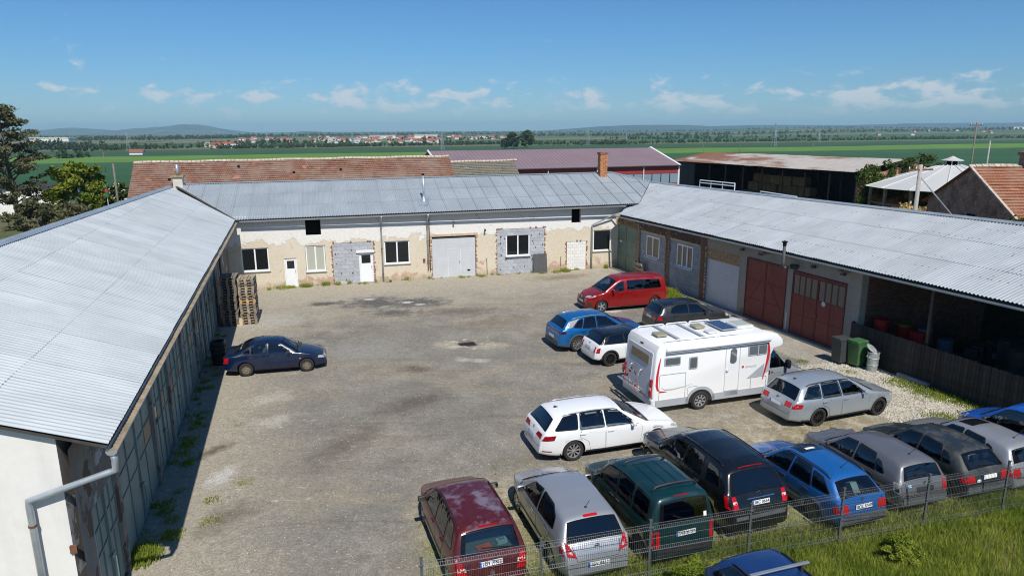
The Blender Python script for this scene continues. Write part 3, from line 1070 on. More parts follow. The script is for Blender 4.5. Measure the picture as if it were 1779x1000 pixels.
# block field with a window
block_infill(BW, 4.5, 8.0, 0, 3.22, [(5.16, 6.9, 1.27, 2.84)], .5, .25, M_BLOCK, name='block_wall', seed=7)
window(BW, 5.16, 6.9, 1.27, 2.84, y=.03)
brick_jamb(BW, 4.5, 8.0, 0, 3.22, seed=8)
# white block filled doorway
block_infill(BW, 9.73, 11.22, 0, 2.08, [], .30, .23, M_BLOCKW, name='block_wall', seed=9, mortar=M_BLOCK)
brick_jamb(BW, 9.73, 11.22, 0, 2.08, seed=10)
# small near-black pieces on the block fields, drawn as open joints
for (xa, xb, za, zb, sd) in ((-6.6, -5.1, .2, 2.4, 1), (4.6, 7.9, .3, 1.2, 2), (7.0, 7.9, 1.2, 2.9, 3), (4.6, 5.1, 1.2, 2.8, 4)):
 rr = random.Random(sd)
 mb = MB()
 for k in range(10):
  x, z = rr.uniform(xa, xb), rr.uniform(za, zb)
  mb.box((x, .012, z), (rr.uniform(.03, .06), .02, rr.uniform(.05, .13)), rot=Matrix.Rotation(rr.uniform(-.5, .5), 3, 'Y'))
 stuff(mb.build('joint_hole', M_DARK, BW))
downpipe(BW, -3.52, .02, 4.5, y_top=-.7)
downpipe(BW, -.42, .75, 4.5, y_top=-.7)
o = downpipe(BW, -.29, .6, 4.4, y=-.12, r=.03, mat=M_RUST, offset_top=False, name='cable_conduit')
# slanting pipe beside the last window
mb = MB()
mb.tube([(13.6, -.9, 4.15), (13.2, -.35, 3.95), (11.62, -.14, 3.25), (11.62, -.14, 3.1), (11.62, -.14, .03)], .055, 10)
mb.build('downspout', M_ZINC, BW, smooth=True)
MB().bx(-.78, -.62, -.09, .0, 1.22, 1.42).build('junction_box', M_RUST, BW)
for (x, z) in ((1.4, 3.9), (3.6, 3.25), (-12.9, 3.95)):
 mb = MB()
 mb.tube([(x, 0, z), (x, -.14, z + .02)], .02, 6).rbox((x, -.2, z - .02), (.12, .14, .16), .03)
 mb.build('wall_lamp', M_BLACKBOARD, BW)
# bracket pipes and odd rods on the wall foot
MB().tube([(3.75, -.05, .05), (3.72, -.05, 1.2)], .02, 6).build('iron_rod', M_RUST, BW)
MB().tube([(9.25, -.05, .35), (9.25, -.05, 1.05)], .015, 6).build('iron_rod', M_RUST, BW)

# back roof
B_E0, B_E1 = Vector((-17.35, 42.66, 4.57)), Vector((8.85, 49.68, 4.70))
B_R0, B_R1 = Vector((-23.25, 47.2, 6.47)), Vector((8.0, 55.62, 6.65))
VAL_R = Vector((10.3, 55.0, 5.86))
B_UP = B_E0 + (B_R1 - B_E1) + Vector((0, 0, 0))
B_UP = B_E0 + Vector((-.2586, .966, 0)) * 6.0 + Vector((0, 0, 1.96))
def onplane(p, e0, e1, up):
 n = (e1 - e0).cross(up - e0).normalized()
 p = Vector(p)
 p.z = e0.z - ((p.x - e0.x) * n.x + (p.y - e0.y) * n.y) / n.z
 return p
B_R0p, B_R1p = onplane(B_R0, B_E0, B_E1, B_UP), onplane(B_R1, B_E0, B_E1, B_UP)
B_VRp = onplane((10.96, 54.34, 0), B_E0, B_E1, B_UP)
sheet_roof(BW, B_E0, B_E1, B_UP, [B_E0, onplane((9.28, 49.85, 0), B_E0, B_E1, B_UP), B_VRp, B_R1p, B_R0p], 1.06, 2.02, M_SHEET_B, seed=2, nest=False)
cap_strip(BW, [B_R0p, B_R1p, B_VRp], .2, M_FLASH)
# rear slope and rear wall so that the wing stands closed
inv = BW.matrix_world.inverted()
def quad_part(name, parent, pts, mat):
 inv = parent.matrix_world.inverted()
 mb = MB()
 mb.add([inv @ Vector(p) for p in pts], [tuple(range(len(pts)))])
 return mb.build(name, mat, parent, fix=False)
bk = Vector((-.2586, .966, 0))
quad_part('rear_roof', BW, [B_R0p, B_R1p, B_R1p + bk * 5.5 + Vector((3, .8, -2.0)), B_R0p + bk * 5.5 + Vector((0, 0, -1.9))], M_SHEET_B)
quad_part('rear_wall', BW, [B_R0p + bk * 5 + Vector((0, 0, -1.8)), B_R1p + bk * 5 + Vector((3, .8, -1.9)), (12.5, 61.0, 0), (-24.5, 51.8, 0)], M_PLR)
off = Vector((.2586, -.966, 0)) * .07
gutter(BW, B_E0 + off + Vector((.25, .07, -.07)), B_E1 + off + Vector((-.6, -.16, -.07)), silt=False)
cap_strip(BW, [B_E0 + Vector((0, 0, .05)), B_R0p + Vector((0, 0, .05))], .09, M_DECK, 'valley_flashing', .03)
# chimneys and flue
def chimney(name_parent, x, y, z0, z1, w, d, rz, bricks, mat):
 p = part('chimney', name_parent)
 p.matrix_local = name_parent.matrix_world.inverted() @ (Matrix.Translation((x, y, 0)) @ Matrix.Rotation(rz, 4, 'Z'))
 if bricks:
  MB().bx(-w / 2 + .012, w / 2 - .012, -d / 2 + .012, d / 2 - .012, z0, z1).build('shaft', M_MORTAR, p)
  rr = random.Random(5)
  bh = .077
  c = {}
  k = 0
  z = z0 + .35
  while z < z1 - .12:
   for ax in (0, 1):
    n = 3 if ax == 0 else 3
    ln = (w if ax == 0 else d)
    for i in range(n):
     bl = ln / n
     cen = -ln / 2 + bl * (i + .5)
     key = (ax, round(bl, 3))
     if key not in c:
      c[key] = MB().box((0, 0, bh / 2 - .005), ((bl - .012), .03, bh - .012) if ax == 0 else (.03, bl - .012, bh - .012)).mesh('brick', mat, fix=True)
     for sg in (-1, 1):
      if ax == 0:
       link('brick', c[key], p, (cen + (.03 if k % 2 else -.03) * (0 < i < n - 1), sg * (d / 2 - .002 + rr.uniform(0, .01)), z))
      else:
       link('brick', c[key], p, (sg * (w / 2 - .002 + rr.uniform(0, .01)), cen, z))
   z += bh
   k += 1
  MB().bx(-w / 2 - .06, w / 2 + .06, -d / 2 - .06, d / 2 + .06, z1 - .12, z1).bx(-w / 2 + .1, w / 2 - .1, -d / 2 + .1, d / 2 - .1, z1, z1 + .02).build('crown', M_BRICKD, p)
  MB().bx(-w / 2 - .03, w / 2 + .03, -d / 2 - .03, d / 2 + .03, z0, z0 + .34).build('flashing', M_SHEET, p)
 else:
  MB().bx(-w / 2, w / 2, -d / 2, d / 2, z0, z1 - .1).build('shaft', mat, p)
  MB().bx(-w / 2 - .1, w / 2 + .1, -d / 2 - .1, d / 2 + .1, z1 - .1, z1).build('crown', plain('lichen_slab', (.30, .25, .12), .9, 0, .3, 5), p)
  MB().tube([(0, 0, z1), (0, 0, z1 + .75)], .11, 12).build('flue', M_ZINC, p, smooth=True)
 return p
M_CHBRICK = plain('orange_chimney_brick', (.48, .20, .085), 0.88, 0, .4, 6, fine=.2, ov=.28)
chimney(BW, 7.2, 54.7, 6.0, 8.25, .56, .56, R(15), True, M_CHBRICK)
chimney(BW, -22.75, 47.1, 6.0, 7.1, .6, .55, R(15), False, plain('pale_chimney_render', (.58, .54, .46), .9, 0, .1, 4))
fl = part('flue_pipe', BW)
fl.matrix_local = BW.matrix_world.inverted() @ Matrix.Translation((-6.1, 47.6, 0))
MB().tube([(0, 0, 4.9), (0, 0, 7.0)], .07, 12).build('pipe', M_ZINC, fl, smooth=True)
MB().lathe([(.0, 7.14), (.10, 7.1), (.10, 7.02), (.075, 7.0), (.075, 6.98)], 12).build('cowl', M_DARK, fl)
mb = MB()
mb.add([(-.35, -.8, 5.03), (.35, -.8, 5.03), (.35, .55, 5.45), (-.35, .55, 5.45)], [(0, 1, 2, 3)])
mb.lathe([(.07, 5.6), (.085, 5.55), (.22, 5.22)], 12)
mb.build('flashing', M_FLASH, fl)
# loose dark panel leaning on the wall
o = MB().box((0, 0, .68), (1.04, .03, 1.36)).build('loose_board', M_BLACKBOARD)
o.matrix_world = BW.matrix_world @ Matrix.Translation((7.64, -.27, -.02)) @ Matrix.Rotation(R(-9), 4, 'X')
tag(o, 'dark grey board leaning against the back wall beside the grey block field', 'board')

# ============================ left wing
LW = thing('garage_building', 'long garage wing on the left with dark green metal gates under a pale corrugated roof', 'building', (-11.72, 22.68, 0), math.atan2(.954, -.301))
bpy.context.view_layer.update()
L_E0, L_E1 = Vector((-7.53, 11.73, 4.35)), Vector((-17.35, 42.66, 4.57))
L_UP = L_E0 + Vector((-.954, -.301, 0)) * 5 + Vector((0, 0, 1.92))
L_R0 = onplane((-13.25, 9.93, 0), L_E0, L_E1, L_UP)
L_R1 = onplane((-23.55, 47.35, 0), L_E0, L_E1, L_UP)
sheet_roof(LW, L_E0, L_E1, L_UP, [L_E0, L_E1, L_R1, L_R0], 1.06, 2.25, M_SHEET, seed=3)
cap_strip(LW, [L_R0 + Vector((-.05, -.02, 0)), L_R1], .30, M_FLASH)
quad_part('rear_roof', LW, [L_R0, L_R1, L_R1 + Vector((-5.0, -1.6, -1.9)), L_R0 + Vector((-5.0, -1.6, -1.9))], M_SHEET)
quad_part('rear_wall', LW, [L_R0 + Vector((-4.6, -1.5, -1.8)), L_R1 + Vector((-4.6, -1.5, -1.8)), (-28.0, 45.8, 0), (-17.8, 8.4, 0)], M_PLR)
# gates: post positions along the wall
posts = [-11.55, -8.95, -4.68, -1.95, 1.05, 4.5, 7.2, 9.9, 13.0]
lholes = [(a + .13, b - .13, 0.0, 2.86) for a, b in zip(posts[:-1], posts[1:])]
lholes[0] = (-10.85, -9.1, 0.0, 2.62)
wall_holes('wall', LW, -11.58, 20.8, -.1, 4.28, lholes, M_PLL, .2)
MB().bx(-11.2, 20.5, .55, .6, -.1, 4.2).build('shade_backing', M_DARK, LW)  # near-black sheet that paints the dark behind the gates
quad_part('far_wall', LW, [LW.matrix_world @ Vector(p) for p in ((14.0, -.012, -.1), (21.2, -.012, -.1), (21.2, -.012, 4.5), (14.0, -.012, 4.4))], M_PLBLUE)
# concrete posts proud of the wall
for k, s in enumerate(posts[1:]):
 MB().bx(s - .12, s + .12, -.05, .02, -.05, 2.98).build('post', M_PLL, LW)
MB().bx(-8.8, 14.0, -.045, .0, 2.99, 3.2).build('lintel', M_CONC, LW)
rr = random.Random(11)
for k, (a, b, z0, z1) in enumerate(lholes):
 gt = part('gate', LW)
 mid = (a + b) / 2 + .02
 for (xa, xb) in ((a + .01, mid - .012), (mid + .012, b - .01)):
  yy = .03 + rr.uniform(-.01, .01)
  lf = MB().bx(xa, xb, yy, yy + .03, z0 + .06, z1 - .02)
  leaf = lf.build('leaf', M_GATE, gt)
  fr = MB()
  t_ = .035
  rows = [z0 + .06, z0 + .06, 1.62 if z1 > 2.7 else 1.5, 2.2 if z1 > 2.7 else 2.05, z1 - .02]
  for z in rows:
   if z > z0 + .1:
    fr.bx(xa, xb, yy - .022, yy, z - t_ / 2, min(z1, z + t_ / 2))
  for x in (xa + t_ / 2, (xa + xb) / 2, xb - t_ / 2):
   fr.bx(x - t_ / 2, x + t_ / 2, yy - .023, yy - .001, z0 + .07, z1 - .03)
  fr.build('leaf_frame', M_GATEF, gt)
  nw = 2
  for i in range(nw):
   x0 = xa + .05 + (xb - xa - .1) / nw * i
   x1 = xa + .05 + (xb - xa - .1) / nw * (i + 1)
   if rr.random() < .42:
    mt = rr.choice((M_WGLASS_W, M_WGLASS_W, M_GATEF, M_WGLASS))
    MB().bx(x0 + .04, x1 - .04, yy - .012, yy + .01, rows[2] + .05, rows[3] - .05).build('pane', mt, gt)
 mb = MB()
 mb.bx(mid - .03, mid + .03, -.02, .02, z0 + .05, z1 - .02)
 mb.bx(mid - .10, mid + .12, -.05, -.005, 1.02, 1.09).tube([(mid + .02, -.06, .25), (mid + .02, -.06, 1.0)], .014, 6)
 mb.build('bolt_bar', M_GATEF, gt)
# far stretch: board, pipe
downpipe(LW, 15.2, .02, 4.2, y=-.1, r=.05, mat=M_BLACKBOARD, offset_top=False)
MB().bx(16.3, 16.5, -.06, 0, 1.5, 4.0).build('cable_board', M_WOODW, LW)
# near gable wall, white render
wl = Vector((-8.42, 11.62, 0))
gd = Vector((-.954, -.301, 0))
sl = 1.92 / 5
def zr(t_):
 return 4.35 + (t_ + .95) * sl - .13
pl = [wl, wl + gd * 11, wl + gd * 11 + Vector((0, 0, 4.0)), wl + gd * 5.0 + Vector((0, 0, zr(5.0))), wl + Vector((0, 0, zr(-.0)))]
quad_part('gable_wall', LW, pl, M_PLW)
# return of the yard wall up to the white corner
loc = [LW.matrix_world @ Vector(p) for p in ((-11.62, -.006, -.1), (-10.85, -.006, -.1), (-10.85, -.006, 2.62), (-9.1, -.006, 2.62), (-9.1, -.006, 4.34), (-11.62, -.006, 4.3))]
loc[0] = wl + Vector((0, 0, -.1))
loc[5] = wl + Vector((0, 0, 4.55))
quad_part('bare_wall', LW, loc, M_PLBLUE)
off = Vector((.954, .301, 0)) * .06
dl_ = (L_E1 - L_E0).normalized()
g = gutter(LW, L_E0 + off + Vector((0, 0, -.10)) - dl_ * .10, L_E1 + off + Vector((0, 0, -.10)) - dl_ * .3, .10)
# the downspout that doubles back across the gable
e = L_E0 + off + Vector((0, 0, -.18)) - dl_ * .02
inv = LW.matrix_world.inverted()
el2 = e + Vector((0, 0, -.34))
turn = wl + gd * .55 + Vector((.05, -.12, 3.42))
mb = MB()
mb.tube([inv @ p for p in (e, e + Vector((.02, 0, -.12)), el2, el2 + (turn - el2) * .06, turn - (turn - el2) * .04, turn, turn + Vector((0, 0, -.12)), Vector((turn.x, turn.y, 0.0)))], .062, 12)
ds = mb.build('downspout', M_ZINC, LW, smooth=True)
for z in (2.9, 1.5):
 mb = MB()
 mb.tube([inv @ Vector((turn.x, turn.y, z)), inv @ Vector((turn.x, turn.y, z + .035))], .075, 12)
 mb.bx(*[c for c in (inv @ Vector((turn.x, turn.y, z)))[:1]] * 1, 0, 0, 0, 0, 0) if False else None
 mb.build('bracket', M_RUST, ds)
MB().box(inv @ (wl + Vector((.02, -.02, 2.25))), (.06, .12, .16)).build('hook', M_RUST, LW)

# ============================ right wing
RW = thing('storage_building', 'long wing on the right with red doors, block walls and an open bay', 'building', (12.01, 38.49, 0), math.atan2(-.941, .339))
bpy.context.view_layer.update()
R_E0, R_E1 = Vector((7.48, 48.87, 4.05)), Vector((17.22, 22.21, 4.12))
rd = (R_E1 - R_E0).normalized()
R_E2 = R_E1 + rd * 14
rn = Vector((-rd.y, rd.x, 0)).normalized()
R_UP = R_E0 + rn * 5 + Vector((0, 0, 1.48))
R_VT = onplane((10.6, 55.4, 0), R_E0, R_E1, R_UP)
R_R0 = onplane((11.3, 56.2, 0), R_E0, R_E1, R_UP)
R_R1 = onplane((21.75, 28.75, 0), R_E0, R_E1, R_UP)
R_R2 = R_R1 + (R_R1 - R_R0).normalized() * 14
R_KN = onplane((9.2, 50.35, 0), R_E0, R_E1, R_UP)
sheet_roof(RW, R_E0, R_E1, R_UP, [onplane((7.72, 48.6, 0), R_E0, R_E1, R_UP), R_E2, R_R2, R_R0], 1.06, 2.15, M_SHEET_R, seed=4, jitter=.012)
cap_strip(RW, [R_R0, R_R2], .30, M_FLASH)
rb = rn * 5.5 + Vector((0, 0, -1.7))
quad_part('rear_roof', RW, [R_R0, R_R2, R_R2 + rb, R_R0 + rb], M_SHEET_R)
rb2 = rn * 5.2
quad_part('rear_wall', RW, [R_R0 + rb2 + Vector((0, 0, -1.6)), R_R2 + rb2 + Vector((0, 0, -1.6)), Vector((*(R_R2 + rb2)[:2], 0)), Vector((*(R_R0 + rb2)[:2], 0))], M_PLR)
rholes = [(-12.6, -9.55, 0, 3.2), (-9.1, -5.75, 0, 3.2), (-5.4, -1.95, 0, 3.2), (-1.45, 1.62, 0, 3.2), (2.27, 5.32, 0, 3.27), (5.76, 9.1, 0, 3.2)]
wall_holes('wall', RW, -13.6, 9.62, -.1, 4.0, rholes, M_PLR, .22)
MB().bx(-13.4, 9.4, .5, .55, -.1, 3.95).build('shade_backing', M_DARK, RW)  # near-black sheet standing in for the shade inside the wing
# wooden panelling under the eave of the first bays
MB().bx(-12.7, -9.5, -.03, 0.0, 3.22, 3.85).build('panel_board', M_GATEF, RW)
for k in range(3):
 MB().bx(-12.65 + k * 1.06, -11.63 + k * 1.06, -.045, -.03, 3.26, 3.6).build('panel_board', plain('rust_stained_panel', (.22, .12, .05), .85, 0, .4, 4) if k == 0 else bpy.data.materials['rust_stained_panel'], RW)
# brick field above the block walls
M_BRW = plain('soot_brown_brick', (.135, .08, .055), .92, 0, .35, 6, fine=.25, ov=.25)
for (a, b) in ((-9.1, -5.75), (-5.4, -1.95)):
 rr = random.Random(int(a * 10))
 bkp = MB().bx(a, b, -.012, -.002, 3.2, 3.9).build('brick_field', M_MORTAR, RW)
 bme = MB().bx(-.135, .135, 0, .03, 0, .068).mesh('brick', M_BRW, fix=True)
 for r_ in range(9):
  x = a + (.07 if r_ % 2 else .14)
  while x < b:
   if rr.random() < .93:
    link('brick', bme, bkp, (x, -.034 + rr.uniform(-.004, .006), 3.205 + r_ * .077))
   x += .285
# posts with ragged bricks
for s in (-9.32, -5.57, -1.78, -1.58 + .02):
 MB().bx(s - .13, s + .13, -.04, .01, 0, 3.85).build('post', M_WOODW if s < -9 else M_BRICKD, RW)
brick_jamb(RW, -9.45, -9.15, 0, 3.2, -.03, 21, False, M_OSB)
brick_jamb(RW, -5.72, -5.42, 0, 3.7, -.03, 22, False, M_OSB)
brick_jamb(RW, -1.93, -1.46, 0, 3.2, -.03, 23, False, M_WOODL)
# green double door
gt = part('door', RW)
for (xa, xb) in ((-12.6, -11.09), (-11.06, -9.56)):
 MB().bx(xa, xb, .03, .07, .04, 3.18).build('leaf', M_GATEG, gt)
 fr = MB()
 for z in (.08, 1.1, 2.1, 3.14):
  fr.bx(xa + .01, xb - .01, .012, .03, z - .03, z + .03)
 for x in (xa + .03, xb - .03):
  fr.bx(x - .028, x + .028, .011, .029, .05, 3.17)
 fr.build('leaf_frame', M_GATEG, gt)
MB().bx(-11.95, -11.65, .005, .03, 1.98, 2.1).build('sign_plate', M_PVC, gt)
MB().bx(-11.0, -10.94, -.02, .03, 1.25, 1.45).build('handle', M_ZINC, gt)
# block walls with white windows
for k, (a, b, wa, wb_) in enumerate(((-9.1, -5.75, -8.22, -6.58), (-5.4, -1.95, -4.5, -2.78))):
 block_infill(RW, a, b, 0, 3.12, [(wa, wb_, 1.56, 2.98)], .42, .24, M_BLOCKD, name='block_wall', seed=30 + k)
 window(RW, wa, wb_, 1.56, 2.98, y=.0, cols=3 if k else 2, frame=.09, glass=M_WGLASS_W)
 MB().bx(a + .15, b - .15, -.05, .02, 3.13, 3.24).build('lintel_board', M_WOODL, RW)
# grey sectional door with chipboard above
g = part('garage_door', RW)
mb = MB()
for k in range(11):
 h = 2.56 / 11
 mb.bx(-1.42, 1.6, .08, .12, k * h + .005, (k + 1) * h - .005)
 mb.bx(-1.42, 1.6, .085, .11, (k + 1) * h - .0055, (k + 1) * h + .0045)
mb.build('door_panel', M_STEELG, g)
mb = MB()
for (a, b, c, d) in ((-.05, -.03, .06, 2.02), (.84, .86, .06, 2.02), (-.05, .86, 2.0, 2.02)):
 mb.bx(a, b, .07, .081, c, d)
mb.build('wicket_frame', M_WHITEGAP, g)
MB().bx(-1.45, 1.62, .01, .06, 2.58, 3.2).build('chipboard_panel', M_OSB, RW)
# two oxide red double doors
for k, (a, b, z1) in enumerate(((2.27, 5.32, 3.25), (5.76, 9.1, 3.18))):
 gt = part('door', RW)
 mid = (a + b) / 2
 lv = [(a + .03, mid - .01), (mid + .01, b - .03)]
 for (xa, xb) in lv:
  y0 = -.02
  split = xa + (xb - xa) / 2
  if k == 0:
   MB().bx(xa, xb, y0, y0 + .04, .05, z1 - .05).build('leaf', M_REDDOOR, gt)
  else:
   MB().bx(xa, xb, y0, y0 + .04, .05, 2.05).bx(xa, xb, y0, y0 + .04, 3.0, z1 - .05).build('leaf', M_REDDOOR, gt)
   nb = 4
   for i in range(nb):
    x0 = xa + .05 + (xb - xa - .1) / nb * i
    x1 = xa + .05 + (xb - xa - .1) / nb * (i + 1)
    MB().bx(x0 + .025, x1 - .025, y0 + .01, y0 + .03, 2.05, 3.0).build('pane', M_PANE_DUST, gt)
  fr = MB()
  for z in ((.07, 1.1, 2.1, z1 - .08) if k == 0 else (.07, 1.05, 2.03, 3.02, z1 - .06)):
   fr.bx(xa, xb, y0 - .014, y0, z - .025, z + .025)
  xsf = (xa + .025, xb - .025) if k == 0 else (xa + .025, xb - .025, split)
  for x in xsf:
   fr.bx(x - .024, x + .024, y0 - .0135, y0 + .001, .06, z1 - .06)
  if k == 0:
   fr.box(((xa + xb) / 2, y0 - .006, 1.6), (.02, .012, 2.0), rot=Matrix.Rotation(R(35 if xa == lv[0][0] else -35), 3, 'Y'))
  else:
   for i in range(1, 4):
    x0 = xa + .05 + (xb - xa - .1) / 4 * i
    fr.bx(x0 - .026, x0 + .026, y0 - .012, y0 + .03, 2.05, 3.0)
  fr.build('leaf_frame', M_REDFRAME, gt)
 fr = MB()
 fr.bx(a, a + .03, -.05, .03, 0, z1).bx(b - .03, b, -.05, .03, 0, z1).bx(a, b, -.051, .031, z1 - .045, z1)
 fr.build('door_frame', M_REDFRAME, gt)
 MB().bx(mid - .05, mid + .06, -.07, -.03, 1.2, 1.36).build('handle', M_RUST, gt)
 if k == 1:
  MB().lathe([(0, -.036), (.12, -.036), (.12, -.03), (0, -.03)], 18, axis='Y', c=(mid + .42, 0, 1.95)).build('round_sign', M_PVCG, gt)
# stove pipe elbow
sp = part('stove_pipe', RW)
mb = MB()
mb.tube([(5.98, .0, 3.42), (5.98, -.55, 3.42), (5.98, -.92, 3.42)], .075, 12)
mb.tube([(5.98, -.92, 3.36), (5.98, -.92, 3.7), (5.98, -.92, 4.55)], .075, 12)
mb.build('pipe', M_BLACKBOARD, sp, smooth=True)
MB().lathe([(0, 4.76), (.14, 4.7), (.14, 4.66), (.09, 4.66), (.09, 4.5)], 12, c=(5.98, -.92, 0)).build('cowl', M_DARK, sp)
MB().box((5.98, -.25, 3.42), (.3, .25, .22)).build('wall_box', M_BLACKBOARD, sp)
# floodlights and vents under the eave
for s in (1.9, 3.4, 7.1, 8.9):
 MB().bx(s - .1, s + .1, -.2, -.05, 3.55, 3.68).bx(s - .02, s + .02, -.06, .0, 3.6, 3.64).build('floodlight', M_BLACKBOARD, RW)
for s in (-9.0, 4.0, 9.1):
 MB().bx(s - .12, s + .12, -.55, .0, 3.74, 3.86).build('rafter_end', M_WOODW, RW)
MB().bx(5.5, 5.56, -.06, 0, .1, 1.0).build('cable_cover', M_PVCG, RW)
# gutter board along the eave
off = -rn * .05
gutter(RW, R_E0 + off + Vector((0, 0, -.07)) + rd * .1, R_E2 + off + Vector((0, 0, -.07)), .075, silt=False, mat=M_FLASH)
quad_part('gable_boards', RW, [R_E0 + Vector((0, 0, -.02)), R_KN + Vector((0, 0, -.02)), R_KN + Vector((0, 0, -.7)), R_E0 + Vector((0, 0, -.7))], M_WOODL)
quad_part('gable_wall', RW, [RW.matrix_world @ Vector(p) for p in ((-13.6, .0, 0), (-13.6, 4, 0), (-13.6, 4, 5.0), (-13.6, 0, 4.0))], M_PLL)
# open bay: end wall of brick, back, floor, iron posts
bay = MB().bx(9.62, 9.9, -.02, .35, -.1, 3.95).build('bay_pier', M_PLR, RW)
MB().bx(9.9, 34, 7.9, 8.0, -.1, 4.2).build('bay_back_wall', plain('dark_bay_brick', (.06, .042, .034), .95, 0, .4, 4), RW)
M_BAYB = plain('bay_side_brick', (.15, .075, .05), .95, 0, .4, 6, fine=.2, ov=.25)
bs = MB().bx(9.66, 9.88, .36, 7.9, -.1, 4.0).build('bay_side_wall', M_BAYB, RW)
bme = MB().bx(0, .02, -.135, .135, 0, .068).mesh('brick', M_BAYB, fix=True)
rr = random.Random(77)
for r_ in range(34):
 y = .5 + (.14 if r_ % 2 else 0)
 while y < 3.2 and r_ * .09 < 3.5:
  link('brick', bme, bs, (9.878 + rr.uniform(0, .008), y, .9 + r_ * .08))
  y += .29
for s in (13.25, 17.6, 22.0):
 MB().bx(s - .06, s + .06, .02, .14, 0, 4.0).build('post', plain('brown_iron_post', (.075, .05, .045), .7, .2, .3, 4) if s < 14 else bpy.data.materials['brown_iron_post'], RW)
# plank fence across the bay
pf = thing('plank_fence', 'dark weathered vertical plank fence closing the open bay on the right', 'fence', (0, 0, 0))
pf.matrix_world = RW.matrix_world.copy()
bpy.context.view_layer.update()
pm = [MB().bx(-.066, .066, -.012, .012, 0, h).mesh('plank', M_WOODD, fix=True) for h in (1.54, 1.55, 1.555, 1.56)]
rr = random.Random(5)
s = 9.75
while s < 24:
 o = link('plank', rr.choice(pm), pf, (s, -.16 + rr.uniform(-.008, .008), .05 + rr.uniform(-.012, .006)), (0, rr.uniform(-.006, .006), rr.uniform(-.03, .03)))
 s += .142
for z in (.4, 1.25):
 MB().bx(9.7, 24, -.14, -.09, z, z + .09).build('rail', M_WOODD, pf)
for s in (9.72, 13.3, 16.5, 19.6, 22.8):
 MB().bx(s - .05, s + .05, -.09, .02, 0, 1.62).build('post', M_WOODD, pf)
MB().bx(12.4, 13.8, -.34, -.18, 0, .16).build('kerb_stone', M_CONC, pf)
# ================================================================== beyond the yard
def leaf_material(name, a, b, rough=0.6, trans=0.25, sc=0.5):
 t = NT(name)
 v = t.world()
 c = t.mix(t.ramp(t.noise(v, sc, 4), [(0.35, 0.), (0.65, 1.)]), a, b)
 c = t.mix(1.0, c, t.ramp(t.noise(v, sc * 9, 2), [(0.3, .7), (0.7, 1.3)]), 'MULTIPLY')
 t.fin(c, rough, spec=.25)
 tr = t.n('ShaderNodeBsdfTranslucent')
 t.l(c, tr.inputs[0])
 mx = t.n('ShaderNodeMixShader')
 mx.inputs[0].default_value = trans
 t.l(t.b.outputs[0], mx.inputs[1])
 t.l(tr.outputs[0], mx.inputs[2])
 t.l(mx.outputs[0], t.o.inputs[0])
 return t.m
M_LEAF = leaf_material('broadleaf_foliage', (.050, .085, .018), (.105, .145, .030))
M_LEAFY = leaf_material('yellow_green_foliage', (.12, .165, .014), (.22, .26, .03))
M_LEAFD = leaf_material('dark_foliage', (.028, .052, .016), (.055, .085, .026))
M_NEEDLE = leaf_material('sparse_olive_foliage', (.085, .100, .045), (.16, .155, .075))
M_FARLEAF = leaf_material('far_woodland', (.034, .068, .022), (.080, .115, .036), sc=0.02)
M_BARK = plain('grey_brown_bark', (.12, .09, .07), .95, 0, .35, 5, fine=.3, bump=.4)
M_BLOSSOM = plain('white_blossom', (.75, .74, .66), .8, 0, .1)

def leaf_quads(C, Rr, n, size, rng, flat=0.75, shell=0.55):
 """n random little leaf faces in each ball (centre C, radius Rr)"""
 C = np.asarray(C, float).reshape(-1, 3)
 m = len(C)
 Rr = np.broadcast_to(np.asarray(Rr, float).reshape(-1, 1), (m, 1)) if np.ndim(Rr) else np.full((m, 1), Rr)
 d = rng.normal(size=(m, n, 3))
 d /= np.linalg.norm(d, axis=2, keepdims=True)
 r = Rr[:, :, None] * (shell + (1 - shell) * rng.random((m, n, 1))) * (0.75 + 0.5 * rng.random((m, n, 1)))
 P = C[:, None, :] + d * r * np.array([1, 1, flat])
 P = P.reshape(-1, 3)
 k = len(P)
 a = rng.normal(size=(k, 3))
 a /= np.linalg.norm(a, axis=1, keepdims=True)
 b = np.cross(a, rng.normal(size=(k, 3)))
 b /= np.linalg.norm(b, axis=1, keepdims=True)
 s = size * (0.55 + 0.9 * rng.random((k, 1)))
 v = np.stack([P - a * s, P - b * s * .55, P + a * s, P + b * s * .55], 1).reshape(-1, 3)
 f = np.arange(4 * k).reshape(-1, 4)
 return v, f

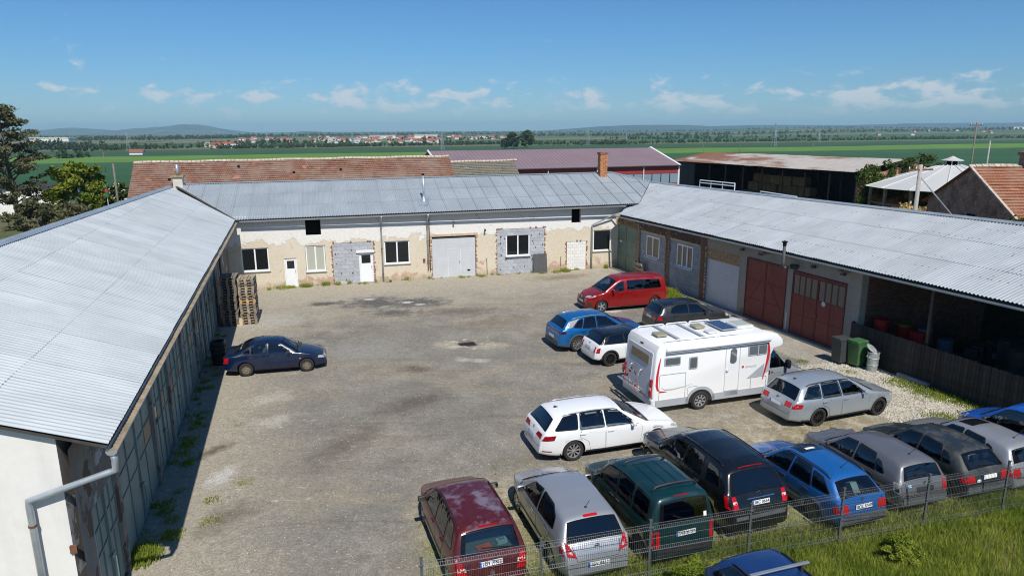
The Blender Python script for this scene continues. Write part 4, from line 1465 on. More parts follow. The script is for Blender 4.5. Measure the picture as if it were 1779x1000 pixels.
def tree(name, label, x, y, h, spread, mat, seed, cat='tree', z0=None, clumps=60, leaves=60, lsize=0.16, trunk_r=0.16, crown_lo=0.3, group=None, blossom=False, flat=.75, lean=0.0):
 rng = np.random.default_rng(seed)
 rr = random.Random(seed)
 z0 = float(terrain_z(np.array(x), np.array(y))) if z0 is None else z0
 root = thing(name, label, cat, (x, y, z0), 0, group)
 mb = MB()
 top = Vector((lean * h + rr.uniform(-.1, .1), rr.uniform(-.1, .1), h * .92))
 trunk = [Vector((0, 0, -.1)), Vector((lean * h * .3 + .05, .05, h * .3)), Vector((lean * h * .6 - .06, -.05, h * .6)), top]
 mb.tube(trunk, [trunk_r, trunk_r * .78, trunk_r * .5, trunk_r * .12], 8)
 cen = []
 nb = max(6, clumps // 3)
 for i in range(nb):
  t_ = crown_lo + (1 - crown_lo) * (i + .5) / nb
  k = t_ * 3
  j = min(2, int(k))
  base = trunk[j].lerp(trunk[j + 1], k - j)
  ang = i * 2.4 + rr.uniform(-.5, .5)
  prof = math.sin(PI * min(1, (t_ - crown_lo) / (1 - crown_lo) * .8 + .18)) ** .7
  ln = spread * prof * rr.uniform(.65, 1.1)
  tip = base + Vector((math.cos(ang) * ln, math.sin(ang) * ln, ln * rr.uniform(.1, .5)))
  midp = base.lerp(tip, .5) + Vector((0, 0, ln * .08))
  mb.tube([base, midp, tip], [trunk_r * .34 * (1.1 - t_ * .7), trunk_r * .2 * (1.1 - t_ * .7), .012], 5, caps=False)
  for q in range(3):
   f = (.55, .8, 1.0)[q]
   p = base.lerp(tip, f) + Vector((rr.uniform(-.2, .2), rr.uniform(-.2, .2), rr.uniform(-.05, .3))) * spread * .3
   cen.append(p)
 mb.build('trunk', M_BARK, root, smooth=True)
 cen = np.array([tuple(c) for c in cen])
 rad = spread * rng.uniform(.16, .30, len(cen)) * (1 if clumps < 150 else .8)
 v, f = leaf_quads(cen, rad, leaves, lsize, rng, flat)
 link('crown', pydata('crown', v, f, mat), root)
 if blossom:
  sel = cen[rng.random(len(cen)) < .5]
  v, f = leaf_quads(sel, spread * .25, 10, .12, rng, .8, .9)
  link('blossom', pydata('blossom', v, f, M_BLOSSOM), root)
 return root

# ---- left: pine-like tree, shrubs, white buildings
tree('pine_tree', 'tall open crowned tree standing alone behind the left roof', -51.4, 71.0, 13.6, 3.2, M_NEEDLE, 5, clumps=230, leaves=50, lsize=.14, trunk_r=.27, crown_lo=.2, flat=.4, lean=-.02)
tree('shrub_tree', 'bright yellow green bushy tree behind the left roof', -48.0, 76.0, 6.6, 3.0, M_LEAFY, 9, clumps=80, leaves=110, lsize=.2, crown_lo=.12)
tree('flowering_shrub', 'dark green elder bush with white blossom beside the white shed', -45.2, 78.5, 4.2, 2.2, M_LEAF, 11, cat='shrub', clumps=60, leaves=90, lsize=.18, crown_lo=.08, blossom=True)
tree('shrub', 'low dark shrub at the far left edge', -44.5, 52.0, 2.0, 2.0, M_LEAFD, 12, cat='shrub', clumps=40, leaves=90, lsize=.15, crown_lo=.05)
tree('shrub', 'sparse olive shrub below the tall open crowned tree', -47.0, 67.5, 3.2, 2.6, M_NEEDLE, 13, cat='shrub', clumps=50, leaves=70, lsize=.2, crown_lo=.05)
tree('shrub', 'grey green thicket right of the tall open crowned tree', -44.0, 68.0, 2.8, 2.6, M_NEEDLE, 14, cat='shrub', clumps=50, leaves=70, lsize=.2, crown_lo=.05)
M_WHITEW = plain('whitewashed_wall', (.74, .73, .70), .9, 0, .08, 1.5)
M_DARKROOF = plain('dark_felt_roof', (.035, .036, .04), .85, 0, .2, 2)
def shed_box(name, label, x, y, rz, w, d, h, windows):
 t_ = thing(name, label, 'building', (x, y, -.05), rz)
 MB().bx(-w / 2, w / 2, -d / 2, d / 2, 0, h).build('wall', M_WHITEW, t_)
 MB().bx(-w / 2 - .2, w / 2 + .2, -d / 2 - .25, d / 2 + .25, h + .003, h + .2).build('roof', M_DARKROOF, t_)
 for (a, b, c, dd) in windows:
  o = MB().bx(a, b, -d / 2 - .03, -d / 2 + .02, c, dd).build('window', M_PVCG, t_)
  MB().bx(a + .08, b - .08, -d / 2 - .05, -d / 2 - .025, c + .08, dd - .08).build('pane', M_WGLASS, o)
 return t_
shed_box('white_shed', 'flat roofed white shed beside the tiled barn', -43.6, 85.0, R(8), 7.5, 5, 3.4, [(-1.2, .6, 1.2, 2.2)])
shed_box('white_outbuilding', 'long white outbuilding seen through the trees at the left edge', -66.0, 88.0, R(12), 17, 6, 3.2, [(-6, -4, 1, 2.1), (-1, 1, 1, 2.1), (4, 6, 1, 2.1)])
# little green and red beacon
t_ = thing('beacon_post', 'thin post with green and red bands beside the flowering bush', 'post', (-43.6, 74.0, 1.6))
t_.scale = (.55, .55, .6)
MB().tube([(0, 0, -2.7), (0, 0, 3.0)], .07, 8).build('shaft', M_PVCG, t_)
MB().lathe([(0, 2.6), (.3, 2.6), (.3, 3.5), (.0, 3.5)], 10).build('lower_band', plain('signal_green', (.03, .16, .09), .5), t_)
MB().lathe([(0, 3.52), (.34, 3.52), (.36, 4.0), (.0, 4.0)], 10).build('middle_band', plain('signal_red', (.48, .06, .03), .5), t_)
MB().lathe([(0, 4.02), (.18, 4.02), (.22, 4.5), (.0, 4.9)], 10).build('top_band', bpy.data.materials['signal_green'], t_)

# ---- tiled barn
def tile_material(name, c1, c2, c3, tw=.2):
 t = NT(name)
 v = t.co()
 br = t.n('ShaderNodeTexBrick')
 br.inputs['Color1'].default_value = (*c1, 1)
 br.inputs['Color2'].default_value = (*c2, 1)
 br.inputs['Mortar'].default_value = (*[x * .35 for x in c1], 1)
 br.inputs['Scale'].default_value = 1.0
 br.inputs['Brick Width'].default_value = tw
 br.inputs['Row Height'].default_value = .33
 br.inputs['Mortar Size'].default_value = .014
 br.inputs['Bias'].default_value = -.1
 t.l(v, br.inputs['Vector'])
 c = t.mix(t.ramp(t.noise(v, .5, 6, .6), [(.42, 0.), (.66, .8)]), br.outputs['Color'], c3)
 c = t.mix(t.ramp(t.noise(v, 2.6, 5, .7), [(.60, 0.), (.68, .6)]), c, tuple(x * .35 for x in c1))
 c = t.mix(t.ramp(t.noise(v, .9, 4), [(.62, 0.), (.70, .55)]), c, tuple(min(1, x * 1.8) for x in c2))
 return t.fin(c, .9, spec=.15)
M_TILE = tile_material('old_red_tile', (.205, .10, .07), (.27, .15, .105), (.255, .195, .155))
M_TILE2 = tile_material('orange_red_tile', (.30, .115, .065), (.36, .16, .095), (.31, .20, .14))
def tiled_slope(parent, a, b, up, mat, row=.33, seed=1):
 """rows of lapped tiles from eave a-b up by vector up (world)"""
 inv = parent.matrix_world.inverted()
 a, b, up = Vector(a), Vector(b), Vector(up)
 X = (b - a).normalized()
 L = (b - a).length
 Y = up.normalized()
 N = X.cross(Y).normalized()
 n = int(up.length / row)
 roof = part('roof', parent)
 base = Matrix(((X.x, Y.x, N.x, a.x), (X.y, Y.y, N.y, a.y), (X.z, Y.z, N.z, a.z), (0, 0, 0, 1)))
 roof.matrix_local = inv @ base
 rng = random.Random(seed)
 seg = int(L / .6)
 for r_ in range(n + 1):
  mb = MB()
  y0, y1 = r_ * row, min(up.length, r_ * row + row * 1.15)
  vs = []
  sag = [rng.uniform(-.012, .012) for _ in range(seg + 1)]
  for i in range(seg + 1):
   x = L * i / seg
   wv = .03 * math.sin(i * .35) + sag[i]
   vs += [(x, y0 + rng.uniform(-.015, .015), .045 + wv), (x, y1, .0 + wv), (x, y0, .0 + wv)]
  fs = []
  for i in range(seg):
   k = i * 3
   fs += [(k, k + 3, k + 4, k + 1), (k + 2, k + 5, k + 3, k)]
  mb.add(vs, fs)
  mb.build('tile_row', mat, roof, fix=False)
 mb = MB()
 k = 0.0
 while k < L:
  mb.box((k + .2, up.length + .02, .05 + .03 * math.sin(k)), (.36, .3, .12))
  k += .4
 stuff(mb.build('ridge_tile', M_RIDGE, roof))
 return roof
M_RIDGE = plain('mortared_ridge_tile', (.46, .38, .31), .9, 0, .3, 3)

BA = thing('tiled_barn', 'long barn with an old red tiled roof behind the back wing', 'barn', (-20.5, 70.0, 0), R(16))
bpy.context.view_layer.update()
br0, br1 = Vector((-36.4, 67.5, 7.05)), Vector((-6.9, 76.6, 7.2))
bn = Vector((.295, -.955, 0))
ev = bn * 5.2 + Vector((0, 0, -3.5))
tiled_slope(BA, br0 + ev + Vector((-.3, -.1, 0)), br1 + ev, -ev, M_TILE, seed=3)
quad_part('rear_roof', BA, [br0, br1, br1 - bn * 5.2 + Vector((0, 0, -3.5)), br0 - bn * 5.2 + Vector((0, 0, -3.5))], M_TILE)
for p in (br0, br1):
 quad_part('gable_wall', BA, [p + Vector((0, 0, -.15)), p + bn * 4.9 + Vector((0, 0, -3.45)), Vector((*(p + bn * 4.9)[:2], 0)), Vector((*(p - bn * 4.9)[:2], 0)), p - bn * 4.9 + Vector((0, 0, -3.45))], M_PLR)
quad_part('wall', BA, [Vector((*(br0 + bn * 4.9)[:2], 0)), Vector((*(br1 + bn * 4.9)[:2], 0)), br1 + bn * 4.9 + Vector((0, 0, -3.4)), br0 + bn * 4.9 + Vector((0, 0, -3.4))], M_PLR)
inv = BA.matrix_world.inverted()
for (f, g_) in ((.30, .16), (.47, .35), (.62, .30), (.10, .45)):
 p = br0.lerp(br1, f) + ev * g_ + Vector((0, -.1, .1))
 MB().box(inv @ p, (.22, .3, .14)).build('roof_vent', M_DARK, BA)
# lower grey roofed annex
AN = thing('barn_annex', 'annex with a mossy grey roof at the end of the tiled barn', 'barn', (-3.5, 77.0, 0), R(16))
bpy.context.view_layer.update()
a0, a1 = Vector((-6.8, 76.3, 6.55)), Vector((-.3, 78.0, 6.6))
M_GREYT = tile_material('mossy_grey_tile', (.16, .15, .125), (.23, .215, .18), (.19, .17, .12))
tiled_slope(AN, a0 + bn * 4 + Vector((0, 0, -2.3)), a1 + bn * 4.0 + Vector((.5, .1, -2.3)), -(bn * 4 + Vector((0, 0, -2.3))), M_GREYT, seed=8)
quad_part('gable_wall', AN, [a1 + Vector((0, 0, -.1)), a1 + bn * 3.9 + Vector((0, 0, -2.3)), Vector((*(a1 + bn * 3.9)[:2], 0)), Vector((*(a1 - bn * 3.9)[:2], 0)), a1 - bn * 3.9 + Vector((0, 0, -2.3))], M_PLR)
quad_part('rear_roof', AN, [a0, a1, a1 - bn * 4 + Vector((0, 0, -2.3)), a0 - bn * 4 + Vector((0, 0, -2.3))], M_GREYT)

# ---- red hall
HA = thing('red_hall', 'modern red hall with a mauve ribbed roof and a band of windows', 'hall', (7.0, 84.0, 0), R(19))
bpy.context.view_layer.update()
M_MAUVE = plain('mauve_ribbed_sheet', (.25, .18, .20), .5, .1, .06, .4)
M_REDW = plain('dark_red_cladding', (.265, .035, .035), .55, 0, .1, .6)
M_BLUEG = glass_material('bluish_translucent_band', (.20, .27, .33), .25)
hx = Vector((math.cos(R(19)), math.sin(R(19)), 0))
hy = Vector((-hx.y, hx.x, 0))
h1 = Vector((21.45, 88.5, 5.55))
h0 = h1 - hx * 31
hr1 = h1 + hy * 7.2 + Vector((0, 0, 2.0))
hr0 = h0 + hy * 7.2 + Vector((0, 0, 2.0))
inv = HA.matrix_world.inverted()
mb = MB()
nrib = 62
for i in range(nrib):
 f0, f1 = i / nrib, (i + .72) / nrib
 f2 = (i + 1) / nrib
 o_ = Vector((0, 0, .05))
 e_ = -hy * .3 + Vector((0, 0, -.08))
 A, Bq, C_ = h0.lerp(h1, f0) + e_, h0.lerp(h1, f1) + e_, h0.lerp(h1, f2) + e_
 D_, E_, F_ = hr0.lerp(hr1, f0), hr0.lerp(hr1, f1), hr0.lerp(hr1, f2)
 mb.add([inv @ p for p in (A, Bq, E_, D_)], [(0, 1, 2, 3)])
 mb.add([inv @ p for p in (Bq, Bq + o_ + hx * .04, E_ + o_ + hx * .04, E_)], [(0, 1, 2, 3)])
 mb.add([inv @ p for p in (Bq + o_ + hx * .04, C_, F_, E_ + o_ + hx * .04)], [(0, 1, 2, 3)])
mb.build('roof', M_MAUVE, HA, fix=False)
quad_part('rear_roof', HA, [hr0, hr1, hr1 + hy * 7.2 + Vector((0, 0, -2)), hr0 + hy * 7.2 + Vector((0, 0, -2))], M_MAUVE)
def zv(p, z):
 return Vector((p.x, p.y, z))
quad_part('wall', HA, [zv(h0, 0), zv(h1, 0), zv(h1, 3.35), zv(h0, 3.35)], M_REDW)
quad_part('wall', HA, [zv(h0, 4.55), zv(h1, 4.55), zv(h1, 5.5), zv(h0, 5.5)], M_REDW)
for i in range(24):
 a, b = h0.lerp(h1, i / 24 + .002), h0.lerp(h1, (i + 1) / 24 - .002)
 quad_part('window_pane', HA, [zv(a, 3.35) + hy * .04, zv(b, 3.35) + hy * .04, zv(b, 4.55) + hy * .04, zv(a, 4.55) + hy * .04], M_BLUEG)
mb = MB()
for i in range(0, 25, 5):
 p = h0.lerp(h1, i / 24)
 mb.tube([inv @ (zv(p, 0) - hy * .12), inv @ (zv(p, 5.4) - hy * .12)], .06, 6)
stuff(mb.build('rainwater_pipe', M_PVC, HA))
for p in (h0, h1):
 s_ = hx * (.02 if p is h1 else -.02)
 quad_part('gable_wall', HA, [zv(p, 0) + s_, zv(p + hy * 14.4, 0) + s_, zv(p + hy * 14.4, 5.5) + s_, p + hy * 7.2 + Vector((0, 0, 1.95)) + s_, zv(p, 5.5) + s_], M_REDW)
mb = MB()
for p, q in ((h1 - hy * .3 + Vector((0, 0, -.06)), hr1), (hr1, hr1 + hy * 7.2 + Vector((0, 0, -2))), (h0 - hy * .3 + Vector((0, 0, -.06)), hr0), (zv(h1, 0), zv(h1, 5.5))):
 mb.tube([inv @ (p + Vector((0, 0, .06))), inv @ (q + Vector((0, 0, .06)))], .13, 4)
mb.build('white_trim', M_PVC, HA)
MB().tube([inv @ (h0.lerp(h1, 0) + Vector((0, 0, -.05)) - hy * .35), inv @ (h1 + Vector((0, 0, -.05)) - hy * .35)], .09, 6).build('gutter', M_DARKROOF, HA)

# ---- open hay shed with rusty roof
HS = thing('hay_shed', 'long open hay shed with a rusty metal roof behind the right wing', 'shed', (29.5, 87.0, 0), math.atan2(-.955, .295))
bpy.context.view_layer.update()
def rusty():
 t = NT('rust_streaked_sheet')
 v = t.co()
 n = t.noise(t.mapping(v, scale=(.35, .9, 1)), .5, 6, .6, .4)
 x = t.sepxyz(v)
 g = t.math('ADD', n, t.math('MULTIPLY', x[0], -.010))
 c = t.mix(t.ramp(g, [(.46, 0.), (.60, 1.)]), (.40, .375, .35), (.20, .095, .06))
 c = t.mix(t.ramp(t.noise(t.mapping(v, scale=(3, .3, 1)), 1.5, 4), [(.5, 0.), (.7, .5)]), c, (.26, .165, .12))
 return t.fin(c, .7, .2)
M_RUSTY = rusty()
s0, s1 = Vector((24.2, 104.0, 5.5)), Vector((34.9, 69.6, 5.75))
sx = (s1 - s0).normalized()
sn = Vector((-sx.y, sx.x, 0)).normalized()
top = sn * 6.0 + Vector((0, 0, 1.05))
inv = HS.matrix_world.inverted()
npan = 18
rr = random.Random(4)
for i in range(npan):
 a, b = s0.lerp(s1, i / npan), s0.lerp(s1, (i + 1) / npan)
 lift = Vector((0, 0, rr.uniform(0, .05)))
 mb = MB()
 k = 8
 for j in range(k):
  p, q = a.lerp(b, j / k), a.lerp(b, (j + 1) / k)
  m = p.lerp(q, .5) + Vector((0, 0, .05))
  e_ = -sn * .6 + Vector((0, 0, -.1))
  for (u, w_) in ((p, m), (m, q)):
   mb.add([inv @ (x + lift) for x in (u + e_, w_ + e_, w_ + top, u + top)], [(0, 1, 2, 3)])
 mb.build('roof_sheet', M_RUSTY, HS, fix=False)
quad_part('rear_roof', HS, [s0 + top, s1 + top, s1 + top + sn * 5 + Vector((0, 0, -1)), s0 + top + sn * 5 + Vector((0, 0, -1))], M_RUSTY)
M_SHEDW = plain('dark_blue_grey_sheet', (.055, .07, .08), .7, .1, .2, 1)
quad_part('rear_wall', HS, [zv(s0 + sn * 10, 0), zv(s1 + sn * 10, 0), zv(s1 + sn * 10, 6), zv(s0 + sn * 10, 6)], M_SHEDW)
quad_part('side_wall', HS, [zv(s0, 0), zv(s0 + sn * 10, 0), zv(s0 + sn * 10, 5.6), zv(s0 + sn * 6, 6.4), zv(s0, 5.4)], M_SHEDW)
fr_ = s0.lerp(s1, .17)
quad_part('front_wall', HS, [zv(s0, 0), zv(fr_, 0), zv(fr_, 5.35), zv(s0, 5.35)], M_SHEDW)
M_POSTB = plain('brown_steel_post', (.085, .055, .045), .7, .2, .2, 2)
for i in range(9):
 p = s0.lerp(s1, .17 + .83 * i / 8)
 MB().box(inv @ zv(p, 2.65), (.16, .16, 5.3)).build('post', M_POSTB, HS)
 MB().box(inv @ zv(p + sn * 5, 3.0), (.14, .14, 6.0)).build('post', M_POSTB, HS)
# bales inside
M_HAY = plain('hay', (.17, .125, .065), .95, 0, .3, 3, fine=.4, fscale=25, bump=.8, bdist=.05, ov=.15)
ORD = ('first', 'second', 'third', 'fourth', 'fifth', 'sixth', 'seventh', 'eighth', 'ninth', 'tenth', 'eleventh', 'twelfth', 'thirteenth', 'fourteenth', 'fifteenth', 'sixteenth', 'seventeenth', 'eighteenth')
bale = MB().rbox((0, 0, .55), (2.1, 1.1, 1.1), .15).mesh('bale', M_HAY, fix=True)
rr = random.Random(8)
for lv in range(4):
 for i in range(8 - lv):
  p = s0.lerp(s1, .40 + .052 * i + .02 * lv) + sn * (3.2 + rr.uniform(-.25, .25))
  o = link('hay_bale', bale, None, (p.x, p.y, 1.1 * lv), (0, 0, math.atan2(sx.y, sx.x) + rr.uniform(-.06, .06)))
  tag(o, '%s hay bale from the left in the %s layer inside the open hay shed' % (ORD[i], ('bottom', 'second', 'third', 'top')[lv]), 'hay bale', 'bales stacked in the open hay shed')
# brick end wall with ivy
M_BRW2 = None
def brick_wall_material(name, c1, c2, mortar, soot=0.0):
 t = NT(name)
 v = t.co()
 br = t.n('ShaderNodeTexBrick')
 br.inputs['Color1'].default_value = (*c1, 1)
 br.inputs['Color2'].default_value = (*c2, 1)
 br.inputs['Mortar'].default_value = (*mortar, 1)
 br.inputs['Scale'].default_value = 1.0
 br.inputs['Brick Width'].default_value = .29
 br.inputs['Row Height'].default_value = .085
 br.inputs['Mortar Size'].default_value = .012
 xx = t.sepxyz(v)
 cb = t.n('ShaderNodeCombineXYZ')
 t.l(t.math('ADD', xx[0], xx[1]), cb.inputs[0])
 t.l(xx[2], cb.inputs[1])
 t.l(cb.outputs[0], br.inputs['Vector'])
 c = t.mix(t.ramp(t.noise(v, .9, 6, .65), [(.40, 0.), (.65, .8)]), br.outputs['Color'], tuple(x * .45 for x in c1))
 c = t.mix(t.ramp(t.noise(v, 3.0, 5, .7), [(.58, 0.), (.66, .6)]), c, tuple(min(1, x * 1.5) for x in c2))
 t.bump(br.outputs['Fac'], .5, .02)
 return t.fin(c, .93, spec=.15)
M_BRORANGE = brick_wall_material('orange_brick_wall', (.40, .17, .095), (.50, .25, .15), (.42, .34, .25))
M_BRDARK = brick_wall_material('dark_brick_wall', (.34, .175, .12), (.52, .30, .21), (.36, .30, .24))
IV = thing('ivy_wall', 'brick end wall overgrown with bright green ivy beside the hay shed', 'wall', (35.3, 68.6, 0), math.atan2(sn.y, sn.x))
bpy.context.view_layer.update()
MB().prism([(-1.0, 0), (11.5, 0), (11.5, 4.6), (6.2, 6.5), (-1.0, 5.2)], -.2, .15).build('brick_wall', M_BRORANGE, IV)
rng = np.random.default_rng(31)
cen = []
for _ in range(260):
 x = rng.uniform(-1.2, 11.8)
 ztop = 5.6 + 1.2 * math.sin((x + 1) / 12.5 * PI)
 z = rng.uniform(1.0, ztop + .5)
 if (abs(x - 2.2) < 1.9 and z < 3.6 - .5 * abs(x - 2.2)):
  continue
 cen.append((x, -.35 + rng.uniform(-.3, .2), z))
v, f = leaf_quads(cen, .45, 60, .13, rng, .9, .5)
link('ivy', pydata('ivy', v, f, M_LEAF), IV)

# ---- round shelter with white tent-like roof
RS = thing('round_shelter', 'round shelter with a white cone roof and a small lantern on top', 'shelter', (42.0, 66.0, 0), R(11))
N8 = 16
mb = MB()
M_WSHEET = plain('white_membrane_roof', (.50, .505, .49), .6, 0, .05, .6)
RO, ZE, ZA = 7.4, 4.5, 6.55
for i in range(N8):
 a, b = 2 * PI * i / N8, 2 * PI * (i + 1) / N8
 mb.add([(RO * math.cos(a), RO * math.sin(a), ZE), (RO * math.cos(b), RO * math.sin(b), ZE), (.75 * math.cos(b), .75 * math.sin(b), ZA), (.75 * math.cos(a), .75 * math.sin(a), ZA)], [(0, 1, 2, 3)])
mb.build('roof', M_WSHEET, RS, fix=False)
for i in range(N8):
 a = 2 * PI * i / N8
 MB().tube([(RO * math.cos(a), RO * math.sin(a), ZE + .03), (.75 * math.cos(a), .75 * math.sin(a), ZA + .03)], .045, 5).build('seam_batten', M_PVCG, RS)
 p = ((RO - .5) * math.cos(a), (RO - .5) * math.sin(a))
 MB().bx(p[0] - .11, p[0] + .11, p[1] - .11, p[1] + .11, 0, ZE + .1).build('post', M_WOODW, RS)
 q = ((RO - .5) * math.cos(a + 2 * PI / N8), (RO - .5) * math.sin(a + 2 * PI / N8))
 if i % 4 != 1:
  mb = MB()
  for z in (.5, 1.0, 1.5, 2.0, 2.5, 3.0):
   mb.tube([(p[0], p[1], z), (q[0], q[1], z)], .09, 4)
  mb.build('rail', M_WOODW, RS)
mb = MB()
mb.lathe([(0, ZA + .85), (.45, ZA + .62), (.95, ZA + .45), (.95, ZA + .40)], 16)
mb.build('lantern_cap', M_WSHEET, RS)
mb = MB()
for i in range(8):
 a = 2 * PI * i / 8
 mb.tube([(.68 * math.cos(a), .68 * math.sin(a), ZA - .05), (.68 * math.cos(a), .68 * math.sin(a), ZA + .46)], .04, 5)
mb.build('lantern_post', M_PVCG, RS)
MB().lathe([(.5, ZA - .1), (.5, ZA + .42)], 12).build('lantern_core', M_DARK, RS)
# hay heap
rng = np.random.default_rng(77)
cen = np.stack([rng.normal(0, .8, 60), rng.normal(0, .6, 60), np.abs(rng.normal(0, .45, 60)) + .2], 1)
v, f = leaf_quads(cen, .5, 60, .12, rng, .7, .3)
o = link('hay_heap', pydata('hay_heap', v, f, plain('loose_straw', (.42, .31, .13), .95, 0, .2, 3)), None, (33.5, 57.0, 2.2))
o.scale = (1.2, 1.2, 1.1)
tag(o, 'loose heap of pale straw on a wagon in front of the round shelter', 'straw heap')
wg = thing('farm_wagon', 'low farm wagon under the heap of pale straw', 'wagon', (33.5, 57.0, 0), R(20))
MB().bx(-1.8, 1.8, -1, 1, 1.9, 2.2).build('bed', M_WOODW, wg)
for x in (-1.2, 1.2):
 for y in (-.9, .9):
  MB().lathe([(.0, -.1), (.45, -.1), (.45, .1), (.0, .1)], 16, axis='Y', c=(x, y, .45)).build('wheel', M_DARK, wg)
  MB().bx(x - .07, x + .07, y - .06, y + .06, .45, 1.9).build('leg', M_RUST, wg)

# ---- brick house with tiled roof at the right edge
HO = thing('brick_house', 'dark brick gabled house with an orange tiled roof at the right edge', 'house', (30.7, 46.0, 0), R(-2))
bpy.context.view_layer.update()
MB().add([(0, -4.75, 0), (0, 4.75, 0), (0, 4.75, 4.9), (0, 0, 7.35), (0, -4.75, 4.75)], [(0, 4, 3, 2, 1)]).build('gable_wall', M_BRDARK, HO, fix=False)
MB().bx(.01, 16, -4.7, 4.7, 0, 4.72).build('wall', M_BRDARK, HO)
m = HO.matrix_world
tiled_slope(HO, m @ Vector((-.25, -5.35, 4.45)), m @ Vector((16, -5.35, 4.45)), (m @ Vector((0, 0, 7.45))) - (m @ Vector((0, -5.35, 4.45))), M_TILE2, seed=12)
quad_part('rear_roof', HO, [m @ Vector(p) for p in ((-.25, 0, 7.45), (16, 0, 7.45), (16, 5.35, 4.6), (-.25, 5.35, 4.6))], M_TILE2)
mb = MB()
for k in range(16):
 y = -5.3 + 5.3 * k / 16
 mb.box((-.2, y + .17, 4.5 + 2.95 * k / 16 + .16), (.16, .38, .1), rot=Matrix.Rotation(R(29), 3, 'X'))
stuff(mb.build('verge_mortar', M_RIDGE, HO))
o = MB().bx(-.03, .06, -1.1, -.05, 2.9, 4.5).build('window', M_WOODW, HO)
MB().bx(-.06, -.02, -1.0, -.15, 3.0, 4.4).build('pane', M_DARK, o)
MB().bx(3.2, 4.1, -.5, .4, 6.9, 8.35).bx(3.1, 4.2, -.6, .5, 8.2, 8.42).build('chimney', M_BRDARK, HO)
MB().tube([(-.3, -5.5, 4.4), (16, -5.5, 4.4)], .08, 8).tube([(.5, -5.5, 4.38), (.5, -5.2, 3.9), (.5, -4.9, 3.7), (.5, -4.9, 0)], .06, 8).build('gutter', M_ZINC, HO)
rng = np.random.default_rng(5)
cen = np.stack([rng.uniform(-.4, 1.4, 50), rng.uniform(-6.6, -4.9, 50), rng.uniform(2.2, 4.8, 50)], 1)
v, f = leaf_quads(cen, .4, 50, .12, rng, 1, .4)
o = link('vine', pydata('vine', v, f, M_LEAF), None)
o.matrix_world = HO.matrix_world.copy()
tag(o, 'leafy green vine climbing the near corner of the brick house', 'vine')

# ---- poles
M_POLE = plain('grey_concrete_pole', (.34, .32, .29), .9, 0, .15, 2)
M_POLEW = plain('weathered_timber_pole', (.17, .145, .12), .9, 0, .2, 2)
def pole(name, label, x, y, h, arms=1, r=.14, mat=None, group=None, strut=False, z0=None):
 z0 = float(terrain_z(np.array(x), np.array(y))) if z0 is None else z0
 t_ = thing(name, label, 'pole', (x, y, z0), R(16), group)
 MB().tube([(0, 0, 0), (0, 0, h)], r, 8, r1=r * .7).build('shaft', mat or M_POLE, t_, smooth=True)
 for k in range(arms):
  MB().bx(-.9, .9, -.05, .05, h - .35 - .6 * k, h - .25 - .6 * k).build('crossarm', M_RUST, t_)
  for x_ in (-.8, -.3, .3, .8):
   MB().lathe([(0, .14), (.03, .12), (.035, .05), (.02, 0)], 8, c=(x_, 0, h - .25 - .6 * k)).build('insulator', M_PVC, t_)
 if strut:
  MB().tube([(.05, 0, h - .7), (2.0, -.8, h - 3.0)], .035, 6).build('strut', M_ZINC, t_)
 return t_
pole('utility_pole', 'concrete utility pole with a slanting strut in front of the round shelter', 23.9, 40.4, 7.95, 1, .15, strut=True)
pole('utility_pole', 'short timber pole at the left end of the tiled barn', -38.2, 66.5, 7.1, 0, .12, M_POLEW)
def gp(px, py, z=-10.0):
 """point of the low plain under a bearing and an angle below the level, clear of the drop"""
 hor = 226.0 + (889.5 - px) * 0.00524
 dep = (10.0 - z) * 1186.0 / max(1.5, py - hor) * 1.03
 return (px - 889.5) / 1186.0 * dep, dep
for (px, py, h, lab) in ((1217, 275, 8, 'small power pole on the green field right of the red hall'), (1404, 285, 8, 'small power pole on the dark green field above the hay shed'), (1279, 268, 9, 'thin dark pole on the field above the rusty shed roof'), (1677, 300, 12, 'tall timber pole left of the brick house chimney'), (1704, 300, 10, 'pale lamp pole nearest the brick house chimney'),
      (194, 300, 8, 'thin pole standing in the dark green field at the left')):
 x, y = gp(px, py)
 if px in (1677, 1704):
  x, y = (px - 889.5) / 1186 * 78, 78
  pole('field_pole', lab, x, y, h - 1.4, 1 if px == 1677 else 0, .1, M_POLEW if px == 1677 else M_POLE)
 else:
  pole('field_pole', lab, x, y, h * 1.25, 1, .14, M_POLEW)
# lattice pylons far out
def pylon(x, y, h, k):
 z0 = float(terrain_z(np.array(x), np.array(y)))
 t_ = thing('lattice_pylon', ORD[k] + ' thin lattice pylon from the left on the far plain', 'pylon', (x, y, z0), R(30), 'pylons on the far plain')
 mb = MB()
 b = h * .085
 for sx_, sy_ in ((-1, -1), (1, -1), (1, 1), (-1, 1)):
  mb.tube([(sx_ * b, sy_ * b, 0), (sx_ * b * .3, sy_ * b * .3, h * .7), (0, 0, h)], .16, 4)
 for k in range(7):
  z, z2 = h * k / 9, h * (k + 1) / 9
  w1, w2 = b * (1 - k / 9), b * (1 - (k + 1) / 9)
  for s_ in (-1, 1):
   mb.tube([(-w1 * s_, -w1, z), (w2 * s_, -w2, z2)], .09, 3).tube([(-w1, -w1 * s_, z), (-w2, w2 * s_, z2)], .09, 3)
 mb.build('tower', M_ZINC, t_)
 mb = MB()
 for z in (h * .72, h * .82, h * .92):
  mb.tube([(-h * .17, 0, z), (h * .17, 0, z)], .14, 4)
 mb.build('crossarm', M_ZINC, t_)
for k, (px, py, h) in enumerate(((238, 262, 20), (475, 248, 22), (620, 252, 22), (772, 260, 20), (1020, 252, 22), (1085, 250, 18), (1337, 254, 27), (1412, 246, 20))):
 pylon(*gp(px, py), h, k)

